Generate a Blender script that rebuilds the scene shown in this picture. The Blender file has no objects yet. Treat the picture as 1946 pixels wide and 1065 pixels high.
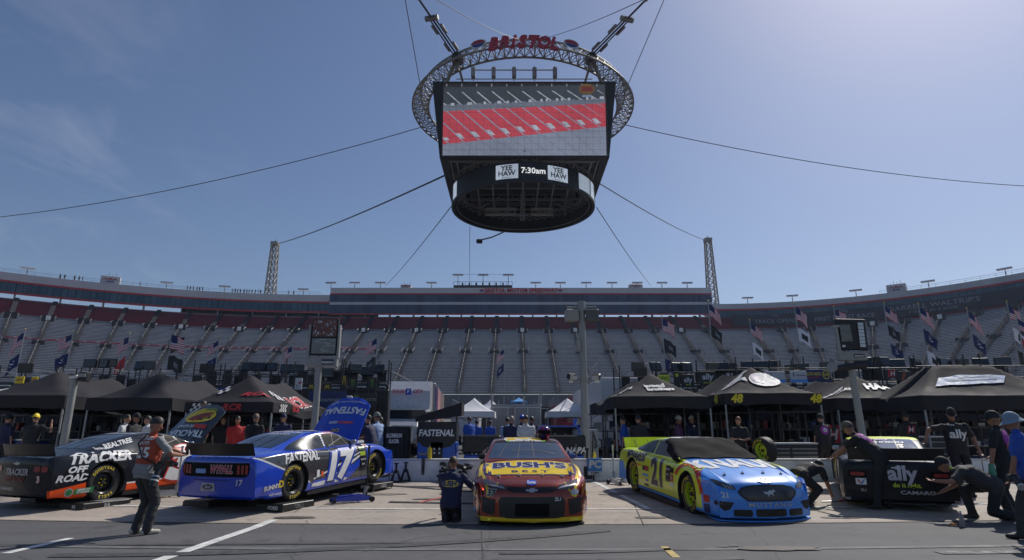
import bpy, bmesh, math, random
from mathutils import Vector, Matrix, noise
from mathutils.bvhtree import BVHTree
R = math.radians
scene = bpy.context.scene
COL = scene.collection
# ------------------------------------------------------------------ camera
CAMH, PITCH, FPX, CX, CY = 1.5, R(14.2), 1138.0, 973.0, 532.5
cam_d = bpy.data.cameras.new('camera'); cam = bpy.data.objects.new('camera', cam_d); COL.objects.link(cam)
cam.location = (0, 0, CAMH); cam.rotation_euler = (R(90) + PITCH, 0, 0)
cam_d.sensor_width = 36; cam_d.lens = 36 * FPX / 1946; cam_d.clip_end = 5000; cam_d.clip_start = 0.05
scene.camera = cam
# ------------------------------------------------------------------ sky and sun
SUN_EL, SUN_AZ = R(46), math.atan2(.68, .73)          # azimuth from +Y towards +X
world = bpy.data.worlds.new('World'); scene.world = world; world.use_nodes = True
wn = world.node_tree; wn.nodes.clear()
sky = wn.nodes.new('ShaderNodeTexSky'); sky.sky_type = 'NISHITA'; sky.sun_disc = False
sky.sun_elevation = SUN_EL; sky.sun_rotation = SUN_AZ
sky.altitude = 400; sky.air_density = 1.15; sky.dust_density = 1.2; sky.ozone_density = 3.0
bg = wn.nodes.new('ShaderNodeBackground'); bg.inputs[1].default_value = 0.078
out = wn.nodes.new('ShaderNodeOutputWorld')
# thin cirrus: noise on the sky direction, flattened like a cloud layer
tc = wn.nodes.new('ShaderNodeTexCoord'); sep = wn.nodes.new('ShaderNodeSeparateXYZ')
wn.links.new(tc.outputs['Generated'], sep.inputs[0])
def wmath(op, a, b=None, c=None):
    n = wn.nodes.new('ShaderNodeMath'); n.operation = op
    for i, v in enumerate((a, b, c)):
        if v is None: continue
        if isinstance(v, (int, float)): n.inputs[i].default_value = v
        else: wn.links.new(v, n.inputs[i])
    return n.outputs[0]
zz = wmath('ADD', wmath('MAXIMUM', sep.outputs[2], 0.0), 0.12)
cu = wmath('DIVIDE', sep.outputs[0], zz); cv = wmath('DIVIDE', sep.outputs[1], zz)
comb = wn.nodes.new('ShaderNodeCombineXYZ'); wn.links.new(cu, comb.inputs[0]); wn.links.new(wmath('MULTIPLY', cv, 0.55), comb.inputs[1])
nz = wn.nodes.new('ShaderNodeTexNoise'); nz.inputs['Scale'].default_value = 2.1; nz.inputs['Detail'].default_value = 9
nz.inputs['Roughness'].default_value = 0.62; nz.inputs['Distortion'].default_value = 0.9
wn.links.new(comb.outputs[0], nz.inputs['Vector'])
nb = wn.nodes.new('ShaderNodeTexNoise'); nb.inputs['Scale'].default_value = 0.55; nb.inputs['Detail'].default_value = 2
wn.links.new(comb.outputs[0], nb.inputs['Vector'])
mr = wn.nodes.new('ShaderNodeMapRange'); mr.inputs[1].default_value = 0.50; mr.inputs[2].default_value = 0.85
wn.links.new(nz.outputs['Fac'], mr.inputs[0])
mb_ = wn.nodes.new('ShaderNodeMapRange'); mb_.inputs[1].default_value = 0.45; mb_.inputs[2].default_value = 0.65
wn.links.new(nb.outputs['Fac'], mb_.inputs[0])
cl = wmath('MULTIPLY', wmath('MULTIPLY', mr.outputs[0], mb_.outputs[0]), 0.30)
mixc = wn.nodes.new('ShaderNodeMixRGB'); mixc.inputs[2].default_value = (7.5, 8.0, 9.0, 1)
wn.links.new(cl, mixc.inputs[0]); wn.links.new(sky.outputs[0], mixc.inputs[1])
tint = wn.nodes.new('ShaderNodeMixRGB'); tint.blend_type = 'MULTIPLY'; tint.inputs[0].default_value = 1; tint.inputs[2].default_value = (.98, .975, 1.055, 1)   # the camera's cool white balance
wn.links.new(mixc.outputs[0], tint.inputs[1]); wn.links.new(tint.outputs[0], bg.inputs[0]); wn.links.new(bg.outputs[0], out.inputs[0])
sun_d = bpy.data.lights.new('sun', 'SUN'); sun_d.energy = 4.1; sun_d.angle = R(0.53); sun_d.color = (1, .95, .87)
sun = bpy.data.objects.new('sun', sun_d); COL.objects.link(sun)
SUNV = Vector((math.sin(SUN_AZ) * math.cos(SUN_EL), math.cos(SUN_AZ) * math.cos(SUN_EL), math.sin(SUN_EL)))
sun.rotation_euler = SUNV.to_track_quat('Z', 'Y').to_euler()
scene.view_settings.view_transform = 'Standard'; scene.view_settings.look = 'None'
scene.view_settings.exposure = -0.05; scene.view_settings.gamma = 1
scene.cycles.max_bounces = 5; scene.cycles.diffuse_bounces = 2; scene.cycles.glossy_bounces = 2; scene.cycles.transparent_max_bounces = 6
scene.cycles.use_denoising = True
# ------------------------------------------------------------------ helpers
cT, sT = math.cos(PITCH), math.sin(PITCH)
def ray(px, py):
    r, u = (px - CX) / FPX, (CY - py) / FPX
    return Vector((r, cT - sT * u, sT + cT * u))
SLOPE, KY = .035, 10.62
def gz(Y): return max(0, min(.22, SLOPE * (Y - KY)))     # the pit boxes slope gently up to the wall
def g(px, py):                        # point of the ground seen at a pixel
    d = ray(px, py); z = 0
    for _ in range(12): t = (z - CAMH) / d.z; z = gz(d.y * t)
    return Vector((d.x * t, d.y * t, z))
def at(px, py, Y):                    # point seen at a pixel at distance Y
    d = ray(px, py); t = Y / d.y; return Vector((d.x * t, Y, CAMH + d.z * t))
MATS = {}
def mat(name, c=(.5, .5, .5), rough=.6, metal=0.0, var=.12, scale=6.0, emit=0, coat=0, bump=0, bscale=40, spec=None, stretch=None):
    if name in MATS: return MATS[name]
    m = bpy.data.materials.new(name); m.use_nodes = True; MATS[name] = m
    nt = m.node_tree; b = nt.nodes['Principled BSDF']
    b.inputs['Base Color'].default_value = (*c, 1); b.inputs['Roughness'].default_value = rough; b.inputs['Metallic'].default_value = metal
    if spec is not None: b.inputs['Specular IOR Level'].default_value = spec
    if coat: b.inputs['Coat Weight'].default_value = coat; b.inputs['Coat Roughness'].default_value = .06
    if emit:
        b.inputs['Emission Color'].default_value = (*c, 1); b.inputs['Emission Strength'].default_value = emit
        b.inputs['Base Color'].default_value = (.02, .02, .02, 1)
        tq = nt.nodes.new('ShaderNodeTexCoord'); acc = None
        for sc_, lo, hi in ((9, .80, 1.2), (.25, .85, 1.12)):      # video picture: fine detail and uneven panel brightness
            nq = nt.nodes.new('ShaderNodeTexNoise'); nq.inputs['Scale'].default_value = sc_; nq.inputs['Detail'].default_value = 4; rq = nt.nodes.new('ShaderNodeMapRange'); rq.inputs[1].default_value = .3; rq.inputs[2].default_value = .7; rq.inputs[3].default_value = lo * emit; rq.inputs[4].default_value = hi * emit
            nt.links.new(tq.outputs['Object'], nq.inputs['Vector']); nt.links.new(nq.outputs['Fac'], rq.inputs[0])
            if acc is None: acc = rq.outputs[0]
            else: mq = nt.nodes.new('ShaderNodeMath'); mq.operation = 'MULTIPLY'; nt.links.new(acc, mq.inputs[0]); nt.links.new(rq.outputs[0], mq.inputs[1]); dq = nt.nodes.new('ShaderNodeMath'); dq.operation = 'DIVIDE'; nt.links.new(mq.outputs[0], dq.inputs[0]); dq.inputs[1].default_value = emit; acc = dq.outputs[0]
        nt.links.new(acc, b.inputs['Emission Strength']); return m
    t = nt.nodes.new('ShaderNodeTexCoord'); v = t.outputs['Object']
    if stretch:
        mp = nt.nodes.new('ShaderNodeMapping'); mp.inputs['Scale'].default_value = stretch
        nt.links.new(v, mp.inputs[0]); v = mp.outputs[0]
    if var:
        n = nt.nodes.new('ShaderNodeTexNoise'); n.inputs['Scale'].default_value = scale; n.inputs['Detail'].default_value = 6; n.inputs['Roughness'].default_value = .6
        nt.links.new(v, n.inputs['Vector'])
        r = nt.nodes.new('ShaderNodeMapRange'); r.inputs[1].default_value = .25; r.inputs[2].default_value = .75
        r.inputs[3].default_value = 1 - var; r.inputs[4].default_value = 1 + var
        nt.links.new(n.outputs['Fac'], r.inputs[0])
        mx = nt.nodes.new('ShaderNodeVectorMath'); mx.operation = 'SCALE'; mx.inputs[0].default_value = c
        nt.links.new(r.outputs[0], mx.inputs['Scale']); nt.links.new(mx.outputs[0], b.inputs['Base Color'])
        r2 = nt.nodes.new('ShaderNodeMapRange'); r2.inputs[1].default_value = .3; r2.inputs[2].default_value = .7
        r2.inputs[3].default_value = max(0, rough - var * .5); r2.inputs[4].default_value = min(1, rough + var * .5)
        nt.links.new(n.outputs['Fac'], r2.inputs[0]); nt.links.new(r2.outputs[0], b.inputs['Roughness'])
    if bump:
        n2 = nt.nodes.new('ShaderNodeTexNoise'); n2.inputs['Scale'].default_value = bscale; n2.inputs['Detail'].default_value = 4
        nt.links.new(v, n2.inputs['Vector'])
        bp = nt.nodes.new('ShaderNodeBump'); bp.inputs['Strength'].default_value = bump; bp.inputs['Distance'].default_value = .03
        nt.links.new(n2.outputs['Fac'], bp.inputs['Height']); nt.links.new(bp.outputs[0], b.inputs['Normal'])
    return m
class MB:
    def __init__(s): s.v = []; s.f = []; s.m = []; s.mats = []
    def mi(s, m):
        if m not in s.mats: s.mats.append(m)
        return s.mats.index(m)
    def add(s, vs, fs, m, M=None):
        o = len(s.v); k = s.mi(m)
        s.v += [tuple(M @ Vector(p)) if M else tuple(p) for p in vs]
        for f in fs: s.f.append([o + i for i in f]); s.m.append(k)
        return s
    def box(s, c, d, m, M=None, bev=0):
        x, y, z = c; a, b, h = d[0] / 2, d[1] / 2, d[2] / 2
        if bev:
            e = min(bev, a * .9, b * .9, h * .9); vs = []; 
            for sx in (-1, 1):
                for sy in (-1, 1):
                    for sz in (-1, 1):
                        vs += [(x + sx * (a - e), y + sy * (b - e), z + sz * h), (x + sx * (a - e), y + sy * b, z + sz * (h - e)), (x + sx * a, y + sy * (b - e), z + sz * (h - e))]
            bm = bmesh.new()
            for p in vs: bm.verts.new(p)
            bmesh.ops.convex_hull(bm, input=bm.verts)
            bm.verts.index_update(); V = [v.co.copy() for v in bm.verts]; F = [[v.index for v in f.verts] for f in bm.faces]; bm.free()
            return s.add(V, F, m, M)
        vs = [(x + i * a, y + j * b, z + k * h) for i in (-1, 1) for j in (-1, 1) for k in (-1, 1)]
        return s.add(vs, [(0, 1, 3, 2), (4, 6, 7, 5), (0, 4, 5, 1), (2, 3, 7, 6), (0, 2, 6, 4), (1, 5, 7, 3)], m, M)
    def cyl(s, p0, p1, r0, m, r1=None, n=10, M=None, caps=True):
        p0, p1 = Vector(p0), Vector(p1); r1 = r0 if r1 is None else r1
        d = (p1 - p0)
        if d.length < 1e-6: return s
        q = d.to_track_quat('Z', 'Y'); vs = []
        for p, r in ((p0, r0), (p1, r1)):
            for i in range(n):
                a = 2 * math.pi * i / n; vs.append(p + q @ Vector((math.cos(a) * r, math.sin(a) * r, 0)))
        fs = [(i, (i + 1) % n, n + (i + 1) % n, n + i) for i in range(n)]
        if caps: fs += [tuple(range(n))[::-1], tuple(range(n, 2 * n))]
        return s.add(vs, fs, m, M)
    def tube(s, pts, r, m, n=6, M=None, caps=True):
        pts = [Vector(p) for p in pts]; vs = []; fs = []; k = len(pts)
        for i, p in enumerate(pts):
            d = (pts[min(i + 1, k - 1)] - pts[max(i - 1, 0)]); q = d.to_track_quat('Z', 'Y')
            rr = r[i] if isinstance(r, (list, tuple)) else r
            for j in range(n):
                a = 2 * math.pi * j / n; vs.append(p + q @ Vector((math.cos(a) * rr, math.sin(a) * rr, 0)))
        for i in range(k - 1):
            for j in range(n): fs.append((i * n + j, i * n + (j + 1) % n, (i + 1) * n + (j + 1) % n, (i + 1) * n + j))
        if caps: fs += [tuple(range(n))[::-1], tuple(range((k - 1) * n, k * n))]
        return s.add(vs, fs, m, M)
    def lathe(s, prof, m, n=24, axis='Z', M=None, close=False):
        vs = []; k = len(prof)
        for i in range(n):
            a = 2 * math.pi * i / n; c, q = math.cos(a), math.sin(a)
            for r, h in prof: vs.append((r * c, r * q, h) if axis == 'Z' else ((h, r * c, r * q) if axis == 'X' else (r * c, h, r * q)))
        fs = []
        for i in range(n):
            j = (i + 1) % n
            for t in range(k - 1 if not close else k):
                t2 = (t + 1) % k; fs.append((i * k + t, j * k + t, j * k + t2, i * k + t2))
        return s.add(vs, fs, m, M)
    def prism(s, poly, h0, h1, m, plane='XY', M=None):   # polygon extruded; plane XY / XZ / YZ
        f = {'XY': lambda a, b, h: (a, b, h), 'XZ': lambda a, b, h: (a, h, b), 'YZ': lambda a, b, h: (h, a, b)}[plane]
        n = len(poly); vs = [f(a, b, h0) for a, b in poly] + [f(a, b, h1) for a, b in poly]
        fs = [tuple(range(n)), tuple(range(n, 2 * n))[::-1]] + [(i, (i + 1) % n, n + (i + 1) % n, n + i) for i in range(n)]
        return s.add(vs, fs, m, M)
    def grid(s, fn, nu, nv, m, M=None):
        vs = [fn(i / nu, j / nv) for i in range(nu + 1) for j in range(nv + 1)]
        fs = [(i * (nv + 1) + j, (i + 1) * (nv + 1) + j, (i + 1) * (nv + 1) + j + 1, i * (nv + 1) + j + 1) for i in range(nu) for j in range(nv)]
        return s.add(vs, fs, m, M)
    def text(s, body, m, size, M, bold=.012, shear=0, depth=.004, sx=1, align='CENTER', space=1.0):
        V, F = text_geo(body, bold, shear, space, align)
        k = size; return s.add([(x * k * sx, y * k, z * depth) for x, y, z in V], F, m, M)
    def build(s, name, parent=None, smooth=None, tri=False):
        me = bpy.data.meshes.new(name); me.from_pydata(s.v, [], s.f)
        for m in s.mats: me.materials.append(m)
        me.polygons.foreach_set('material_index', s.m)
        bm = bmesh.new(); bm.from_mesh(me)
        try: bmesh.ops.recalc_face_normals(bm, faces=bm.faces)
        except Exception: pass
        bm.to_mesh(me); bm.free()
        if smooth is not None:
            me.polygons.foreach_set('use_smooth', [True] * len(me.polygons)); me.set_sharp_from_angle(angle=R(smooth))
        me.update(); o = bpy.data.objects.new(name, me); COL.objects.link(o)
        if parent: o.parent = parent
        return o
_TX = {}
def text_geo(body, bold=.012, shear=0, space=1.0, align='CENTER'):
    key = (body, bold, shear, space, align)
    if key in _TX: return _TX[key]
    c = bpy.data.curves.new('t', 'FONT'); c.body = body; c.size = 1; c.offset = bold; c.shear = shear; c.align_x = align; c.align_y = 'CENTER'
    c.resolution_u = 2; c.space_character = space; c.extrude = 0
    o = bpy.data.objects.new('t', c); COL.objects.link(o)
    me = bpy.data.meshes.new_from_object(o.evaluated_get(bpy.context.evaluated_depsgraph_get()))
    bm = bmesh.new(); bm.from_mesh(me); bmesh.ops.triangulate(bm, faces=bm.faces)
    bmesh.ops.remove_doubles(bm, verts=bm.verts, dist=.0005)
    bm.verts.index_update()
    V = [tuple(v.co) for v in bm.verts]; F = [tuple(v.index for v in f.verts) for f in bm.faces]
    bm.free(); bpy.data.objects.remove(o); bpy.data.meshes.remove(me); bpy.data.curves.remove(c)
    _TX[key] = (V, F); return V, F
def tag(o, label=None, cat=None, group=None, kind=None):
    if label: o['label'] = label
    if cat: o['category'] = cat
    if group: o['group'] = group
    if kind: o['kind'] = kind
    return o
def thing(name, label, cat, loc=(0, 0, 0), rz=0, group=None):
    o = bpy.data.objects.new(name, None); COL.objects.link(o); o.empty_display_size = .2
    o.location = loc; o.rotation_euler = (0, 0, rz); return tag(o, label, cat, group)
def copy_tree(o, parent=None):
    c = o.copy(); COL.objects.link(c); c.parent = parent
    for ch in list(o.children): copy_tree(ch, c)
    return c
def frame(o, x, y):          # matrix from origin, x axis, y axis
    x = Vector(x).normalized(); z = x.cross(Vector(y)).normalized(); y = z.cross(x)
    return Matrix.Translation(o) @ Matrix((x, y, z)).transposed().to_4x4()
def rotm(a, ax='Z'): return Matrix.Rotation(a, 4, ax)
T = Matrix.Translation
random.seed(7)
BLK = mat('black_paint', (.012, .012, .014), .45); DARK = mat('dark_metal', (.03, .03, .034), .5, .3)
STEEL = mat('galvanised_steel', (.32, .33, .34), .45, .7, .15); ALU = mat('brushed_aluminium', (.55, .56, .58), .35, .8)
WHITE = mat('white_paint', (.78, .78, .77), .5); RUB = mat('tyre_rubber', (.014, .014, .015), .65, bump=.1, bscale=60)
RED = mat('red_paint', (.5, .02, .03), .5); YEL = mat('yellow_paint', (.8, .6, .03), .5); BLU = mat('blue_paint', (.01, .05, .45), .35, coat=.4)
# ------------------------------------------------------------------ ground
def ground_mat(name, c, c2, joints=None, patch=1.0):
    m = bpy.data.materials.new(name); m.use_nodes = True; nt = m.node_tree; b = nt.nodes['Principled BSDF']
    L = nt.links.new; N = nt.nodes.new
    t = N('ShaderNodeTexCoord').outputs['Object']
    def noi(sc, det=5, ro=.6, st=None):
        v = t
        if st:
            mp = N('ShaderNodeMapping'); mp.inputs['Scale'].default_value = st; L(t, mp.inputs[0]); v = mp.outputs[0]
        n = N('ShaderNodeTexNoise'); n.inputs['Scale'].default_value = sc; n.inputs['Detail'].default_value = det; n.inputs['Roughness'].default_value = ro
        L(v, n.inputs['Vector']); return n.outputs['Fac']
    def mrg(f, a, b_, lo, hi):
        r = N('ShaderNodeMapRange'); r.inputs[1].default_value = a; r.inputs[2].default_value = b_; r.inputs[3].default_value = lo; r.inputs[4].default_value = hi
        L(f, r.inputs[0]); return r.outputs[0]
    def mul(a, b_):
        n = N('ShaderNodeMath'); n.operation = 'MULTIPLY'; L(a, n.inputs[0]); L(b_, n.inputs[1]); return n.outputs[0]
    mix = N('ShaderNodeMixRGB'); mix.inputs[1].default_value = (*c, 1); mix.inputs[2].default_value = (*c2, 1)
    L(mrg(noi(.5, 6, .7), .35, .65, 0, 1), mix.inputs[0])
    f = mrg(noi(260, 2), .3, .7, .72, 1.28)                       # aggregate speckle
    f = mul(f, mrg(noi(9, 4), .3, .7, .9, 1.1))
    f = mul(f, mrg(noi(1.3, 3, .6, (.12, 1.6, 1)), .42, .72, 1.0, .80 if patch else 1))   # tyre-worn bands along the lane
    f = mul(f, mrg(noi(1.9, 3, .5), .62, .70, 1.0, .72))                               # oil spots
    sc = N('ShaderNodeVectorMath'); sc.operation = 'SCALE'; L(mix.outputs[0], sc.inputs[0]); L(f, sc.inputs['Scale'])
    vo = N('ShaderNodeTexVoronoi'); vo.feature = 'DISTANCE_TO_EDGE'; vo.inputs['Scale'].default_value = .22
    dn = N('ShaderNodeTexNoise'); dn.inputs['Scale'].default_value = 3; L(t, dn.inputs['Vector'])
    ad = N('ShaderNodeVectorMath'); ad.operation = 'MULTIPLY_ADD'; L(dn.outputs['Color'], ad.inputs[0]); ad.inputs[1].default_value = (.25, .25, .25); L(t, ad.inputs[2])
    L(ad.outputs[0], vo.inputs['Vector'])
    cr = mrg(vo.outputs['Distance'], .0, .0028, .45, 1)
    s2 = N('ShaderNodeVectorMath'); s2.operation = 'SCALE'; L(sc.outputs[0], s2.inputs[0]); L(cr, s2.inputs['Scale'])
    L(s2.outputs[0], b.inputs['Base Color']); b.inputs['Roughness'].default_value = .82
    bp = N('ShaderNodeBump'); bp.inputs['Strength'].default_value = .35; bp.inputs['Distance'].default_value = .01
    L(noi(180, 3), bp.inputs['Height']); L(bp.outputs[0], b.inputs['Normal'])
    return m
ASPH = ground_mat('asphalt', (.105, .104, .108), (.078, .078, .083)); CONC = ground_mat('concrete', (.42, .36, .305), (.31, .27, .235))
GRD = ground_mat('infield_asphalt', (.075, .075, .08), (.06, .06, .066))
def kerbY(x): return 10.62 + .0055 * x * x if abs(x) < 14 else 10.62 + .0055 * 196 + .15 * (abs(x) - 14)
def lineY(x): return 12.15 + .0072 * x * x if abs(x) < 14 else 12.15 + .0072 * 196 + .2 * (abs(x) - 14)
b = MB(); b.grid(lambda u, v: (-340 + 680 * u, (-140, 12, 17.2, 110, 120, 360)[round(v * 5)], (-.02, -.02, .2, .2, -.02, -.02)[round(v * 5)]), 8, 5, GRD)
tag(b.build('ground'), kind='structure')
b = MB(); b.grid(lambda u, v: (-60 + 120 * u, -20 + (kerbY(-60 + 120 * u) + 20) * v, gz(-20 + (kerbY(-60 + 120 * u) + 20) * v) * .98), 120, 30, ASPH)
tag(b.build('pit_road'), kind='structure')
def pav(u, v):
    x = -60 + 120 * u; k = kerbY(x); y = k + (max(k + 1, 20) - k) * v; return (x, y, gz(y) + .004)
b = MB(); b.grid(pav, 120, 24, CONC)
tag(b.build('pit_box_pavement'), kind='structure')
# painted markings
WL = mat('road_paint', (.60, .60, .58), .7, var=.35, scale=5)
YL = mat('worn_yellow_paint', (.45, .33, .10), .7, var=.5, scale=12); FAINT = mat('faint_seam', (.135, .135, .137), .8, var=.4, scale=4)
JNT = mat('dark_joint', (.055, .05, .046), .9, var=.3); RUBM = mat('rubber_mark', (.035, .034, .034), .7, var=.5, scale=9)
def strip(name, pts, w, m, z, taper=0):
    b = MB(); pts = [Vector((p[0], p[1], z + gz(p[1]) + .002)) for p in pts]; vs = []; fs = []
    for i, p in enumerate(pts):
        d = pts[min(i + 1, len(pts) - 1)] - pts[max(0, i - 1)]; n = Vector((-d.y, d.x, 0)).normalized() * w / 2
        vs += [p + n, p - n]
    for i in range(len(pts) - 1): fs.append((2 * i, 2 * i + 1, 2 * i + 3, 2 * i + 2))
    b.add(vs, fs, m); return tag(b.build(name), kind='structure')
strip('pit_box_line', [(x, lineY(x)) for x in range(-20, 21)], .11, WL, .009)
def gl(a, b_, n=6): A, B = g(*a), g(*b_); return [A.lerp(B, i / n) for i in range(n + 1)]
strip('lane_marking', gl((520, 989), (180, 1108)), .17, WL, .006)
strip('lane_marking', gl((10, 1053), (134, 1024)), .13, WL, .006)
strip('lane_marking', gl((1262, 1040), (1292, 1066)), .10, YL, .006)
strip('box_marking', gl((1128, 916), (1232, 968)), .13, WL, .009)
strip('box_marking', gl((1700, 905), (1950, 925)), .1, WL, .009)
strip('lane_seam', [(x, 8.45 + .006 * x * x) for x in range(-16, 17)], .13, FAINT, .005)
strip('concrete_joint', gl((1202, 953), (1224, 1000)), .018, JNT, .008)
strip('concrete_joint', gl((620, 932), (560, 975)), .018, JNT, .008)
strip('concrete_joint', gl((1870, 975), (1946, 990)), .018, JNT, .008)
strip('concrete_joint', [(x, 14.6 + .005 * x * x) for x in range(-20, 21)], .02, JNT, .008)
for i in range(-5, 6):
    if i in (0,): continue
    strip('concrete_joint', [(i * 4.1, lineY(i * 4.1) + .1), (i * 4.3, 16.7)], .018, JNT, .008)
strip('asphalt_crack', gl((915, 1008), (918, 1070)), .012, JNT, .005)
strip('asphalt_crack', [g(x, y) for x, y in ((690, 1050), (740, 1035), (800, 1022), (870, 1015))], .012, JNT, .005)
strip('asphalt_edge_joint', [(x, kerbY(x)) for x in range(-16, 17)], .025, JNT, .008)
for a, c, w in (((620, 915), (900, 935), .22), ((760, 925), (900, 927), .15), ((740, 955), (900, 958), .2)):
    strip('tyre_mark', gl(a, c), w, RUBM, .012)
rn_ = random.Random(4)
for k in range(7):
    x0, y0 = rn_.uniform(-9, 8), rn_.uniform(7.2, 10.0); cu_2 = rn_.uniform(-.004, .012); pts = [(x0 + j * .4, y0 + cu_2 * j * j) for j in range(rn_.randint(8, 20))]; strip('tyre_mark', pts, rn_.uniform(.10, .24), mat('faint_rubber', (.055, .055, .058), .7, var=.5, scale=7), .0052 + k * .0004)
strip('red_floor_tape', gl((795, 957), (850, 944)), .05, mat('red_tape', (.75, .08, .05), .5), .013)
STAIN = mat('oil_stain', (.085, .075, .065), .55, var=.4, scale=8); STAIN2 = mat('damp_concrete', (.20, .175, .155), .7, var=.3, scale=6)
for px_, py_, a_, c_, m_ in ((1478, 1044, .55, .16, mat('dried_spill', (.06, .048, .04), .6, var=.4, scale=6)), (715, 940, .6, .18, STAIN2), (820, 950, .35, .1, STAIN), (1240, 985, .3, .10, STAIN), (560, 985, .4, .12, STAIN), (1180, 940, .5, .2, STAIN2), (860, 930, .5, .15, STAIN2), (110, 965, .6, .2, STAIN2), (1600, 985, .35, .1, STAIN)):
    q_ = g(px_, py_); b = MB(); vs = []
    for i in range(36): a = 2 * math.pi * i / 36; k_ = 1 + .35 * noise.noise(Vector((math.cos(a) * 1.7 + px_, math.sin(a) * 1.7, 0))) + .12 * noise.noise(Vector((math.cos(a) * 6 + px_, math.sin(a) * 6, 3))); X_, Y_ = q_.x + a_ * k_ * math.cos(a), q_.y + c_ * k_ * math.sin(a); vs.append((X_, Y_, gz(Y_) + .0145))
    b.add(vs, [tuple(range(36))], m_); tag(b.build('oil_stain'), kind='structure')
# ------------------------------------------------------------------ grandstands
LC, LR, RC, RR_ = Vector((-61, 61)), 125.0, Vector((67, 116)), 70.0
def track_path():
    L = []
    for i in range(44): a = R(66) * (1 - i / 44); L.append((LC + Vector((-math.sin(a), math.cos(a))) * LR, Vector((-math.sin(a), math.cos(a)))))
    for i in range(33): L.append((Vector((-61 + 128 * i / 32, 186)), Vector((0, 1))))
    for i in range(1, 40): a = R(100) * i / 39; L.append((RC + Vector((math.sin(a), math.cos(a))) * RR_, Vector((math.sin(a), math.cos(a)))))
    return L
PATH = track_path()
def sweep(b, prof, path, m):       # prof: list of (offset, z)
    k = len(prof); vs = []; fs = []
    for p, n in path:
        for d, z in prof: q = p + n * d; vs.append((q.x, q.y, z))
    for i in range(len(path) - 1):
        for j in range(k - 1): fs.append((i * k + j, (i + 1) * k + j, (i + 1) * k + j + 1, i * k + j + 1))
    b.add(vs, fs, m)
def zs(d): return 31.6 + .6 * d
SEAT = mat('aluminium_bench', (.58, .585, .63), .6, .0, .16, .5); TREAD = mat('concrete_step', (.20, .195, .20), .8, var=.2, scale=.5)
REDS = mat('red_seats', (.27, .022, .045), .5, var=.15, scale=1); TREADR = mat('red_step', (.13, .03, .04), .8)
def rows(d0, d1, n, bench, tread):
    bb, bt = MB(), MB(); run = (d1 - d0) / n
    prof = []
    for i in range(n):
        d = d0 + i * run; z = zs(d); prof += [(d, z), (d, z + run * .6)] if i else [(d, z + run * .6)]
        prof += [(d + run, z + run * .6)]
    sweep(bt, prof, PATH, tread)
    for i in range(n):
        d = d0 + i * run + run * .45; z = zs(d0 + i * run) + run * .6 + .30
        sweep(bb, [(d, z - .13), (d, z), (d + .30, z)], PATH, bench)
    return bb, bt
st = thing('grandstand', 'banked bowl of grey bench seating with a red upper tier', 'grandstand', (0, 0, 0))
a_, b_ = rows(-36, 0, 46, SEAT, TREAD); a_.build('lower_bench_rows', st); b_.build('lower_steps', st)
a_, b_ = rows(.3, 11, 13, REDS, TREADR); a_.build('upper_red_rows', st); b_.build('upper_steps', st)
# the red row band part way down the left side, border walkway, front wall with fence
PINK = mat('red_row_paint', (.36, .06, .09), .5, var=.3, scale=.8)
b = MB(); sweep(b, [(-12.6, zs(-12.6) + .6), (-12.6, zs(-12.6) + 1.05)], PATH[:50], PINK)
for k in range(0, 49, 1):
    p, n = PATH[k]; q = p + n * (-12.65); b.box((0, 0, 0), (.7, .04, .18), SEAT, T((q.x, q.y, zs(-12.6) + .9)) @ rotm(math.atan2(n.y, n.x) - R(90)))
b.build('red_row_band', st)
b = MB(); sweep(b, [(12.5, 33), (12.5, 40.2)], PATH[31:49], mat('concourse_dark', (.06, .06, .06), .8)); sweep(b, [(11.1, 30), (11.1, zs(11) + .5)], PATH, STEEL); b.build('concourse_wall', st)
b = MB(); sweep(b, [(-.2, zs(0) + .1), (-.2, zs(0) + 1.0), (0, zs(0) + 1.0)], PATH, mat('walkway_kerb', (.16, .16, .18), .6)); b.build('walkway_parapet', st)
WALLC = mat('track_wall', (.13, .13, .14), .6, var=.2, scale=.3)
b = MB(); sweep(b, [(-38, 4), (-38, zs(-36) + .2), (-36, zs(-36) + .2)], PATH, WALLC); b.build('front_wall', st)
b = MB()
for p, n in PATH: 
    q = p + n * -38; b.cyl((q.x, q.y, 9), (q.x, q.y, 15.0), .07, STEEL, n=5); b.cyl((q.x, q.y, 15.0), (q.x - n.x * 1.2, q.y - n.y * 1.2, 16.2), .07, STEEL, n=5)
for z in (10.5, 12, 13.5, 15): sweep(b, [(-38, z), (-38, z + .05)], PATH, STEEL)
b.build('catch_fence', st)
TRK = mat('banked_track', (.18, .175, .17), .8, var=.15, scale=.2)
b = MB(); sweep(b, [(-58, -.01), (-38.1, 5.4)], PATH, TRK); tag(b.build('race_track'), kind='structure')
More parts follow.
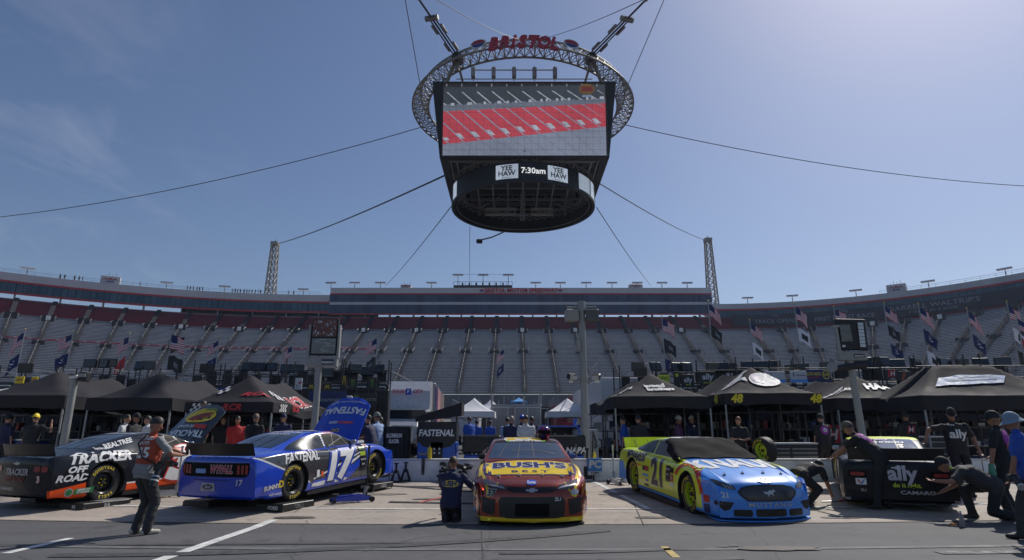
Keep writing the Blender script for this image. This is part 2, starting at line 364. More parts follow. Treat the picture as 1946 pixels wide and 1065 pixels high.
# aisles: a stair strip with handrails, mid-height landing box and top portal
STAIR = mat('stair_concrete', (.05, .05, .056), 1.0, spec=.02); RAIL = mat('bright_handrail', (.30, .30, .29), .6); PORT = mat('portal_dark', (.03, .03, .035), .8)
def pathpt(s):      # s: arclength-ish index as float
    i = max(0, min(len(PATH) - 2, int(s))); f = s - i; p0, n0 = PATH[i]; p1, n1 = PATH[i + 1]
    return p0.lerp(p1, f), n0.lerp(n1, f).normalized()
idx = []
x = 3.2
for k in range(-7, 8): idx.append(44 + (x + k * 8.25 + 61) / 4.0)
L0 = [i for i in idx if i >= 44]
for k in range(1, 17): a = k * 3.78 - .6; idx.append(44 * (1 - a / 66))
for k in range(1, 15): a = k * 6.8; idx.append(76 + 39 * a / 100)
for k, s in enumerate(sorted(i for i in idx if 0 <= i <= len(PATH) - 2)):
    p, n = pathpt(s); tdir = Vector((n.y, -n.x))
    def W(d, l, z): q = p + n * d + tdir * l; return Vector((q.x, q.y, z))
    b = MB(); b.add([W(-36, -.62, zs(-36) + .82), W(-36, .62, zs(-36) + .82), W(0, .62, zs(0) + .82), W(0, -.62, zs(0) + .82)], [(0, 1, 2, 3)], STAIR)
    b.add([W(.3, -.6, zs(.3) + .85), W(.3, .6, zs(.3) + .85), W(11, .6, zs(11) + .85), W(11, -.6, zs(11) + .85)], [(0, 1, 2, 3)], STAIR)
    for j in range(60):                                   # step nosings
        d = -36 + j * .6; b.add([W(d, -.58, zs(d) + .84), W(d, .58, zs(d) + .84), W(d + .12, .58, zs(d) + .92), W(d + .12, -.58, zs(d) + .92)], [(0, 1, 2, 3)], STAIR)
    b.build('aisle', st)
    b = MB()
    for j in range(17):                                   # broken centre handrail
        d = -35.5 + j * 2.1
        if -15.5 < d < -12: continue
        b.tube([W(d, 0, zs(d) + .95), W(d, 0, zs(d) + 1.95), W(d + 1.5, 0, zs(d + 1.5) + 1.95), W(d + 1.5, 0, zs(d + 1.5) + .95)], .035, RAIL, n=4)
    for l in (-1.6, 1.6):
        b.tube([W(-17, l, zs(-17) + .9), W(-17, l, zs(-17) + 2.1), W(-12.5, l, zs(-14) + 2.1), W(-12.5, l, zs(-12.5) + .9)], .05, DARK, n=4)
        b.tube([W(-2.5, l, zs(-2.5) + .9), W(-2.5, l, zs(-2.5) + 2.0), W(0, l, zs(-1) + 2.0)], .06, STEEL, n=4)
    b.build('handrail', st)
    b = MB(); b.box((0, 0, .95), (2.6, 2.4, 1.9), STAIR, T(W(-13.6, 0, zs(-15.5))) @ rotm(math.atan2(n.y, n.x) - R(90)))
    b.box((0, -1.22, 1.0), (1.5, .1, 1.6), PORT, T(W(-13.6, 0, zs(-15.5))) @ rotm(math.atan2(n.y, n.x) - R(90)))
    b.box((0, 0, 1.0), (2.8, .9, 2.0), STAIR, T(W(-.8, 0, zs(-1.0))) @ rotm(math.atan2(n.y, n.x) - R(90)))
    if k % 3: b.box((0, -.5, 1.2), (1.1, .1, 1.2), WHITE if k % 2 else PORT, T(W(-.8, 0, zs(-1.0))) @ rotm(math.atan2(n.y, n.x) - R(90)))
    b.build('portal', st)
# ------------------------------------------------------------------ suites above the stands
CLAD = mat('white_cladding', (.52, .51, .52), .55, var=.1, scale=.2); RSTR = mat('red_stripe', (.42, .025, .035), .45); SGL = None
def glass_band(name, c1, c2):
    m = bpy.data.materials.new(name); m.use_nodes = True; nt = m.node_tree; b = nt.nodes['Principled BSDF']
    t = nt.nodes.new('ShaderNodeTexCoord'); n = nt.nodes.new('ShaderNodeTexNoise'); n.inputs['Scale'].default_value = .35; n.inputs['Detail'].default_value = 3
    mp = nt.nodes.new('ShaderNodeMapping'); mp.inputs['Scale'].default_value = (1, 1, .15); nt.links.new(t.outputs['Object'], mp.inputs[0]); nt.links.new(mp.outputs[0], n.inputs['Vector'])
    r = nt.nodes.new('ShaderNodeValToRGB'); r.color_ramp.elements[0].color = (*c1, 1); r.color_ramp.elements[1].color = (*c2, 1)
    r.color_ramp.elements[0].position = .35; r.color_ramp.elements[1].position = .65
    nt.links.new(n.outputs['Fac'], r.inputs[0]); nt.links.new(r.outputs[0], b.inputs['Base Color']); b.inputs['Roughness'].default_value = .12; b.inputs['Specular IOR Level'].default_value = .35
    return m
SGL = glass_band('suite_glass', (.02, .035, .075), (.045, .075, .14)); SGL2 = glass_band('tinted_suite_glass', (.02, .06, .095), (.05, .12, .17))
def suite(label, path, bands, d0, d1, roof, gl_, colstep, ends=True):
    t = thing('suite_building', label, 'stadium suites', (path[len(path) // 2][0].x, path[len(path) // 2][0].y, bands[-1][0]))
    off = -Vector(t.location); M = T(off)
    def put(b, name, **k): b.v = [tuple(M @ Vector(p)) for p in b.v]; return b.build(name, t, **k)
    z0, z1 = bands[-1][0], bands[0][1]
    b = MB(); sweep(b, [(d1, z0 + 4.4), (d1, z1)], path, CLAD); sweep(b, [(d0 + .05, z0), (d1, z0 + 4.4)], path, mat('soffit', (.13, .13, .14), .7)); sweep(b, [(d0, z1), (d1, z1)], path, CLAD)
    for lo, hi, kind in bands:
        if kind == 'w': sweep(b, [(d0, lo), (d0, hi)], path, CLAD)
    for e in (path[0], path[-1]):
        A, B = e[0] + e[1] * d0, e[0] + e[1] * d1; b.add([(A.x, A.y, z0), (B.x, B.y, z0 + 4.4), (B.x, B.y, z1), (A.x, A.y, z1)], [(0, 1, 2, 3)], CLAD)
    put(b, 'wall')
    for lo, hi, kind in bands:
        if kind == 'r': b = MB(); sweep(b, [(d0, lo), (d0 - .12, lo), (d0 - .12, hi), (d0, hi)], path, RSTR); put(b, 'red_stripe')
        if kind == 'g':
            b = MB(); sweep(b, [(d0 + .1, lo), (d0 + .1, hi)], path, gl_); put(b, 'window_band')
            b = MB()
            for i in range(len(path) - 1):
                for f in ((0, .5)):
                    p = path[i][0].lerp(path[i + 1][0], f); n = path[i][1]; q = p + n * d0; b.box((q.x, q.y, (lo + hi) / 2), (.09, .09, hi - lo), DARK)
            put(b, 'mullions')
    for i in range(1, len(path) - 1, colstep):
        p, n = path[i]; q = p + n * (d0 + .6); q2 = p + n * 12.2; b = MB(); b.cyl((q.x, q.y, zs(d0) + .5), (q.x, q.y, z0), .2, STEEL, n=6)
        b.cyl((q2.x, q2.y, 20), (q2.x, q2.y, z0 + .5), .25, DARK, n=6)
        put(b, 'column')
    return t
ctr = PATH[44:77]
sC = suite('long straight white suite building with two dark window rows and red stripes', ctr,
    [(46.5, 48.4, 'w'), (46.05, 46.5, 'r'), (43.5, 46.05, 'g'), (42.6, 43.5, 'w'), (39.6, 42.6, 'g'), (39.1, 39.6, 'r')], 10, 24, 1, SGL, 2)
sL = suite('curving suite building over the left turn with one blue window row', PATH[:45],
    [(43.7, 46.0, 'w'), (43.15, 43.7, 'r'), (40.4, 43.15, 'g'), (39.8, 40.4, 'r')], 10.3, 22, 1, SGL2, 3)
sR = suite('curving suite building over the right turn with one teal window row', PATH[76:],
    [(41.1, 42.9, 'w'), (40.5, 41.1, 'r'), (37.8, 40.5, 'g'), (37.1, 37.8, 'r')], 10.3, 22, 1, SGL2, 3)
# dark banners hung along the right-hand upper tier
BAN = mat('banner_black', (.022, .024, .032), .6, var=.3, scale=.3); BANT = mat('banner_grey_print', (.20, .21, .24), .6)
def seg(i0, i1): return PATH[i0:i1]
for i0, i1, txt, sub in ((77, 84, 'TRACK OPENS', '1961'), (84, 90, 'FIRST NIGHT RACE', '1978'), (90, 97, "DARRELL WALTRIP'S", '7 WINS IN A ROW'), (97, 104, 'BRISTOL', '')):
    t = thing('stand_banner', {'TRACK OPENS': 'dark banner on the upper tier printed with grey words about the track opening', 'FIRST NIGHT RACE': 'dark banner on the upper tier printed with words about a night race',
        "DARRELL WALTRIP'S": 'dark banner on the upper tier printed with words about seven wins', 'BRISTOL': 'dark wordless banner on the upper tier at the right edge of the stands'}[txt], 'banner', (0, 0, 0), 0, 'banners along the upper tier')
    P = seg(i0, i1 + 1); b = MB(); sweep(b, [(2.0, zs(2) + 1.0), (2.9, zs(2) + 4.9), (3.1, zs(2) + 4.9), (2.2, zs(2) + 1.0)], P, BAN); b.build('cloth', t)
    if txt != 'BRISTOL':
        mid = P[len(P) // 2]; q = mid[0] + mid[1] * 2.2; b = MB(); td = Vector((mid[1].y, -mid[1].x, 0))
        f = lambda z, o: frame(Vector((q.x - mid[1].x * o, q.y - mid[1].y * o, z)), td, Vector((mid[1].x * .22, mid[1].y * .22, .97)))
        if sub == '1961' or sub == '1978': b.text(txt, BANT, 1.9, f(zs(2) + 2.3, .9), sx=1.0); b.text(sub, BANT, 1.0, f(zs(2) + 4.1, .75), sx=1.2)
        else: b.text(txt, BANT, 2.0, f(zs(2) + 3.4, .9), sx=1.2); b.text(sub, BANT, 1.1, f(zs(2) + 1.9, 1.0), sx=1.3)
        b.build('lettering', t)
# name lettering on the centre fascia and emblem on each side
SGR = mat('sign_red', (.38, .02, .03), .4); SBL = mat('sign_blue', (.02, .05, .25), .4)
def emblem(b, M, s):
    b.add([(math.cos(a) * s, math.sin(a) * s * .55, .02) for a in [i * math.pi / 10 for i in range(20)]], [tuple(range(20))], WHITE, M)
    b.add([(math.cos(a) * s * .85, abs(math.sin(a)) * s * .45, .05) for a in [i * math.pi / 8 for i in range(9)]], [tuple(range(9))], SGR, M)
    b.add([(math.cos(a) * s * .8, -abs(math.sin(a)) * s * .42 - .04 * s, .05) for a in [i * math.pi / 8 for i in range(9)]], [tuple(range(9))], SBL, M)
b = MB(); M0 = frame((3.0, 195.6, 47.35), (1, 0, 0), (0, 0, 1)); b.text('BRISTOL MOTOR SPEEDWAY', SGR, 1.9, M0, bold=.04, sx=1.0, depth=.1)
o = b.build('speedway_name_sign'); tag(o, 'long red lettering fixed on the centre fascia above the windows', 'sign')
for s_ in (-1, 1):
    b = MB(); emblem(b, frame((3.0 + s_ * 13.2, 195.6, 47.4), (1, 0, 0), (0, 0, 1)), 1.1)
    tag(b.build('round_emblem'), 'small oval red and blue emblem at the %s end of the fascia lettering' % ('left' if s_ < 0 else 'right'), 'sign', 'emblems on the fascia')
# rooftop light banks
FIX = mat('floodlight_head', (.50, .50, .52), .3, .5)
def roof_light(P, n, top, label, wide=3.6, h=2.2):
    t = thing('rooftop_floodlight', label, 'floodlight', (P.x, P.y, top), math.atan2(n.y, n.x) - R(90), 'floodlights along the stadium roof')
    b = MB(); b.cyl((0, 0, 0), (0, 0, h), .12, STEEL, n=6); b.box((0, 0, h * .55), (.3, .3, .5), STEEL); b.build('mast', t)
    b = MB(); b.box((0, 0, h), (wide, .15, .15), STEEL)
    for k in range(6): b.lathe([(.0, .0), (.3, .1), (.36, .42), (.0, .42)], FIX, 8, 'Z', T((-wide / 2 + .3 + k * (wide - .6) / 5, -.2, h + .05)) @ rotm(R(60), 'X'))
    b.build('lamp_heads', t)
pos = {'sixth': 1}
num = ['first', 'second', 'third', 'fourth', 'fifth', 'sixth', 'seventh', 'eighth', 'ninth', 'tenth', 'eleventh', 'twelfth']
cx_ = [629, 674, 723, 820, 1018, 1065, 1114, 1163, 1211, 1258, 1306]
for k, px in enumerate(cx_):
    q = at(px, 545, 199); roof_light(Vector((q.x, 199)), Vector((0, 1)), 48.4, 'floodlight bank on the straight roof, %s counted from its left end' % num[k])
for k, px in enumerate((870, 918, 966)):
    q = at(px, 545, 199); roof_light(Vector((q.x, 199)), Vector((0, 1)), 48.4, 'taller floodlight bank on the camera deck, %s of three from the left' % num[k], h=5.0)
def roofpt(px, path, d, H):
    best = None
    for i in range(len(path) - 1):
        for f in (0, .25, .5, .75):
            p = path[i][0].lerp(path[i + 1][0], f) + path[i][1] * d
            D = p.y * cT + (H - CAMH) * sT; X = CX + FPX * p.x / D
            if best is None or abs(X - px) < best[0]: best = (abs(X - px), p, path[i][1])
    return best[1], best[2]
for k, px in enumerate((50, 204, 314, 425, 578)):
    p, n = roofpt(px, PATH[:45], 13, 46); roof_light(p, n, 46, 'floodlight bank on the curving left roof, %s counted from the frame edge' % num[k])
for k, px in enumerate((1422, 1508, 1630, 1766, 1915)):
    p, n = roofpt(px, PATH[76:], 13, 43); roof_light(p, n, 42.9, 'floodlight bank on the curving right roof, %s counted from the tall tower' % num[k])
# roof sign boxes
def roof_box(px, path, H, label, w=5.2, h=2.6, word=None):
    p, n = roofpt(px, path, 11.5, H); t = thing('roof_sign_box', label, 'sign', (p.x, p.y, H), math.atan2(n.y, n.x) - R(90), 'white sign boxes on the stadium roof')
    b = MB(); b.box((0, .8, h / 2), (w, 2.4, h), CLAD, bev=.1); b.build('box', t)
    b = MB(); M0 = frame((0, -.46, h * .55), (1, 0, 0), (0, 0, 1))
    for s_ in (-1, 0, 1): b.add([(s_ * 1.2 - .9, -.3 , .03), (s_ * 1.2, .7 - abs(s_) * .2, .03), (s_ * 1.2 + .9, -.3, .03), (s_ * 1.2, .1, .03)], [(0, 1, 2, 3)], SGR, M0)
    b.box((0, 0, 0), (2.0, .35, .05), SBL, M0 @ T((0, -.65, .03))); b.build('emblem', t)
    b = MB(); 
    for j in range(4): b.cyl((-1.5 + j * .9, .8, h), (-1.5 + j * .9, .8, h + .8 + .5 * (j % 2)), .05, DARK, n=4)
    b.build('aerials', t)
    if word:
        b = MB(); b.text(word, SGR, 1.45, frame((1.0, -.6, -1.0), (1, 0, 0), (0, 0, 1)), bold=.03); 
        b.build('lettering', t)
roof_box(210, PATH[:45], 46, 'white roof box with red emblem over the left turn')
roof_box(770, ctr, 48.4, 'small white roof box left of the camera deck', 3.4, 1.4)
roof_box(1211, ctr, 48.4, 'white roof box near the right end of the straight roof', 4.6, 1.5)
roof_box(1706, PATH[76:], 42.9, 'white roof box with red emblem above the grocery lettering', word='FOOD F CITY')
# camera deck, railings, tiny spectators on the roofs
t = thing('camera_deck', 'dark raised camera platform on the straight roof', 'platform', (at(918, 545, 199).x, 200, 48.4))
b = MB(); b.box((0, 0, .9), (20, 4, 1.0), DARK); 
for k in range(11): b.cyl((-10 + 2 * k, -2, 1.4), (-10 + 2 * k, -2, 2.6), .06, DARK, n=4)
b.tube([(-10, -2, 2.6), (10, -2, 2.6)], .06, DARK, n=4); b.tube([(-10, -2, 5.2), (10, -2, 5.2)], .04, DARK, n=4)
for k in range(7): b.box((-7 + k * 2.3, -1, 1.9), (.5, .6, 1.1), BLK)
b.build('deck', t)
def railing(name, label, path, d, H, i0, i1):
    b = MB()
    for i in range(i0, i1):
        p, n = path[i]; q = p + n * d; b.cyl((q.x, q.y, H), (q.x, q.y, H + 1.1), .045, STEEL, n=4)
    sweep(b, [(d, H + 1.05), (d, H + 1.13)], path[i0:i1], STEEL); sweep(b, [(d, H + .55), (d, H + .61)], path[i0:i1], STEEL)
    tag(b.build(name), label, 'railing')
railing('roof_railing', 'thin roof railing where spectators stand over the left turn', PATH, 10.6, 46, 10, 44)
railing('roof_railing', 'thin roof railing over the right turn beyond the sign box', PATH, 10.6, 42.9, 90, 104)
# ------------------------------------------------------------------ the hanging video board
GC = Vector((1.45, 73.5))
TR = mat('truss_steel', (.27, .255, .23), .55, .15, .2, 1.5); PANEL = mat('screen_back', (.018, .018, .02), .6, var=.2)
FR = mat('board_frame', (.035, .033, .032), .6)
col = thing('hanging_video_board', 'giant four-sided video board hung from cables over the infield', 'video board', (GC.x, GC.y, 32))
Z0 = 32.0
# corners: half-width at height
def hw(z): return 9.7 + (z - 32.3) / 9.1 * 1.1
zb, zt = 32.3, 41.5
def board(ang, front):
    Rm = rotm(ang); b = MB()
    hb, ht = hw(zb), hw(zt)
    def P(x, z, o=0): h = hw(z); return Rm @ Vector((x, -h - o, z - Z0))
    e = .1
    b.add([P(-hb, zb), P(hb, zb), P(ht, zt), P(-ht, zt), P(-hb + .6, zb, -.7), P(hb - .6, zb, -.7), P(ht - .6, zt, -.7), P(-ht + .6, zt, -.7)],
          [(0, 1, 2, 3), (4, 5, 6, 7), (0, 1, 5, 4), (3, 2, 6, 7), (0, 3, 7, 4), (1, 2, 6, 5)], PANEL)
    sp = b.build('screen_panel', col)
    b = MB()
    for k in range(9):
        x = -8.5 + k * 2.1; b.cyl(P(x, zb, -.9), P(x, zt, -.9), .1, TR, n=5)
        if k < 8: b.cyl(P(x, zb, -1.2), P(x + 2.1, zt, -1.2), .07, TR, n=4); b.cyl(P(x + 2.1, zb, -1.2), P(x, zt, -1.2), .07, TR, n=4)
    for z in (zb, 34.6, 36.9, 39.2, zt): b.cyl(P(-hw(z) + .8, z, -1.0), P(hw(z) - .8, z, -1.0), .1, TR, n=5)
    b.build('screen_scaffold', col)
    return P, sp
E = lambda n, c, s: mat(n, c, emit=s)
DG, SGY, WGY, PRED, PRED2, LGY, BG2 = E('pix_dark', (.05, .06, .075), .75), E('pix_concrete', (.13, .15, .20), .9), E('pix_white', (.36, .40, .47), .9), E('pix_red', (.56, .07, .10), .70), E('pix_red_deep', (.45, .05, .08), .65), E('pix_seats', (.22, .25, .34), .9), E('pix_shade', (.02, .02, .024), .7)
for k in range(4):
    P, sp = board(R(90) * k, k == 0)
    if k == 0 or k == 1 or k == 3:
        b = MB(); W_, z0_, z1_ = 9.55, 32.45, 41.3
        def S(u, v, o=.03): z = z0_ + (z1_ - z0_) * v; return P((u * 2 - 1) * W_, z, o)
        def quad(pts, m, o): b.add([S(u, v, o) for u, v in pts], [tuple(range(len(pts)))], m)
        quad([(0, 0), (1, 0), (1, 1), (0, 1)], DG, .02)
        # grey seats bottom, red tier, white concourse, dark upper tier
        quad([(0, 0), (1, 0), (1, .40), (0, .155)], LGY, .035)
        quad([(0, .155), (1, .40), (1, .72), (0, .605)], PRED, .045)
        quad([(0, .605), (1, .72), (1, .79), (0, .70)], SGY, .045)
        quad([(0, .94), (1, .97), (1, 1), (0, 1)], BG2, .05)
        rn = random.Random(3)
        for j in range(26):      # grey aisles of the red tier, running down right
            u0 = -.35 + j * .0925
            def lineq(ua, va, ub, vb, w, m, o):
                if ub <= 0 or ua >= 1: return
                if ua < 0: va += (vb - va) * (-ua) / (ub - ua); ua = 0
                if ub > 1: vb = va + (vb - va) * (1 - ua) / (ub - ua); ub = 1
                quad([(ua, va), (min(1, ua + w), va), (min(1, ub + w), vb), (ub, vb)], m, o)
            if j < 15:
                va = .605 + .115 * u0; ub = u0 + .20; vb = .155 + .245 * ub
                lineq(u0, va, ub, vb, .011, LGY, .06)
                if 0 < ub < 1: lineq(ub - .05, vb + .12, ub - .02, vb + .05, .03, WGY, .065)
                ua2 = u0 + .2; lineq(ua2, .155 + .245 * ua2, ua2 + .17, max(.0, .155 + .245 * ua2 - .36), .006, SGY, .06)
            va = .93 + .03 * u0; lineq(u0, va - .06, u0 + .085, .70 + .09 * u0, .010, WGY, .06)
            for q in range(3):
                uu = u0 + rn.random() * .06
                if 0 < uu < .98: quad([(uu, .68 + .1 * uu), (uu + .014, .68 + .1 * uu), (uu + .014, .715 + .1 * uu), (uu, .715 + .1 * uu)], WGY if q else DG, .07)
            if 0 < u0 < .99: quad([(u0, .95), (u0 + .004, .95), (u0 + .004, .985), (u0, .985)], WGY, .07)
        for j in range(24):      # seat rows
            v = .01 + j * .016
            quad([(0, v), (1, v), (1, v + .005), (0, v + .005)], SGY, .037) if v < .15 else quad([((v - .155) / .245, v), (1, v), (1, v + .005), ((v - .15) / .245, v + .005)], SGY, .037)
        cu_, cv_ = .885, .91     # sponsor oval in the corner of the picture
        quad([(cu_ + .05 * math.cos(a), cv_ + .075 * math.sin(a)) for a in [i * math.pi / 12 for i in range(24)]], E('pix_ochre', (.16, .10, .03), .7), .08)
        quad([(cu_ - .035, cv_ - .03), (cu_ + .035, cv_ - .03), (cu_ + .035, cv_ + .035), (cu_ - .035, cv_ + .035)], E('pix_brown', (.14, .02, .02), .8), .09)
        quad([(cu_ - .03, .80), (cu_ + .03, .80), (cu_ + .03, .83), (cu_ - .03, .83)], E('pix_bluetext', (.2, .25, .4), .8), .08)
        # thin vertical module seams of the display
        for j in range(1, 24): quad([(j / 24, 0), (j / 24 + .0012, 0), (j / 24 + .0012, 1), (j / 24, 1)], DG, .1)
        for j in range(1, 12): quad([(0, j / 12), (1, j / 12), (1, j / 12 + .003), (0, j / 12 + .003)], DG, .1)
        b.build('display_picture', col)
        b = MB()
        for (x0, x1) in ((-9.6, -9.6), (9.6, 9.6)): b.cyl(P(x0, zb, .05), P(x1, zt, .05), .1, FR, n=4)
        for z in (32.4, 41.35): b.cyl(P(-9.6, z, .05), P(9.6, z, .05), .12, FR, n=4)
        b.build('display_frame', col)
# corner infill: black triangular cladding between screens is the panel ends; lower oval ring
def ring(b, R0, R1, z0, z1, m, n=48):
    prof = [(R0, z0 - Z0), (R1, z0 - Z0), (R1, z1 - Z0), (R0, z1 - Z0)]; b.lathe(prof, m, n, close=True)
b = MB(); ring(b, 8.95, 9.3, 29.5, 32.0, PANEL, 64); rg = b.build('lower_ring_screen', col, smooth=30)
b = MB()
for k in range(48):
    a, a2 = 2 * math.pi * k / 48, 2 * math.pi * (k + 1) / 48; c = lambda a, r, z: (math.cos(a) * r, math.sin(a) * r, z - Z0)
    b.cyl(c(a, 8.7, 31.2), c(a2, 8.7, 31.9), .045, TR, n=4); b.cyl(c(a2, 8.7, 31.2), c(a, 8.7, 31.9), .045, TR, n=4); b.cyl(c(a, 8.8, 31.2), c(a, 8.8, 32.6), .05, TR, n=4)
    b.cyl(c(a, 8.6, 29.75), c(a2, 8.6, 29.75), .06, TR, n=4); b.cyl(c(a, 8.6, 32.2), c(a2, 8.6, 32.2), .06, TR, n=4)
    b.cyl(c(a, 9.5, 32.5), c(a2, 9.5, 32.5), .08, TR, n=4); b.cyl(c(a, 9.2, 32.1), c(a2, 9.9, 33.1), .05, TR, n=4); b.cyl(c(a, 9.9, 33.1), c(a2, 9.2, 32.1), .05, TR, n=4)
b.build('ring_truss', col)
# pictures on the ring: light advert panels and the clock
RW = E('pix_panel', (.42, .49, .60), .85); RT = mat('pix_text_black', (.01, .01, .012), .5)
def ring_patch(a0, a1, z0, z1, m, o=.03):
    b.add([(math.cos(R(a0 + (a1 - a0) * i / 10)) * (9.3 + o), math.sin(R(a0 + (a1 - a0) * i / 10)) * (9.3 + o), z - Z0) for i in range(11) for z in (z0, z1)], [(2 * i, 2 * i + 2, 2 * i + 3, 2 * i + 1) for i in range(10)], m)
b = MB()
for a0, a1 in ((249, 265.5), (287, 303.5)):
    ring_patch(a0, a1, 29.9, 31.7, RW)
    a = R((a0 + a1) / 2); M0 = frame((math.cos(a) * 9.38, math.sin(a) * 9.38, 31.2 - Z0), (-math.sin(a), math.cos(a), 0), (0, 0, 1))
    b.text('YEE', RT, .85, M0, bold=.03); b.text('HAW', RT, .85, M0 @ T((0, -.68, 0)), bold=.03); b.text('BREWING CO', RT, .18, M0 @ T((0, -1.18, 0)))
    for s_ in (-1,1):
        pass
ring_patch(315, 331, 29.75, 31.8, E('pix_panel_dim', (.30, .36, .44), .9)); ring_patch(333, 342, 29.75, 31.8, RW); ring_patch(198, 207, 29.75, 31.8, RW)
a = R(276.3); M0 = frame((math.cos(a) * 9.36, math.sin(a) * 9.36, 30.8 - Z0), (-math.sin(a), math.cos(a), 0), (0, 0, 1)); b.text('7:30am', E('pix_clock', (.8, .82, .85), 1.0), 1.0, M0, bold=.02)
b.build('ring_pictures', col)
# inner structure: decks, catwalks, beams, ladder
b = MB(); GR = mat('catwalk_dark', (.05, .05, .05), .6)
for z, w in ((32.6, 9.0), (35.5, 8.5), (38.5, 8.8), (41.0, 9.3)):
    for k in range(-4, 5): b.box((k * w / 4.5, 0, z - Z0), (.18, 2 * w - 1, .3), TR); 
    for k in range(-4, 5, 2): b.box((0, k * w / 4.5, z - Z0 + .02), (2 * w - 1, .18, .3), TR)
    for s_ in (-1, 1):
        b.box((0, s_ * w * .72, z - Z0 + .3), (2 * w - 1, 1.5, .08), GR); b.box((s_ * w * .72, 0, z - Z0 + .31), (1.5, 2 * w - 1, .08), GR)
for x in (-1, 1):
    for y in (-1, 1):
        b.cyl((x * 6, y * 6, -1), (x * 7, y * 7, 9.5), .22, TR, n=6); b.cyl((x * 6, y * 6, 0), (-x * 7, y * 7, 9), .13, TR, n=5); b.cyl((x * 8.5, y * 8.5, .4), (x * 2, y * 2, 4), .18, TR, n=5); b.cyl((x * 6, y * 6, 0), (x * 7, -y * 7, 9), .13, TR, n=5)
for k in range(11):
    zk = .4 + k * .8; b.tube([(-7, 4 - k * .3, zk), (7, 4 - k * .3, zk)], .04, TR, n=4)
b.build('inner_steelwork', col)
# dark box-like core hides the open middle from below
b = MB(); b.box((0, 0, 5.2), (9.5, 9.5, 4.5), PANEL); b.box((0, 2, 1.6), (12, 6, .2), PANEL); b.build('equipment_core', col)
def truss(b, A, B, w, h, n, r=.05, m=TR, M=None):
    A, B = Vector(A), Vector(B); d = (B - A).normalized(); up = Vector((0, 0, 1)) if abs(d.z) < .9 else Vector((0, 1, 0)); s = d.cross(up).normalized(); u = s.cross(d)
    c = [(s * w / 2 + u * h / 2), (s * w / 2 - u * h / 2), (-s * w / 2 - u * h / 2), (-s * w / 2 + u * h / 2)]
    for q in c: b.cyl(A + q, B + q, r, m, n=5, M=M)
    for i in range(n):
        P0, P1 = A.lerp(B, i / n), A.lerp(B, (i + 1) / n)
        for k in range(4):
            q, q2 = c[k], c[(k + 1) % 4]; b.cyl(P0 + q, P0 + q2, r * .6, m, n=4, M=M); b.cyl(P0 + (q if i % 2 else q2), P1 + (q2 if i % 2 else q), r * .6, m, n=4, M=M)
LB = mat('bright_truss', (.55, .54, .5), .4, .3)
b = MB(); truss(b, (-5, 3.5, -1.4), (-.8, 3.5, -1.4), .5, .9, 6, .05, LB); truss(b, (1.2, 3.5, -1.4), (4.2, 3.5, -1.4), .5, .9, 5, .05, LB); b.build('lighting_truss', col)
b = MB(); truss(b, (0, 2.8, -2.8), (0, 3.2, 1.2), .55, .5, 8, .045, LB); b.build('ladder_truss', col)
# halo ring of tubular truss
HR, HZ = 13.8, 44.2 - Z0
b = MB(); N = 72
for k in range(N):
    a, a2 = 2 * math.pi * k / N, 2 * math.pi * (k + 1) / N
    c = lambda a, r, z: Vector((math.cos(a) * r, math.sin(a) * r, z + HZ))
    ch = [(-1.1, -.75), (1.0, -.75), (-.05, .85)]
    for dr, dz in ch: b.cyl(c(a, HR + dr, dz), c(a2, HR + dr, dz), .13, TR, n=6, caps=False)
    for i in range(3):
        p, q = ch[i], ch[(i + 1) % 3]; b.cyl(c(a, HR + p[0], p[1]), c(a2, HR + q[0], q[1]), .06, TR, n=4, caps=False)
        b.cyl(c(a, HR + p[0], p[1]), c(a, HR + q[0], q[1]), .06, TR, n=4, caps=False); b.cyl(c(a, HR + q[0], q[1]), c(a2, HR + p[0], p[1]), .05, TR, n=4, caps=False)
b.build('halo_truss', col, smooth=40)
b = MB()                                                   # struts from halo to board, node plates
for x in (-1, 1):
    for y in (-1, 1):
        n_ = Vector((x * .57, y * .82, 0)); b.cyl(n_ * 14 + Vector((0, 0, HZ)), Vector((x * 9.6, y * 9.6, 9.2)), .25, TR, n=6); b.cyl(n_ * 14 + Vector((0, 0, HZ)), Vector((x * 7, y * 7, 9.4)), .15, TR, n=6)
        b.box((0, 0, 0), (1.1, .8, 1.2), FR, T(n_ * 13.8 + Vector((0, 0, HZ))) @ rotm(math.atan2(y, x)))
        b.cyl(n_ * 13.8 + Vector((0, 0, HZ)), n_ * 13.8 + Vector((0, 0, HZ - 1.6)), .25, TR, n=8)
b.build('corner_struts', col)
b = MB()                                                   # floodlight arms above the front screen
for k, x in enumerate((-6.0, -3.6, -1.2, 1.2, 3.6)):
    b.cyl((x, -11, 9.5), (x, -11, 11.4), .08, LB, n=5); b.box((x, -11.2, 10.4), (.5, .6, 1.2), STEEL, bev=.05)
b.tube([(-6, -11, 10.9), (3.6, -11, 10.9)], .08, LB, n=5); b.tube([(-8, -11, 9.7), (8, -11, 9.7)], .06, TR, n=5)
b.build('light_bar', col)
b = MB()                                                   # name on the near side of the halo
word = 'BRISTOL'
for i, chx in enumerate(word):
    a = R(270 + (-3.0, -1.95, -1.15, -.35, .60, 1.65, 2.65)[i] * 4.7); r = HR + 1.25
    b.text(chx, mat('name_red', (.45, .03, .06), .35), 2.05, frame((math.cos(a) * r, math.sin(a) * r, HZ - .35), (-math.sin(a), math.cos(a), 0), (0, 0, 1)), bold=.045, shear=.25, depth=.3, sx=.92)
    V, F = text_geo(chx, .05, .25, 1.0, 'CENTER')
nm = b.build('name_lettering', col)
md = nm.modifiers.new('thick', 'SOLIDIFY'); md.thickness = .3
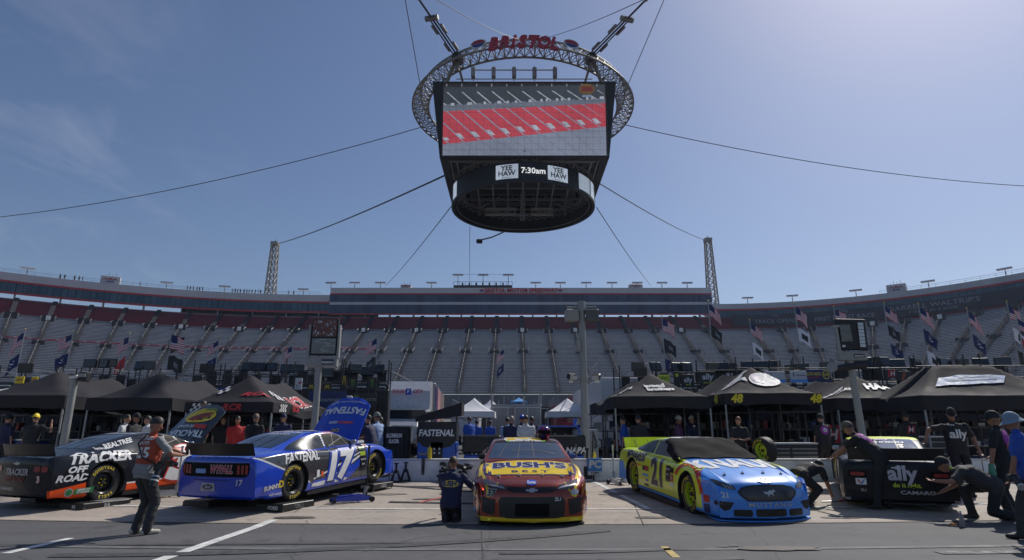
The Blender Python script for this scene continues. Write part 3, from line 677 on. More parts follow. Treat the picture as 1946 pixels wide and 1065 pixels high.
for s_ in (-1, 1):
    b = MB(); a = R(270 + s_ * 20.5); r = HR + 1.3; M0 = frame((math.cos(a) * r, math.sin(a) * r, HZ), (-math.sin(a), math.cos(a), 0), (0, 0, 1)); emblem(b, M0, 1.0)
    b.build('halo_emblem', col)
# ------------------------------------------------------------------ towers and cables
def tower(px, ptop, Y, base, label):
    A = at(px, ptop, Y); t = thing('cable_tower', label, 'lattice tower', (A.x, Y, base), 0, 'cable towers behind the stands')
    h = A.z - base; b = MB(); n = 16; lean = 0
    for k in range(n):
        z0, z1 = h * k / n, h * (k + 1) / n; w0, w1 = 2.0 - 1.0 * k / n, 2.0 - 1.0 * (k + 1) / n
        c0 = [Vector((sx * w0, sy * w0, z0)) for sx, sy in ((-1, -1), (1, -1), (1, 1), (-1, 1))]; c1 = [Vector((sx * w1, sy * w1, z1)) for sx, sy in ((-1, -1), (1, -1), (1, 1), (-1, 1))]
        for i in range(4):
            b.cyl(c0[i], c1[i], .26, TR, n=5); b.cyl(c0[i], c1[(i + 1) % 4], .12, TR, n=4); b.cyl(c0[(i + 1) % 4], c1[i], .12, TR, n=4); b.cyl(c1[i], c1[(i + 1) % 4], .12, TR, n=4)
    b.build('lattice', t); b = MB(); b.box((0, 0, h + .3), (2.6, 2.6, 1.2), TR); b.cyl((0, 0, h + .5), (0, 0, h + 2), .15, TR, n=5); b.build('head', t)
    return Vector((A.x, Y, A.z))
tL = tower(523, 465, 215, 30, 'tall lattice cable tower behind the left end of the straight stand')
tR = tower(1345, 458, 215, 30, 'tall lattice cable tower behind the right end of the straight stand')
CAB = mat('steel_cable', (.05, .05, .055), .5, .5)
def cable(A, B, sag, r, label, n=24, gear=False):
    A, B = Vector(A), Vector(B); t = thing('stay_cable', label, 'cable', A, 0, 'cables of the hanging video board'); b = MB()
    pts = [A.lerp(B, i / n) - Vector((0, 0, 4 * sag * (i / n) * (1 - i / n))) - A for i in range(n + 1)]
    b.tube(pts, r, CAB, n=5); b.build('strand', t)
    if gear:
        d = (B - A).normalized(); s = d.cross(Vector((0, 0, 1))).normalized(); b = MB(); G0 = Vector((0, 0, 0))
        for off in (-.5, .5): b.cyl(G0 + s * off * .7, d * 9 + s * off * .6, .08, CAB, n=5)
        for q in (1.5, 5.5): 
            for off in (-.5, .5): b.cyl(d * q + s * off, d * (q + 1.6) + s * off, .17, TR, n=8)
        b.cyl(d * 8.6 - s * .7, d * 8.6 + s * .7, .3, TR, n=6); b.cyl(d * 15, d * 20, .2, TR, n=8); b.cyl(d * 20, d * 21.3, .42, TR, n=8); b.cyl(d * 12.3, d * 15, .2, TR, n=6); b.build('turnbuckle', t)
G3 = Vector((GC.x, GC.y, 0)); k7 = .7071 * 14.6
cable(G3 + Vector((-7.9, -11.3, 44.6)), at(722, -110, 42), 0, .11, 'thick upper cable with turnbuckles rising left from the halo', gear=True)
cable(G3 + Vector((7.9, -11.3, 44.6)), at(1335, -110, 42), 0, .11, 'thick upper cable with turnbuckles rising right from the halo', gear=True)
cable(G3 + Vector((-.6, -13.8, 45)), at(830, 0, 30), .3, .025, 'thin cable from the top of the lettering going up left')
cable(G3 + Vector((1.6, -13.8, 45)), at(1222, 0, 30), .3, .025, 'thin cable from the top of the lettering going up right')
cable(G3 + Vector((-13.0, -4.5, 43.2)), at(770, 0, 55), 0, .045, 'hair-thin cable going straight up from the left of the halo')
cable(G3 + Vector((12.8, -5, 43.2)), at(1262, 0, 55), 0, .045, 'hair-thin cable going straight up from the right of the halo')
cable(G3 + Vector((-13.8, 2, 42.6)), at(-80, 421, 95), 2.0, .055, 'long thin cable sagging away to the left frame edge')
cable(G3 + Vector((13.8, 2, 43.0)), at(2050, 358, 95), 2.0, .055, 'long thin cable sagging away to the right frame edge')
cable(G3 + Vector((-10.2, 4, 36.5)), tL, 1.0, .14, 'thick cable from the board down to the left tower')
cable(G3 + Vector((10.4, 4, 35.2)), tR, 1.0, .09, 'cable from the board down to the right tower')
cable(at(858, 392, 82), at(733, 543, 196), .6, .07, 'thin cable from the ring down to the left half of the straight roof')
cable(at(1134, 395, 82), at(1237, 543, 196), .6, .07, 'thin cable from the ring down to the right half of the straight roof')
cable(at(893, 430, 78), at(892, 543, 196), .2, .04, 'hair-thin cable hanging from the ring towards the camera deck')
t = thing('suspended_camera', 'small remote camera hanging on an arm below the ring', 'camera', at(911, 459, 70)); b = MB()
A = at(958, 441, 74) - Vector(t.location); b.tube([(.3, 0, .2), A * .5 + Vector((0, 0, -.1)), A], .09, CAB, n=5); b.build('arm', t)
b = MB(); b.box((0, 0, 0), (.75, .6, .45), BLK, bev=.1); b.cyl((-.2, -.5, -.1), (-.2, 0, 0), .16, BLK, n=8); b.build('housing', t)
# ------------------------------------------------------------------ stock cars
def interp(tab, y):
    if y <= tab[0][0]: return tab[0][1]
    if y >= tab[-1][0]: return tab[-1][1]
    for i in range(len(tab) - 1):
        if tab[i][0] <= y <= tab[i + 1][0]:
            x0, a = tab[i]; x1, c = tab[i + 1]; t = (y - x0) / (x1 - x0)
            sl = lambda j: (tab[min(j + 1, len(tab) - 1)][1] - tab[max(j - 1, 0)][1]) / (tab[min(j + 1, len(tab) - 1)][0] - tab[max(j - 1, 0)][0])
            m0, m1 = sl(i) * (x1 - x0), sl(i + 1) * (x1 - x0)
            d = c - a
            if abs(d) < 1e-6: m0 = m1 = 0
            else:
                m0 = d * max(0, min(3, m0 / d)); m1 = d * max(0, min(3, m1 / d))
            t2, t3 = t * t, t * t * t
            return (2 * t3 - 3 * t2 + 1) * a + (t3 - 2 * t2 + t) * m0 + (-2 * t3 + 3 * t2) * c + (t3 - t2) * m1
ZT = [(-2.46, .905), (-2.2, .935), (-1.85, .965), (-1.4, 1.08), (-1.0, 1.19), (-.7, 1.245), (-.3, 1.275), (.1, 1.245), (.45, 1.115), (.83, .955), (1.1, .915), (1.4, .885), (1.8, .825), (2.2, .75), (2.5, .68)]
ZS = [(-2.46, .875), (-2.2, .905), (-1.6, .935), (-1.0, .915), (0, .88), (.8, .87), (1.3, .875), (1.6, .85), (2.0, .765), (2.3, .69), (2.5, .63)]
WW = [(-2.46, .93), (-2.1, .965), (-1.4, .99), (-.8, .965), (0, .955), (.7, .965), (1.4, .99), (1.9, .985), (2.3, .95), (2.5, .91)]
WB = [(-2.46, .80), (-1.9, .78), (-1.5, .81), (-.5, .86), (.3, .865), (.8, .84), (1.4, .79), (2.5, .72)]
WT = [(-2.46, .72), (-1.8, .60), (-1.2, .60), (-.6, .64), (0, .665), (.4, .72), (.8, .79), (1.4, .70), (2.5, .62)]
def section(y):
    t = max(0, (y - 2.22) / .31); ff = max(1e-7, (1 - min(1, t) ** 4.5)) ** (1 / 4.5) if t > 0 else 1
    tr = max(0, (-y - 2.28) / .20); fr = max(1e-9, (1 - min(1, tr) ** 7)) ** (1 / 7) if tr > 0 else 1
    zt, z_s, w, wb, wt = (interp(k, y) for k in (ZT, ZS, WW, WB, WT)); kb = max(0, min(1, (-y - 1.95) / .35)); zb = .11 + .055 * kb * kb * (3 - 2 * kb)
    f = min(ff, fr); w *= 1 - .07 * min(1, t) ** 2
    gh = max(0, zt - z_s - .06)                       # greenhouse height
    P = [(0, zb), (w * .55, zb), (w * .93, zb), (w - .015, zb + .035), (w + .002, .30), (w + .004, .52), (w - .012, .70), (w - .045, z_s - .055), (w - .10, z_s - .008),
         (wb, z_s + .015), (wb - (wb - wt) * .35, z_s + .02 + gh * .42), (wt + .045, zt - .02 - gh * .16), (wt - .03, zt - .022), (wt * .6, zt - .006), (0, zt)]
    # resample with Catmull-Rom
    out = []; n = len(P)
    for i in range(n - 1):
        p0, p1, p2, p3 = P[max(i - 1, 0)], P[i], P[i + 1], P[min(i + 2, n - 1)]
        k = 4 if i > 1 else 1
        for j in range(k):
            s = j / k
            c = lambda a, b_, c_, d: .5 * (2 * b_ + (c_ - a) * s + (2 * a - 5 * b_ + 4 * c_ - d) * s * s + (3 * b_ - a - 3 * c_ + d) * s ** 3)
            lin = i < 3
            x = c(p0[0], p1[0], p2[0], p3[0]) if not lin else p1[0] + (p2[0] - p1[0]) * s
            z = c(p0[1], p1[1], p2[1], p3[1]) if not lin else p1[1] + (p2[1] - p1[1]) * s
            out.append((x, z))
    out.append(P[-1]); res = []
    for x, z in out:
        z2 = zb + (z - zb) * f
        kf = max(0, min(1, (y - 1.55) / .95)); kf = kf * kf * (3 - 2 * kf); kr = max(0, min(1, (-y - 1.7) / .7)); kr *= kr
        yy = y - kf * .27 * (abs(x) / .98) ** 2.2 + kr * .10 * (abs(x) / .98) ** 2
        yy += (.05 * kr * (z2 - .3)) * -1 + .03 * kf * (.4 - z2)
        res.append((x, yy, z2))
    return res
def base_body():
    FS = (.03, .1, .18, .26, .34, .42, .5, .58, .66, .74, .82, .89, .95, .985)
    ys = [-2.28 - .20 * (1 - f ** 7) ** (1 / 7) for f in FS] + [-2.25 + i * .0807 for i in range(56)] + [2.22 + .31 * (1 - f ** 4.5) ** (1 / 4.5) for f in FS[::-1]]
    vs = []; fs = []; k = None
    for y in ys:
        s = section(y); ringp = s + [(-x, yy, z) for x, yy, z in s[-2:0:-1]]; k = len(ringp); vs += ringp
    for i in range(len(ys) - 1):
        for j in range(k): fs.append((i * k + j, i * k + (j + 1) % k, (i + 1) * k + (j + 1) % k, (i + 1) * k + j))
    fs += [tuple(range(k)), tuple(range((len(ys) - 1) * k, len(ys) * k))[::-1]]
    return vs, fs
_v, _f = base_body()
_m = bpy.data.meshes.new('body'); _m.from_pydata(_v, [], _f)
_bm = bmesh.new(); _bm.from_mesh(_m); bmesh.ops.recalc_face_normals(_bm, faces=_bm.faces); _bm.to_mesh(_m)
BVH = BVHTree.FromBMesh(_bm); _bm.free()
_o = bpy.data.objects.new('body', _m); COL.objects.link(_o)
ARCH = .392
_c = MB()
for yy in (-1.397, 1.397):
    for s_ in (-1, 1): _c.cyl((s_ * .62, yy, .37), (s_ * 1.3, yy, .37), ARCH, BLK, n=40); 
_co = _c.build('cutter'); _md = _o.modifiers.new('b', 'BOOLEAN'); _md.object = _co; _md.operation = 'DIFFERENCE'; _md.solver = 'EXACT'
BODY = bpy.data.meshes.new_from_object(_o.evaluated_get(bpy.context.evaluated_depsgraph_get()))
bpy.data.objects.remove(_o); bpy.data.objects.remove(_co)
BODY.polygons.foreach_set('use_smooth', [True] * len(BODY.polygons)); BODY.set_sharp_from_angle(angle=R(38))
WELL = mat('wheel_well', (.01, .01, .011), .8)
def paint(name, base, regions, rough=.22, metal=0, coat=.8, flake=0):
    m = bpy.data.materials.new(name); m.use_nodes = True; nt = m.node_tree; b = nt.nodes['Principled BSDF']; L = nt.links.new; N = nt.nodes.new
    t = N('ShaderNodeTexCoord'); sp = N('ShaderNodeSeparateXYZ'); L(t.outputs['Object'], sp.inputs[0])
    ab = N('ShaderNodeMath'); ab.operation = 'ABSOLUTE'; L(sp.outputs[0], ab.inputs[0])
    cb = N('ShaderNodeCombineXYZ'); L(ab.outputs[0], cb.inputs[0]); L(sp.outputs[1], cb.inputs[1]); L(sp.outputs[2], cb.inputs[2])
    def dotp(v, a):
        d = N('ShaderNodeVectorMath'); d.operation = 'DOT_PRODUCT'; L(v, d.inputs[0]); d.inputs[1].default_value = a[:3]
        q = N('ShaderNodeMath'); q.operation = 'GREATER_THAN'; L(d.outputs['Value'], q.inputs[0]); q.inputs[1].default_value = -a[3]; return q.outputs[0]
    cur = None
    for planes, c in regions:
        fac = None
        for p in planes:
            if p == 'hex':
                v = N('ShaderNodeTexVoronoi'); v.feature = 'DISTANCE_TO_EDGE'; v.inputs['Scale'].default_value = 17; v.inputs['Randomness'].default_value = 0
                mp = N('ShaderNodeMapping'); mp.inputs['Scale'].default_value = (0, 1, 1); mp.inputs['Rotation'].default_value = (R(30), 0, 0); L(t.outputs['Object'], mp.inputs[0]); L(mp.outputs[0], v.inputs['Vector'])
                q = N('ShaderNodeMath'); q.operation = 'LESS_THAN'; L(v.outputs['Distance'], q.inputs[0]); q.inputs[1].default_value = .06; o = q.outputs[0]
            else: o = dotp(cb.outputs[0] if len(p) == 4 else t.outputs['Object'], p)
            if fac is None: fac = o
            else:
                k = N('ShaderNodeMath'); k.operation = 'MULTIPLY'; L(fac, k.inputs[0]); L(o, k.inputs[1]); fac = k.outputs[0]
        mx = N('ShaderNodeMixRGB'); L(fac, mx.inputs[0]); mx.inputs[2].default_value = (*c, 1)
        if cur is None: mx.inputs[1].default_value = (*base, 1)
        else: L(cur, mx.inputs[1])
        cur = mx.outputs[0]
    if cur: L(cur, b.inputs['Base Color'])
    else: b.inputs['Base Color'].default_value = (*base, 1)
    b.inputs['Roughness'].default_value = rough; b.inputs['Metallic'].default_value = metal
    b.inputs['Coat Weight'].default_value = coat; b.inputs['Coat Roughness'].default_value = .05; b.inputs['Specular IOR Level'].default_value = .5 if coat > .5 else .25
    n = N('ShaderNodeTexNoise'); n.inputs['Scale'].default_value = 3.5; n.inputs['Detail'].default_value = 5; L(t.outputs['Object'], n.inputs['Vector'])
    r = N('ShaderNodeMapRange'); r.inputs[3].default_value = rough * .75; r.inputs[4].default_value = rough * 1.5; L(n.outputs['Fac'], r.inputs[0]); L(r.outputs[0], b.inputs['Roughness'])
    bp = N('ShaderNodeBump'); bp.inputs['Strength'].default_value = .012; bp.inputs['Distance'].default_value = .02; L(n.outputs['Fac'], bp.inputs['Height']); L(bp.outputs[0], b.inputs['Normal'])
    return m
def drape(V, F, M, d, m, off=.004, cell=.055, arch=False, clip=None):
    """lay a flat outline (V, F in the plane of M) on the car body along direction d"""
    bm = bmesh.new(); vv = [bm.verts.new((x, y, 0)) for x, y, *_ in V]
    for f in F:
        try: bm.faces.new([vv[i] for i in f])
        except ValueError: pass
    xs = [v[0] for v in V]; ys = [v[1] for v in V]
    for lo, hi, no in ((min(xs), max(xs), (1, 0, 0)), (min(ys), max(ys), (0, 1, 0))):
        n = int((hi - lo) / cell)
        for i in range(1, n + 1):
            q = lo + (hi - lo) * i / (n + 1)
            bmesh.ops.bisect_plane(bm, geom=bm.verts[:] + bm.edges[:] + bm.faces[:], plane_co=(no[0] * q, no[1] * q, 0), plane_no=no, dist=1e-5)
    dead = []; d = Vector(d)
    for v in bm.verts:
        p = M @ v.co; h, nn, i, ds = BVH.ray_cast(p - d * 3, d, 6)
        if h is None or nn.dot(d) > -.08: dead.append(v); continue
        if arch and any(math.hypot(h.y - a, h.z - .37) < ARCH + .004 for a in (-1.397, 1.397)): dead.append(v); continue
        v.co = h + nn * off
    bmesh.ops.delete(bm, geom=dead, context='VERTS')
    bm.verts.index_update(); out = MB(); out.add([v.co.copy() for v in bm.verts], [[v.index for v in f.verts] for f in bm.faces], m); bm.free(); return out
SIDE = {'R': (Matrix(((0, 0, 1, 0), (1, 0, 0, 0), (0, 1, 0, 0), (0, 0, 0, 1))), (-1, 0, 0)), 'L': (Matrix(((0, 0, -1, 0), (-1, 0, 0, 0), (0, 1, 0, 0), (0, 0, 0, 1))), (1, 0, 0)),
        'F': (Matrix(((-1, 0, 0, 0), (0, 0, 1, 0), (0, 1, 0, 0), (0, 0, 0, 1))), (0, -1, 0)), 'B': (Matrix(((1, 0, 0, 0), (0, 0, -1, 0), (0, 1, 0, 0), (0, 0, 0, 1))), (0, 1, 0)),
        'H': (Matrix(((-1, 0, 0, 0), (0, -1, 0, 0), (0, 0, 1, 0), (0, 0, 0, 1))), (0, 0, -1)), 'T': (Matrix(((0, 1, 0, 0), (-1, 0, 0, 0), (0, 0, 1, 0), (0, 0, 0, 1))), (0, 0, -1)),
        'RW': (Matrix(((1, 0, 0, 0), (0, 1, 0, 0), (0, 0, 1, 0), (0, 0, 0, 1))), (0, 0, -1))}
class Car:
    def __init__(s, name, label, pos, fwd, z0=0, pitch=0, group='stock cars parked in the pit boxes'):
        s.t = thing(name, label, 'race car', (pos[0], pos[1], z0), math.atan2(-fwd[0], fwd[1]), group); s.t.rotation_euler = (pitch, 0, math.atan2(-fwd[0], fwd[1]))
    def body(s, pm):
        me = BODY.copy(); me.name = 'body'; me.materials.clear(); me.materials.append(pm); me.materials.append(WELL)
        for p in me.polygons:
            c = p.center; p.material_index = 1 if ((any(math.hypot(c.y - a, c.z - .37) < ARCH + .003 for a in (-1.397, 1.397)) and abs(c.x) < .985) or (abs(p.normal.z) > .9 and c.z < .13)) else 0
        o = bpy.data.objects.new('body', me); COL.objects.link(o); o.parent = s.t; s.b = o
    def poly(s, name, view, pts, m, off=.004, parent=None, both=False, **k):
        outs = []
        for sg in ((1, -1) if both else (1,)):
            P = [(a * sg, c) for a, c in pts]; M, d = SIDE[view]
            # triangulate concave polygon
            bm = bmesh.new(); f = bm.faces.new([bm.verts.new((a, c, 0)) for a, c in P]); bmesh.ops.triangulate(bm, faces=[f]); bm.verts.index_update()
            V = [tuple(v.co) for v in bm.verts]; F = [tuple(v.index for v in f.verts) for f in bm.faces]; bm.free()
            outs.append(drape(V, F, M, d, m, off, **k).build(name, parent or s.t, smooth=60))
        return outs
    def text(s, name, view, body, m, size, u, v, ang=0, off=.006, bold=.03, shear=0, sx=1, space=1, layers=(), skew=0, parent=None, **k):
        V, F = text_geo(body, bold, shear, space, 'CENTER'); M, d = SIDE[view]
        outl = MB()
        for lb, lm in layers:
            V2, F2 = text_geo(body, lb, shear, space, 'CENTER')
            q = [(x * size * sx, y * size) for x, y, *_ in V2]; c, n = math.cos(ang), math.sin(ang)
            q = [(u + x * c - y * n, v + x * n + y * c + skew * x) for x, y in q]; w = drape(q, F2, M, d, lm, off - .002, **k); outl.add(w.v, w.f, lm)
        q = [(x * size * sx, y * size) for x, y, *_ in V]; c, n = math.cos(ang), math.sin(ang)
        q = [(u + x * c - y * n, v + x * n + y * c + skew * x) for x, y in q]; w = drape(q, F, M, d, m, off, **k); outl.add(w.v, w.f, m)
        return outl.build(name, parent or s.t)
def ell(cx, cy, a, b_, n=24): return [(cx + a * math.cos(2 * math.pi * i / n), cy + b_ * math.sin(2 * math.pi * i / n)) for i in range(n)]
def rrect(x0, y0, x1, y1, r=.03):
    o = []
    for cx, cy, a0 in ((x1 - r, y1 - r, 0), (x0 + r, y1 - r, 90), (x0 + r, y0 + r, 180), (x1 - r, y0 + r, 270)):
        for k in range(4): a = R(a0 + k * 30); o.append((cx + r * math.cos(a), cy + r * math.sin(a)))
    return o
# wheel prototype facing +x
TYL = mat('tyre_lettering', (.72, .55, .04), .6, var=.3, scale=30)
def make_wheel(rimc, name='wheel'):
    w = bpy.data.objects.new(name, None); COL.objects.link(w)
    b = MB(); b.lathe([(.205, -.13), (.27, -.142), (.325, -.135), (.350, -.11), (.356, -.05), (.356, .05), (.350, .11), (.325, .135), (.27, .142), (.205, .13), (.205, -.13)], RUB, 48, 'X'); b.build('tyre', w, smooth=45)
    b = MB()
    b.lathe([(.207, .132), (.215, .138), (.208, .118), (.19, .10), (.185, .02), (.185, -.13)], rimc, 40, 'X')
    b.lathe([(.0, .035), (.05, .04), (.075, .03), (.09, .055), (.14, .05), (.186, .02)], rimc, 40, 'X')
    for i in range(10):
        a = 2 * math.pi * i / 10; b.cyl((.036, math.cos(a) * .145, math.sin(a) * .145), (.058, math.cos(a) * .145, math.sin(a) * .145), .024, WELL, n=10)
    for i in range(5):
        a = 2 * math.pi * (i + .5) / 5; b.cyl((.035, math.cos(a) * .062, math.sin(a) * .062), (.085, math.cos(a) * .062, math.sin(a) * .062), .012, YEL, n=6)
    b.cyl((.03, 0, 0), (.11, 0, 0), .035, DARK, n=12); b.build('rim', w, smooth=35)
    b = MB()
    for word, a0, st_ in (('GOODYEAR', 90, -12.5), ('EAGLE', -90, -12.5)):
        for i, ch in enumerate(word):
            a = R(a0 + (i - (len(word) - 1) / 2) * st_); r = .276; cpos = Vector((.145, math.cos(a) * r, math.sin(a) * r))
            M = frame(cpos, (0, math.sin(a), -math.cos(a)), (0, math.cos(a), math.sin(a))); b.text(ch, TYL, .078, M, bold=.03, depth=.002, sx=.9)
    for a in (R(90), R(-90)):
        pass
    b.build('tyre_lettering', w); return w
def chrome(n, c, r=.15): return mat(n, c, r, 1.0, .05)
GLASS = mat('car_glass', (.018, .028, .05), .1, var=.1, scale=2, spec=.45); GLD = mat('dark_opening', (.006, .006, .008), .5, spec=.1); GLQ = mat('quarter_glass', (.022, .032, .05), .22, var=.2, scale=2, spec=.14)
GRL = mat('grille_mesh', (.012, .012, .013), .35, var=.5, scale=120); GRL2 = mat('grille_bars', (.03, .03, .032), .25); HLT = mat('headlight_lens', (.04, .04, .045), .08, coat=1)
SILV = mat('silver_decal', (.45, .46, .48), .3, .4); WD = mat('white_decal', (.72, .72, .72), .35); BKD = mat('black_decal', (.01, .01, .012), .3); RDD = mat('red_decal', (.55, .03, .02), .35)
YLD = mat('yellow_decal', (.70, .50, .02), .35); GRN = mat('green_decal', (.25, .62, .04), .4); NVY = mat('navy_decal', (.012, .02, .12), .35); ORG = mat('orange_decal', (.9, .12, .02), .3); SKYB = mat('skyblue_decal', (.08, .32, .78), .35)
def common(c, bodym, spoil, rimc, zo=(0, 0, 0, 0), glassm=GLASS, win=True, splitter=BLK, spoiler_h=.23, wshield=True, frontside=GLD):
    c.body(bodym)
    w0 = make_wheel(rimc); w0.parent = c.t
    for i, (sx, sy) in enumerate(((1, -1), (1, 1), (-1, -1), (-1, 1))):
        w = w0 if i == 0 else copy_tree(w0, c.t)
        w.location = (sx * .80, sy * 1.397, .356); w.rotation_euler = (R(37 * i + 10), 0, 0 if sx > 0 else math.pi)
    # spoiler across the deck
    b = MB()
    f = lambda u, v: (lambda x: (x, -2.40 + .13 * (abs(x) / .85) ** 2 * .9 - .07 * v, .915 + v * spoiler_h))((u * 2 - 1) * .80)
    b.grid(f, 20, 3, spoil)
    b.grid(lambda u, v: (lambda p: (p[0], p[1] - .012, p[2]))(f(u, v)), 20, 3, spoil)
    b.grid(lambda u, v: (lambda p: (p[0], p[1] - .012 * v, p[2]))(f(u, 1)), 20, 1, spoil)
    for x in (-.5, -.17, .17, .5): b.cyl((x, -2.28, .935), (x, -2.40, .915 + spoiler_h * .7), .008, DARK, n=5)
    b.build('spoiler', c.t, smooth=40)
    # splitter, side skirts
    b = MB(); pts = []
    for i in range(25): x = -.88 + 1.76 * i / 24; pts.append((x, 2.555 - .27 * (abs(x) / .93) ** 2.3))
    b.prism([(-.85, 1.9)] + pts + [(.85, 1.9)], .055, .072, splitter); b.build('splitter', c.t)
    b = MB()
    for s_ in (-1, 1): b.box((s_ * .945, 0, .085), (.02, 2.0, .07), BLK)
    b.build('side_skirt', c.t)
    b = MB(); b.box((0, 0, .16), (1.5, 4.3, .06), WELL); b.box((0, -1.5, .25), (1.1, .12, .12), WELL); b.build('undertray', c.t)
    if win:
        # windows in side view (y, z)
        q = [(-1.52, .965), (-1.30, 1.05), (-.95, 1.150), (-.60, 1.195), (-.43, 1.205), (-.40, .93), (-.8, .925), (-1.3, .935)]
        for v in ('R', 'L'):
            sg = 1 if v == 'R' else -1
            P = [(a * sg, z) for a, z in q]; c.poly('quarter_window', v, P, GLQ, .005)
            P = [(a * sg, z) for a, z in [(-.34, .925), (-.36, 1.205), (-.05, 1.205), (.12, 1.19), (.34, 1.11), (.55, 1.015), (.68, .945), (.66, .925)]]
            c.poly('side_window', v, P, frontside, .005)
            o = MB()
            for (a0, z0_, a1, z1_) in ((-.10, .94, -.02, 1.19), (-.25, .95, .28, 1.10), (.42, .94, .20, 1.16)):
                M, d = SIDE[v]; dx = Vector((z1_ - z0_, a0 - a1)).normalized() * .009
                w = drape([(a0 * sg - dx.x * sg, z0_ - dx.y), (a0 * sg + dx.x * sg, z0_ + dx.y), (a1 * sg + dx.x * sg, z1_ + dx.y), (a1 * sg - dx.x * sg, z1_ - dx.y)], [(0, 1, 2, 3)], M, d, DARK, .008); o.add(w.v, w.f, mat('roll_bar', (.12, .12, .13), .4))
            o.build('roll_bars', c.t)
        c.poly('rear_window', 'RW', [(-.50, -.72), (.50, -.72), (.545, -1.2), (.53, -1.62), (-.53, -1.62), (-.545, -1.2)], glassm, .004)
        if wshield: c.poly('windshield', 'RW', [(-.61, .10), (.61, .10), (.69, .42), (.76, .76), (.4, .83), (0, .85), (-.4, .83), (-.76, .76), (-.69, .42)], glassm, .004)
        # door post stickers
    # mirrors
    for s_ in (1, -1):
        pass
    # hood edge seams, door seam lines as thin dark strips
    for v in ('R', 'L'):
        sg = 1 if v == 'R' else -1
        for poly in ([(.80, .88), (.80, .20)],):
            (a0, z0_), (a1, z1_) = poly; c.poly('panel_gap', v, [((a0 - .004) * sg, z0_), ((a0 + .004) * sg, z0_), ((a1 + .004) * sg, z1_), ((a1 - .004) * sg, z1_)], BKD, .003)
def hood_pins(c):
    b = MB()
    for x in (-.55, -.2, .2, .55):
        h, n, i, d = BVH.ray_cast(Vector((x, 2.02, 3)), Vector((0, 0, -1))); b.cyl(h, h + Vector((0, 0, .02)), .03, SILV, n=10); b.cyl(h, h + Vector((0, 0, .05)), .008, SILV, n=6)
    b.build('hood_pins', c.t)
def hood_outline(c, m=BKD):
    P = [(.72, -.88), (.69, -1.5), (.60, -2.16)]
    for s_ in (1, -1):
        for (a, y0), (d, y1) in zip(P, P[1:]): c.poly('hood_seam', 'H', [(s_ * a, y0), (s_ * (a + .008), y0), (s_ * (d + .008), y1), (s_ * d, y1)], m, .003)
def mirror_part(c, side, m):
    b = MB(); b.box((side * .88, .58, .98), (.17, .07, .11), m, bev=.03); b.cyl((side * .76, .60, .93), (side * .86, .58, .97), .015, BLK, n=6); b.build('mirror', c.t)
# ---- car 37: copper red, facing the camera
c37m = paint('copper_red_paint', (.27, .036, .014), [([(0, 0, -1, .18), (0, 1, 0, -1.9)], (.85, .62, .01)), ([(1, 0, 0, -.5), (0, 1, 0, -1.0), (0, 0, 1, -.45), (1, .2, 0, -1.18), (-1, -.2, 0, 1.225)], (.82, .58, .01)),
    ([(0, 1, 0, -1.6), (1, 0, .62, -.985), (-1, 0, -.62, 1.015), (0, 0, 1, -.5), (0, 0, -1, .70)], (.82, .58, .01))], .2, .55, .9)
GL37 = mat('sky_glass', (.03, .05, .09), .07, spec=.8, coat=.8)
c = Car('stock_car', "copper red stock car facing the camera with yellow chin and yellow hood logo", (.28, 12.95), (.02, -1), gz(12.95) + .0, R(-2.9))
common(c, c37m, BLK, chrome('dark_rim', (.05, .05, .055), .4), splitter=BLK, glassm=GL37)
ALUW = mat('wind_strip', (.02, .02, .02), .3)
# hood logo: wavy yellow plate, navy letters with white edge
wav = lambda u: (math.sin(u * 6.5) * .015)
pl = [(-.77, -1.86), (-.5, -1.93), (-.2, -1.96), (0, -1.97), (.2, -1.96), (.5, -1.93), (.77, -1.86), (.80, -1.15), (.55, -1.02), (.2, -.97), (-.2, -.97), (-.55, -1.02), (-.80, -1.15)]
c.poly('logo_plate', 'H', [(a * 1.04, (z + 1.45) * 1.07 - 1.45) for a, z in pl], NVY, .004); c.poly('logo_plate', 'H', pl, YLD, .006)
c.text('logo_lettering', 'H', "BUSH'S", NVY, .56, 0, -1.38, off=.012, bold=.045, sx=.78, layers=((.075, WD),)); c.text('logo_lettering', 'H', 'BEST', NVY, .18, 0, -1.81, off=.009, bold=.02, sx=1.3, space=1.5)
for s_ in (-1, 1): c.poly('hood_stripe', 'H', [(s_ * .84, -1.0), (s_ * .89, -1.0), (s_ * .90, -1.9), (s_ * .85, -1.9)], YLD, .004)
# roof number
c.text('roof_number', 'T', '37', YLD, .92, .30, 0.0, off=.010, bold=.05, sx=.9, layers=((.10, WD),))
c.poly('windshield_header', 'RW', [(-.61, .085), (.61, .085), (.635, .20), (-.635, .20)], ALUW, .008)
c.text('header_lettering', 'H', 'MONSTER', WD, .10, 0, -.145, off=.012, sx=1.5, bold=.03); c.text('header_lettering', 'H', 'III', GRN, .10, .36, -.145, off=.012); c.text('header_lettering', 'H', 'III', GRN, .10, -.36, -.145, off=.012)
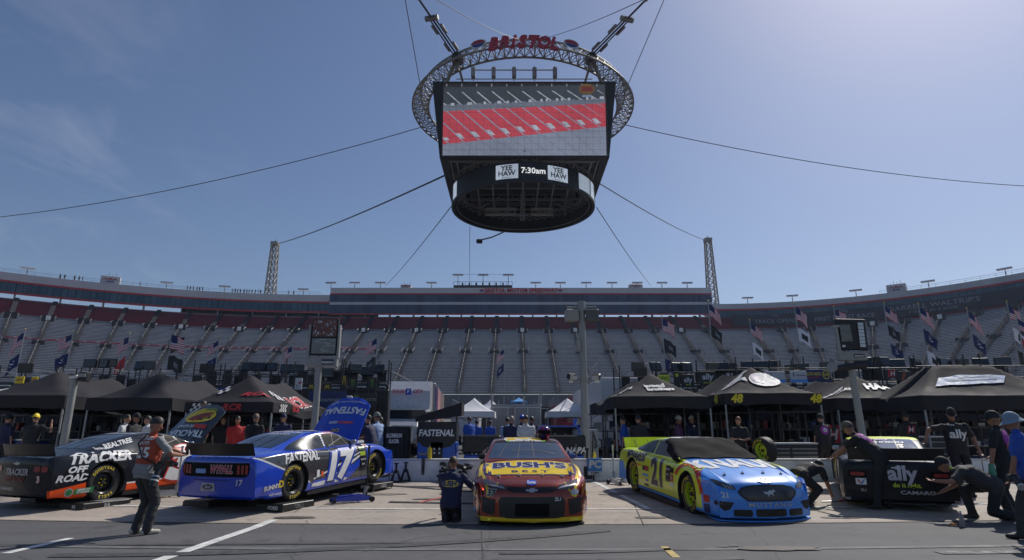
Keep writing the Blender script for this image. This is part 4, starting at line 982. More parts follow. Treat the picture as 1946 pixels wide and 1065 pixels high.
# fascia
WBR = mat('cage_tube', (.09, .10, .12), .4)
for P in ([(-.12, .14), (-.10, .14), (-.12, .80), (-.15, .80)], [(.10, .14), (.12, .14), (.20, .80), (.17, .80)], [(-.50, .30), (-.30, .18), (-.29, .20), (-.49, .33)], [(-.55, .62), (-.2, .50), (.3, .52), (.3, .55), (-.2, .53), (-.54, .66)], [(.35, .2), (.37, .2), (.56, .75), (.53, .75)]): c.poly('cage_tube', 'RW', P, WBR, .007)
for s_ in (-1, 1):
    c.poly('headlight', 'F', [(s_ * .40, .60), (s_ * .46, .67), (s_ * .64, .70), (s_ * .80, .735), (s_ * .81, .68), (s_ * .72, .63), (s_ * .55, .60)], HLT, .005)
    c.poly('headlight_strip', 'F', [(s_ * .44, .615), (s_ * .47, .645), (s_ * .72, .67), (s_ * .70, .655), (s_ * .5, .625)], SILV, .009)
    c.poly('brake_duct', 'F', [(s_ * .60, .46), (s_ * .86, .50), (s_ * .87, .27), (s_ * .72, .22), (s_ * .62, .22)], GRL, .005)
    c.poly('duct_edge', 'F', [(s_ * .60, .465), (s_ * .86, .505), (s_ * .86, .49), (s_ * .60, .45)], mat('copper_edge', (.35, .05, .02), .25, .5), .010)
c.poly('upper_grille', 'F', [(-.42, .60), (-.40, .655), (0, .64), (.40, .655), (.42, .60), (.30, .565), (-.30, .565)], GRL, .005)
c.poly('lower_grille', 'F', [(-.50, .50), (.50, .50), (.55, .44), (.53, .20), (.42, .17), (-.42, .17), (-.53, .20), (-.55, .44)], GRL, .007)
c.poly('radiator_screen', 'F', rrect(-.28, .20, .28, .40), GLD, .008)
b_ = c.poly('bowtie_emblem', 'F', [(-.10, .585), (-.10, .615), (-.035, .615), (-.035, .63), (.045, .63), (.045, .615), (.10, .615), (.085, .585), (.035, .585), (.035, .57), (-.045, .57), (-.045, .585)], SILV, .011)
c.poly('store_emblem', 'F', ell(0, .70, .085, .032), mat('emblem_blue', (.02, .10, .6), .3), .012); c.text('emblem_lettering', 'F', 'Kroger', WD, .05, 0, .70, off=.016)
c.text('small_number', 'F', '37', BKD, .13, -.68, .545, off=.010, bold=.05, shear=.2, layers=((.09, WD),)); c.text('grille_badge', 'F', 'ZL1', WD, .07, .43, .46, off=.012)
c.poly('contingency_sticker', 'F', ell(.72, .56, .07, .04), SILV, .010)
for v in ('R', 'L'):
    sg = 1 if v == 'R' else -1
    for k, mm in enumerate((SKYB, RDD, NVY, YLD, WD)): c.poly('contingency_sticker', v, rrect(min(sg * 1.86, sg * 2.08), .20 + k * .085, max(sg * 1.86, sg * 2.08), .27 + k * .085, .01), mm, .006)
    c.text('door_number', v, '37', YLD, .75, 0, .55, off=.008, bold=.05, shear=.15, layers=((.08, WD),))
hood_pins(c); hood_outline(c); mirror_part(c, 1, BLK); mirror_part(c, -1, mat('mirror_blue', (.05, .1, .3), .3)); car37 = c
# ---- car 21: yellow flanks, blue nose and hood, black windshield cover
FY = (.68, .80, .02); FB = (.05, .28, .82)
c21m = paint('yellow_and_blue_paint', FY, [([(0, 1, 0, -1.95), (0, 0, 1, -.0)], FB), ([(0, 1, 0, -.78), (-1, 0, 0, .74), (0, 0, 1, -.80)], FB), ([(0, 1, 0, -1.45), (0, 1, 1.2, -2.72), (-1, 0, .0, .94), (0, 0, 1, -.45)], FB),
    ([(0, 0, -1, .19)], FB), ([(0, -1, -1, -1.35), (0, 0, -1, .62)], FB), ([(0, 0, -1, .205), (0, 0, 1, -.19), (0, -1, 0, 1.3)], (.02, .02, .02))], .3, 0, .7)
c = Car('stock_car', 'bright yellow and sky blue stock car with a black fabric cover over its windshield', (3.97, 13.30), (.17, -.985), gz(13.3) + .0, R(-2.9))
common(c, c21m, mat('yellow_spoiler', FY, .4), mat('yellow_rim', (.50, .62, .02), .35), splitter=mat('blue_lip', FB, .4), frontside=mat('net_window', (.10, .105, .11), .5, var=.6, scale=14))
c.text('hood_lettering', 'H', 'KNAUF', WD, .86, 0, -1.38, off=.008, bold=.045, sx=.62)
c.poly('roof_panel', 'RW', [(-.50, -.62), (.50, -.62), (.52, .05), (-.52, .05)], WD, .004); c.text('roof_number', 'T', '21', mat('number_black', (.015, .015, .02), .35), .80, .28, 0.0, off=.008, bold=.05)
c.poly('grille', 'F', [(-.40, .38), (-.52, .47), (-.55, .53), (-.48, .60), (-.3, .635), (0, .645), (.3, .635), (.48, .60), (.55, .53), (.52, .47), (.40, .38)], GRL, .006)
c.poly('grille_inner', 'F', [(-.37, .40), (-.47, .48), (-.50, .53), (-.44, .585), (-.28, .615), (0, .625), (.28, .615), (.44, .585), (.50, .53), (.47, .48), (.37, .40)], mat('grille_gloss', (.05, .052, .06), .15), .009)
for k in range(-4, 5): c.poly('grille_bar', 'F', [(k * .1 - .004, .41), (k * .1 + .004, .41), (k * .1 + .004, .60), (k * .1 - .004, .60)], GRL2, .011)
c.poly('pony_emblem', 'F', [(-.09, .50), (-.13, .54), (-.05, .53), (0, .56), (.04, .55), (.07, .575), (.085, .55), (.12, .545), (.06, .52), (.05, .49), (.09, .46), (.03, .49), (-.01, .50), (-.03, .45), (-.05, .49)], SILV, .014)
c.text('fascia_lettering', 'F', 'MUSTANG', SILV, .095, 0, .325, off=.010, sx=1.55, space=1.25, bold=.02)
c.poly('maker_oval', 'F', ell(0, .700, .14, .034), SILV, .010); c.poly('maker_oval', 'F', ell(0, .700, .125, .027), NVY, .013); c.text('maker_lettering', 'F', 'Ford', WD, .06, 0, .700, off=.017, shear=.3)
c.poly('lower_intake', 'F', rrect(-.28, .14, .28, .26), GRL, .008)
for s_ in (-1, 1):
    q = sorted([s_ * .34, s_ * .64]); c.poly('lower_intake', 'F', rrect(q[0], .14, q[1], .25), GRL, .008)
    c.poly('headlight', 'F', [(s_ * .56, .56), (s_ * .58, .62), (s_ * .80, .70), (s_ * .86, .70), (s_ * .84, .62), (s_ * .70, .57)], HLT, .006)
    for k in range(3): a = .60 + k * .045; c.poly('headlight_bar', 'F', [(s_ * a, .57), (s_ * (a + .016), .57), (s_ * (a + .055), .635), (s_ * (a + .04), .635)], SILV, .010)
    c.poly('fog_intake', 'F', [(s_ * .62, .36), (s_ * .88, .38), (s_ * .89, .32), (s_ * .78, .22), (s_ * .70, .24)], GRL, .006); c.poly('fog_strip', 'F', [(s_ * .63, .345), (s_ * .87, .365), (s_ * .86, .34), (s_ * .65, .325)], GRL2, .010)
c.text('small_number', 'F', '21', WD, .12, -.74, .47, off=.010, bold=.03)
c.text('door_number', 'R', '21', mat('number_grey_black', (.03, .03, .035), .35), .72, .02, .55, off=.009, bold=.03, sx=.95, layers=((.058, SILV),), shear=-.05)
c.text('quarter_lettering', 'R', 'MENARDS', BKD, .25, -1.22, .80, off=.010, bold=.04, shear=.2, sx=.9, arch=True, layers=((.075, WD),))
c.poly('quarter_swoosh', 'R', [(-1.9, .66), (-1.5, .70), (-1.0, .62), (-.8, .66), (-1.0, .655), (-1.45, .735)], ORG, .005, arch=True)
for (u, v, w, h, mm) in ((.55, .62, .22, .30, BKD), (.74, .70, .14, .10, BKD), (.74, .56, .12, .13, RDD), (.74, .44, .15, .07, WD)): c.poly('contingency_sticker', 'R', rrect(u - w / 2, v - h / 2, u + w / 2, v + h / 2, .01), mm, .007)
c.text('sticker_lettering', 'R', 'PENALTY', WD, .045, .55, .70, off=.011); c.text('sticker_lettering', 'R', 'BOX', WD, .05, .55, .60, off=.011); c.text('sticker_lettering', 'R', '31', WD, .09, .74, .56, off=.011)
for (u, v, w, h, mm) in ((-.62, .60, .32, .10, BKD), (-.57, .60, .2, .08, RDD), (-.62, .46, .28, .045, SKYB), (-.55, .36, .14, .05, BLU), (-.58, .26, .22, .05, BKD), (2.08, .38, .14, .12, RDD), (2.08, .22, .14, .14, NVY)): c.poly('contingency_sticker', 'R', rrect(u - w / 2, v - h / 2, u + w / 2, v + h / 2, .01), mm, .007)
arc = [(1.397 + .60 * math.cos(R(a)), .37 + .56 * math.sin(R(a))) for a in range(150, 15, -9)] + [(1.397 + .54 * math.cos(R(a)), .37 + .50 * math.sin(R(a))) for a in range(24, 151, 9)]
for a0 in range(0, 14): 
    A = [(1.397 + (.62 if k in (0, 3) else .53) * math.cos(R(q)), .37 + (.56 if k in (0, 3) else .485) * math.sin(R(q))) for k, q in enumerate((148 - a0 * 10, 148 - a0 * 10, 138 - a0 * 10, 138 - a0 * 10))]
    c.poly('fender_arc', 'R', A, RDD, .006)
c.text('roof_rail_lettering', 'R', 'MENARD', SKYB, .05, -.1, 1.225, off=.006)
hood_pins(c); hood_outline(c, mat('blue_seam', (.02, .1, .35), .5)); car21 = c; CAR21 = c
# ---- car 17: royal blue, hex pattern flank, raised on stands, hood up
B17 = (.008, .055, .52)
c17m = paint('royal_blue_paint', B17, [([(1, 0, 0, -.80), (0, 0, -1, .89), (0, 0, 1, -.20), (0, 1, .0, 2.34), (0, .42, 1, .12), (0, -1, 0, 1.02), (0, .0, 1, -.2)], (.055, .056, .064)),
    ([(1, 0, 0, -.80), (0, 0, -1, .89), (0, 1, .0, 2.34), (0, .42, 1, .12), (0, -1, 0, 1.02), 'hex'], (.010, .010, .012)),
    ([(1, 0, 0, -.80), (0, .42, 1, .12), (0, -.42, -1, -.085), (0, -1, 0, -.95)], (.62, .62, .62))], .2, 0, .9)
c = Car('stock_car', 'royal blue stock car seen from behind with its hood raised, set up on low stands', (-4.64, 13.98), (.36, .933), .26, R(2.8))
common(c, c17m, mat('carbon_black', (.015, .015, .016), .35), mat('black_rim', (.02, .02, .022), .35), splitter=BLK)
for k in range(4):
    pass
c.text('roof_lettering', 'RW', 'FASTENAL', WD, .17, 0, -.60, off=.008, sx=1.05, shear=.2); c.text('rear_window_lettering', 'RW', 'STENHOUSE JR', WD, .085, 0, -.83, off=.010)
c.poly('roof_panel', 'RW', [(-.44, -.32), (.44, -.32), (.42, .02), (-.42, .02)], WD, .006)
c.poly('tail_panel', 'B', [(-.80, .60), (-.82, .70), (-.80, .80), (.80, .80), (.82, .70), (.80, .60), (.74, .55), (-.74, .55)], GLD, .006)
TLR = mat('taillight_red', (.28, .015, .015), .2, coat=1)
for s_ in (-1, 1):
    for k in range(3): a = .56 + k * .085; c.poly('taillight', 'B', rrect(min(s_ * a, s_ * (a + .055)), .60, max(s_ * a, s_ * (a + .055)), .76, .012), TLR, .011)
c.text('tail_lettering', 'B', 'WYPALL', mat('wypall_red', (.5, .02, .04), .3), .19, .20, .68, off=.014, bold=.03, shear=.25, sx=.72, layers=((.07, WD),)); c.poly('tail_sticker', 'B', rrect(-.42, .61, -.16, .69, .01), mat('pale_blue', (.25, .4, .75), .4), .010)
c.poly('maker_plate', 'B', [(-.28, .30), (.08, .30), (.06, .44), (-.24, .44)], SILV, .008); c.poly('maker_oval', 'B', ell(-.10, .37, .13, .05), NVY, .011); c.text('maker_lettering', 'B', 'Ford', WD, .07, -.10, .37, off=.014, shear=.3)
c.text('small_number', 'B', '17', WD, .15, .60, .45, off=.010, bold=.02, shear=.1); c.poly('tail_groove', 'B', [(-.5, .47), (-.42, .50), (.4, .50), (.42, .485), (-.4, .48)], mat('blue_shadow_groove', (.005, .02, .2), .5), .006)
c.poly('rear_diffuser', 'B', [(-.85, .11), (-.80, .20), (.3, .20), (.4, .11)], BKD, .008)
c.text('quarter_lettering', 'R', 'FASTENAL', WD, .26, -1.18, .80, off=.009, bold=.035, sx=.86, shear=.12, arch=True)
c.text('door_number', 'R', '17', WD, .78, -.08, .53, off=.012, bold=.06, sx=1.1, shear=.28, layers=((.10, BKD), (.135, BLU)))
c.poly('door_base_panel', 'R', [(-.9, .19), (-.85, .30), (-.3, .34), (.45, .5), (.75, .62), (.75, .48), (.40, .25), (.1, .19)], mat('blue_decal', B17, .25, coat=.8), .004)
for P in ([(-.9, .20), (-.88, .26), (.0, .30), (.3, .24), (.2, .20)], [(-.85, .36), (-.1, .54), (.78, .76), (.78, .74), (-.1, .50), (-.85, .33)], [(-.80, .19), (-.55, .19), (.2, .52), (.76, .70), (.76, .66), (.25, .46), (-.3, .25)]): c.poly('side_stripe', 'R', P, WD, .007, arch=True)
for (u, v, w, h, mm) in ((.83, .82, .20, .08, BKD), (.84, .71, .18, .09, mat('lime', (.35, .5, .02), .4)), (.85, .52, .20, .26, BKD), (1.02, .86, .16, .06, WD), (-.72, .44, .09, .14, WD), (-.58, .42, .07, .10, ORG)): c.poly('contingency_sticker', 'R', rrect(u - w / 2, v - h / 2, u + w / 2, v + h / 2, .01), mm, .016, arch=True)
c.text('sticker_lettering', 'R', '3M', RDD, .055, 1.02, .86, off=.02); c.text('sticker_lettering', 'R', 'PENALTY', WD, .045, .85, .58, off=.02); c.text('sticker_lettering', 'R', 'MONSTER', GRN, .035, .83, .82, off=.02); c.text('sticker_lettering', 'R', 'BOX', WD, .045, .85, .48, off=.02)
c.text('quarter_lower_lettering', 'R', 'SUNNY', WD, .11, -2.02, .33, off=.009, bold=.03, ang=.08, layers=((.07, mat('purple', (.05, .02, .2), .4)),)); c.text('quarter_lower_lettering', 'R', 'D', YLD, .17, -1.79, .36, off=.009, bold=.05, layers=((.09, NVY),)); c.text('quarter_lower_lettering', 'R', 'RUST-OLEUM', WD, .05, -1.92, .20, off=.009)
c.text('roof_rail_lettering', 'R', 'STENHOUSE JR', mat('pink', (.7, .15, .2), .4), .05, -.1, 1.222, off=.006)
c.poly('a_pillar_panel', 'R', [(.36, 1.14), (.74, .955), (.80, .955), (.40, 1.16)], WD, .006); c.poly('belt_panel', 'R', [(.20, .90), (.70, .90), (.72, .84), (.10, .84)], WD, .005)
for k in range(5): c.poly('window_sticker', 'R', rrect(-.415, .96 + k * .048, -.365, .995 + k * .048, .005), WD, .009)
mirror_part(c, 1, SILV)
def raised_hood(c, outer, text, ang=55):
    h = bpy.data.objects.new('hood', None); COL.objects.link(h); h.parent = c.t; h.location = (0, .92, .93); h.rotation_euler = (R(ang), 0, 0)
    wd = lambda v: .72 - .10 * v - (.16 * max(0, (v - .86) / .14) ** 2)
    f = lambda u, v, o=0: ((u * 2 - 1) * wd(v), v * 1.32 + (-.10 * abs(u * 2 - 1) ** 2.5 * v), .045 * (1 - (u * 2 - 1) ** 2) - .06 * v * v + o + .012 * math.exp(-((abs(u * 2 - 1) - .55) / .12) ** 2))
    b = MB(); b.grid(lambda u, v: f(u, v), 24, 20, outer); b.grid(lambda u, v: f(u, v, -.03), 24, 20, DARK)
    for e in (0, 1): b.grid(lambda u, v: f(e, v, -.03 * u), 1, 20, outer); b.grid(lambda u, v: f(v, e, -.03 * u), 1, 20, outer)
    b.build('hood_panel', h, smooth=50)
    for txt, m, size, u0, v0, kw in text:
        V, F = text_geo(txt, kw.get('bold', .035), kw.get('shear', 0), 1, 'CENTER'); b = MB(); vs = []
        for x, y, *_ in V:
            X, Y = -(x * size * kw.get('sx', 1)) + u0, -y * size + v0; v_ = Y / 1.32; u_ = X / wd(min(1, max(0, v_))) / 2 + .5; p = f(u_, v_, .012); vs.append((X, Y - .10 * abs(u_ * 2 - 1) ** 2.5 * v_, p[2]))
        b.add(vs, F, m); b.build('hood_lettering', h)
    return h, f
b17h = mat('royal_blue_hood', B17, .22, coat=.8)
h17, _ = raised_hood(c, b17h, (('FASTENAL', WD, .27, 0, .92, dict(sx=.98, bold=.04)), ('Industrial & Construction Supplies', WD, .075, 0, 1.17, dict(bold=.01)), ('GEAR', WD, .10, -.16, .55, {}), ('WRENCH', ORG, .10, .20, .55, {}), ('CAT', YLD, .13, 0, .32, {})))
b = MB(); b.box((0, 1.28, .06), (.14, .03, .07), WHITE); b.build('hood_prop_tag', h17)
c.poly('engine_bay', 'H', [(-.60, -2.1), (.60, -2.1), (.66, -1.5), (.68, -.95), (-.68, -.95), (-.66, -1.5)], WELL, .004)
b = MB(); b.box((0, 1.15, .92), (.9, .35, .08), BLU, bev=.02); b.cyl((0, 1.45, .85), (0, 1.45, .98), .17, BLU, n=16)
for x in (-.35, .35): b.cyl((x, 1.2, .9), (x, 1.7, .9), .06, SILV, n=8)
b.build('engine', c.t); car17 = c
# ---- car 3: black with orange quarter, hood up
c3m = paint('gloss_black_paint', (.012, .013, .018), [([(0, 0, -1, .40), (0, -1, 0, -1.75), (1, 0, 0, -.86), (0, .15, -1, .66)], (.85, .09, .015)), ([(0, 0, -1, .27), (0, 1, 0, .95), (1, 0, 0, -.86), (0, -1, 0, 1.2)], (.85, .09, .015)),
    ([(0, 0, -1, .30), (0, 0, 1, -.27), (0, 1, 0, .95), (1, 0, 0, -.86), (0, -1, 0, 1.2)], (.7, .7, .7))], .25, 0, .2)
c = Car('stock_car', 'gloss black stock car with orange lower quarter and raised hood with yellow oval', (-8.52, 14.35), (.39, .92), .22, R(2.4))
common(c, c3m, BLK, mat('black_rim2', (.018, .018, .02), .3), glassm=mat('dark_glass', (.02, .03, .05), .12, spec=.4))
c.text('quarter_lettering', 'R', 'TRACKER', WD, .255, -1.52, .835, off=.008, bold=.045, shear=.3, sx=1.12, arch=True); c.text('quarter_lettering', 'R', 'OFF', WD, .16, -1.98, .645, off=.008, bold=.045, shear=.3, sx=1.2, arch=True); c.text('quarter_lettering', 'R', 'ROAD', WD, .17, -2.06, .495, off=.008, bold=.04, shear=.3, sx=1.15, arch=True)
c.text('door_number', 'R', '3', WD, .86, .25, .56, off=.012, bold=.09, sx=1.4, shear=.3, layers=((.12, RDD),)); c.text('window_lettering', 'R', 'REALTREE', WD, .12, -1.05, 1.075, ang=.20, off=.009, bold=.04, shear=.2, sx=1.1)
c.poly('oval_sticker', 'R', ell(-2.08, .24, .075, .075), SILV, .009); c.poly('oval_sticker', 'R', ell(-2.08, .24, .055, .055), mat('sticker_green', (.02, .2, .06), .4), .012); c.poly('green_sticker', 'R', [(-2.0, .19), (-1.66, .20), (-1.62, .30), (-1.98, .29)], mat('sticker_green', (0, 0, 0)), .009)
c.text('sticker_lettering', 'R', 'AMERICAN', WD, .05, -1.82, .267, off=.013, shear=.2, bold=.03); c.text('sticker_lettering', 'R', 'ETHANOL', WD, .05, -1.83, .222, off=.013, shear=.2, bold=.03)
c.text('small_number', 'R', '31', WD, .10, -.72, .42, off=.009); c.text('window_lettering', 'R', 'Symbicort', WD, .06, -1.40, 1.0, off=.009); c.poly('sticker', 'R', rrect(-.78, .52, -.66, .60), SILV, .008)
c.text('tail_lettering', 'B', 'TRACKER', SILV, .16, 0, .63, off=.010, bold=.04, shear=.3); c.text('tail_lettering', 'B', 'OFF ROAD', mat('dim_red', (.25, .02, .04), .4), .12, -.05, .50, off=.010, shear=.3); c.text('tail_lettering', 'B', 'CAMARO', SILV, .08, -.25, .32, off=.010, sx=1.4); c.text('small_number', 'B', '3', WD, .16, .63, .50, off=.010, bold=.04, layers=((.09, RDD),))
for s_ in (-1, 1):
    for k in range(2): q = sorted([s_ * (.50 + k * .18), s_ * (.66 + k * .18)]); c.poly('taillight', 'B', rrect(q[0], .64, q[1], .74, .04), TLR, .009)
c.poly('bowtie_emblem', 'B', [(-.10, .775), (-.10, .80), (-.035, .80), (-.035, .815), (.045, .815), (.045, .80), (.10, .80), (.085, .775), (.035, .775), (.035, .76), (-.045, .76), (-.045, .775)], SILV, .009)
c.poly('roof_panel', 'RW', [(-.5, -.6), (.5, -.6), (.5, 0), (-.5, 0)], SILV, .005); c.text('roof_number', 'T', '3', BKD, .8, .28, 0, off=.009, bold=.08)
h3, f3 = raised_hood(c, mat('black_hood', (.012, .014, .02), .18, coat=.8), (('TRACKER', WD, .28, 0, .33, dict(sx=.95, shear=-.3)), ('OFF ROAD', WD, .13, -.15, .56, dict(shear=-.3))), 47)
b = MB(); 
def onh(pts, m, o): b.add([(x, y - .10 * abs(x / .65) ** 2.5 * y / 1.32, .045 * (1 - (x / .66) ** 2) - .06 * (y / 1.32) ** 2 + o) for x, y in pts], [tuple(range(len(pts)))], m)
onh(ell(0, .92, .50, .25), YLD, .018); onh([(.10, .50), (.52, .50), (.50, .62), (.10, .62)], RDD, .018); onh([(-.35, .80), (-.1, .72), (.3, .9), (.4, 1.05), (.1, 1.0), (-.2, .9)], mat('logo_maroon', (.25, .03, .02), .4), .023); onh([(.0, 1.1), (.3, 1.13), (.48, 1.08), (.3, 1.2), (.05, 1.18)], mat('fish_green', (.12, .2, .05), .4), .023)
b.build('hood_logo', h3); c.poly('engine_bay', 'H', [(-.60, -2.1), (.60, -2.1), (.66, -1.5), (.68, -.95), (-.68, -.95), (-.66, -1.5)], WELL, .004); mirror_part(c, 1, SILV); car3 = c
# ---- car 48: black, from behind
PURP = (.22, .03, .24)
c48m = paint('satin_black_paint', (.010, .010, .014), [([(-1, 0, 0, -1)], PURP), ([(0, 0, 1, -1.225), (0, 1, 0, .9)], (.62, .72, .02)), ([(1, 0, 0, -.82), (0, 1, 0, 1.2), (0, -1, 0, .3), (0, 0, -1, .85)], PURP), ([(1, 0, 0, -.84), (0, -1, 0, -1.85), (0, .35, -1, 1.05)], (.32, .25, .27))], .4, 0, .15)
c = Car('stock_car', 'black stock car seen from behind with white lettering on its tail and yellow roof edge', (8.42, 14.2), (.43, .90), gz(14.2), R(1.9))
common(c, c48m, BLK, mat('black_rim3', (.018, .018, .02), .3), glassm=mat('blue_sky_glass', (.05, .085, .14), .08, coat=.8))
c.text('tail_lettering', 'B', 'ally', mat('white_grey', (.55, .52, .58), .4), .36, .06, .68, off=.010, bold=.035); c.text('tail_lettering', 'B', 'do it right.', mat('lime_text', (.55, .68, .03), .4), .11, .12, .47, off=.010); c.text('tail_lettering', 'B', 'CAMARO', SILV, .09, .28, .34, off=.010, sx=1.5)
c.poly('bowtie_emblem', 'B', [(-.10, .775), (-.10, .80), (-.035, .80), (-.035, .815), (.045, .815), (.045, .80), (.10, .80), (.085, .775), (.035, .775), (.035, .76), (-.045, .76), (-.045, .775)], SILV, .009)
for s_ in (-1, 1):
    q = sorted([s_ * .52, s_ * .84]); c.poly('taillight', 'B', rrect(q[0], .60, q[1], .72, .05), GLD, .008); q = sorted([s_ * .56, s_ * .80]); c.poly('taillight', 'B', rrect(q[0], .625, q[1], .695, .03), TLR, .011)
c.poly('oil_sticker', 'B', rrect(-.72, .46, -.54, .58, .01), WD, .010); c.poly('oil_sticker_mark', 'B', [(-.70, .55), (-.64, .48), (-.62, .48), (-.67, .56)], RDD, .013); c.poly('oil_sticker_mark', 'B', [(-.64, .48), (-.58, .56), (-.56, .56), (-.62, .47)], BLU, .014); c.text('tail_badge', 'B', 'ZL1', SILV, .06, -.60, .36, off=.010)
c.poly('door_circle', 'L', ell(-(-1.62), .62, .24, .24), WD, .006, arch=True); c.text('door_circle_lettering', 'L', 'a', mat('purple_black', (.06, .01, .07), .4), .34, 1.62, .62, off=.010, bold=.05, arch=True)
c.text('door_number', 'L', '48', YLD, .7, -.1, .55, off=.009, bold=.05, shear=.15)
c.text('window_lettering', 'RW', 'ally', mat('purple_text', (.3, .1, .4), .4), .20, -.05, -.80, off=.010); c.text('window_lettering', 'RW', 'JOHNSON', WD, .12, 0, -1.02, off=.010, sx=1.2)
c.poly('window_sticker', 'RW', rrect(.2, -1.22, .30, -1.14), YLD, .009); c.poly('number_sticker', 'RW', rrect(.22, -1.34, .29, -1.26), WD, .009)
b = MB(); ST2 = mat('chassis_tube', (.10, .10, .11), .5)
b.tube([(-.3, -2.30, .12), (.75, -2.30, .12)], .015, ST2, n=6); b.tube([(.2, -2.3, .12), (.62, -2.2, .02), (.70, -2.3, .12)], .012, ST2, n=6); b.build('chassis_tube', c.t); mirror_part(c, -1, SILV); car48 = c
# rear-window visible fastening strips on all rear windows
for cc in (car17, car3, car48):
    for x in (-.18, .18): cc.poly('window_strap', 'RW', [(x - .012, -.74), (x + .012, -.74), (x + .014, -1.6), (x - .010, -1.6)], DARK, .009)
# ---- black fabric windshield cover on car 21: draped sheet with folds
def coverz(x, y):
    h, n, i, d = BVH.ray_cast(Vector((x, y, 3)), Vector((0, 0, -1)))
    return h, n
b = MB(); vs = []; nu, nv = 44, 30; bad = set()
FAB = mat('black_fabric', (.017, .016, .017), .9, var=.08, scale=5, bump=.1, bscale=5, spec=.12)
for i in range(nu + 1):
    for j in range(nv + 1):
        u, v = i / nu * 2 - 1, j / nv; y = -.02 + v * .94 + .03 * math.sin(u * 7); x = u * (.72 + .12 * v + .05 * (v > .2)); x = max(-.93, min(.93, x))
        h, n = coverz(max(-.925, min(.925, x)), y - .04 * abs(u))
        if h is None: h = Vector((x, y, .8)); n = Vector((0, 0, 1))
        o = .014 + .007 * math.sin(u * 7 + v * 9 + 2 * noise.noise(Vector((u * 2, v * 2, 4)))) + .004 * math.sin(v * 17 - u * 4) + .008 * noise.noise(Vector((u * 2, v * 3, 1)))
        if n.z < .3: n = Vector((n.x, n.y, .3)).normalized()
        vs.append(h + n * max(.006, o))
b.add(vs, [(i * (nv + 1) + j, (i + 1) * (nv + 1) + j, (i + 1) * (nv + 1) + j + 1, i * (nv + 1) + j + 1) for i in range(nu) for j in range(nv)], FAB)
o = b.build('windshield_cover', None, smooth=60); tag(o, 'wrinkled black fabric sheet lying over the windshield of the yellow and blue car', 'fabric cover')
o.location = car21.t.location; o.rotation_euler = car21.t.rotation_euler; md = o.modifiers.new('thick', 'SOLIDIFY'); md.thickness = .006; md.offset = 1
# ------------------------------------------------------------------ people
import numpy as np
SKIN = mat('skin', (.42, .22, .14), .5, var=.08); SKIN2 = mat('tanned_skin', (.30, .145, .09), .5, var=.08); SKIN3 = mat('dark_skin', (.12, .06, .04), .5, var=.08)
def ik(a, c, l1, l2, pole):
    d = c - a; L = min(d.length, (l1 + l2) * .999); d.normalize(); c = a + d * L
    x = (l1 * l1 - l2 * l2 + L * L) / (2 * L); h = math.sqrt(max(0, l1 * l1 - x * x)); p = Vector(pole); p -= d * p.dot(d)
    if p.length < 1e-4: p = Vector((0, 0, 1)) - d * d.z
    return a + d * x + p.normalized() * h, c
class Fig:
    def __init__(s): s.b = MB(); s.seg = []; s.m = bpy.data.materials
    def cap(s, p, q, r0, r1, tag_):
        p, q = Vector(p), Vector(q); d = q - p; L = max(d.length, 1e-4); dn = d / L if d.length > 1e-4 else Vector((0, 0, 1)); pts = []; rs = []
        for k in range(4): a = R(90 - k * 30); pts.append(p - dn * r0 * math.sin(a)); rs.append(max(.001, r0 * math.cos(a)))
        for k in range(4): a = R(k * 30); pts.append(q + dn * r1 * math.sin(a)); rs.append(max(.001, r1 * math.cos(a)))
        # explicit frame tube
        qn = dn.to_track_quat('Z', 'Y'); n = 10; vs = []; fs = []
        for P, rr in zip(pts, rs):
            for j in range(n): t = 2 * math.pi * j / n; vs.append(P + qn @ Vector((math.cos(t) * rr, math.sin(t) * rr, 0)))
        k = len(pts)
        for i in range(k - 1):
            for j in range(n): fs.append((i * n + j, i * n + (j + 1) % n, (i + 1) * n + (j + 1) % n, (i + 1) * n + j))
        fs += [tuple(range(n))[::-1], tuple(range((k - 1) * n, k * n))]
        s.b.add(vs, fs, BLK); s.seg.append((p, q, r0, r1, tag_))
    def ell(s, c, X, Y, Z, tag_, n=12):
        c = Vector(c); vs = []; fs = []; m = n // 2
        for i in range(m + 1):
            ph = math.pi * i / m
            for j in range(n): t = 2 * math.pi * j / n; vs.append(c + X * math.sin(ph) * math.cos(t) + Y * math.sin(ph) * math.sin(t) + Z * math.cos(ph))
        for i in range(m):
            for j in range(n): fs.append((i * n + j, i * n + (j + 1) % n, (i + 1) * n + (j + 1) % n, (i + 1) * n + j))
        s.b.add(vs, fs, BLK); r = min(X.length, Y.length, Z.length); s.seg.append((c, c + Z * .01, r, r, tag_))
    def loft(s, rings, tag_, n=16):      # rings: (centre, X half vector, Y half vector)
        vs = []; fs = []
        for c, X, Y in rings:
            for j in range(n): t = 2 * math.pi * j / n; ct, st_ = math.cos(t), math.sin(t); vs.append(c + X * (abs(ct) ** .85 * (1 if ct > 0 else -1)) + Y * (abs(st_) ** .85 * (1 if st_ > 0 else -1)))
        for i in range(len(rings) - 1):
            for j in range(n): fs.append((i * n + j, i * n + (j + 1) % n, (i + 1) * n + (j + 1) % n, (i + 1) * n + j))
        fs += [tuple(range(n))[::-1], tuple(range((len(rings) - 1) * n, len(rings) * n))]; s.b.add(vs, fs, BLK)
        for i in range(len(rings) - 1): r = min(rings[i][1].length, rings[i][2].length); r2 = min(rings[i + 1][1].length, rings[i + 1][2].length); X = rings[i][1].normalized(); 
        for (c, X, Y), (c2, X2, Y2) in zip(rings, rings[1:]):
            for f in (-.55, 0, .55): s.seg.append((c + X * f, c2 + X2 * f, Y.length, Y2.length, tag_))
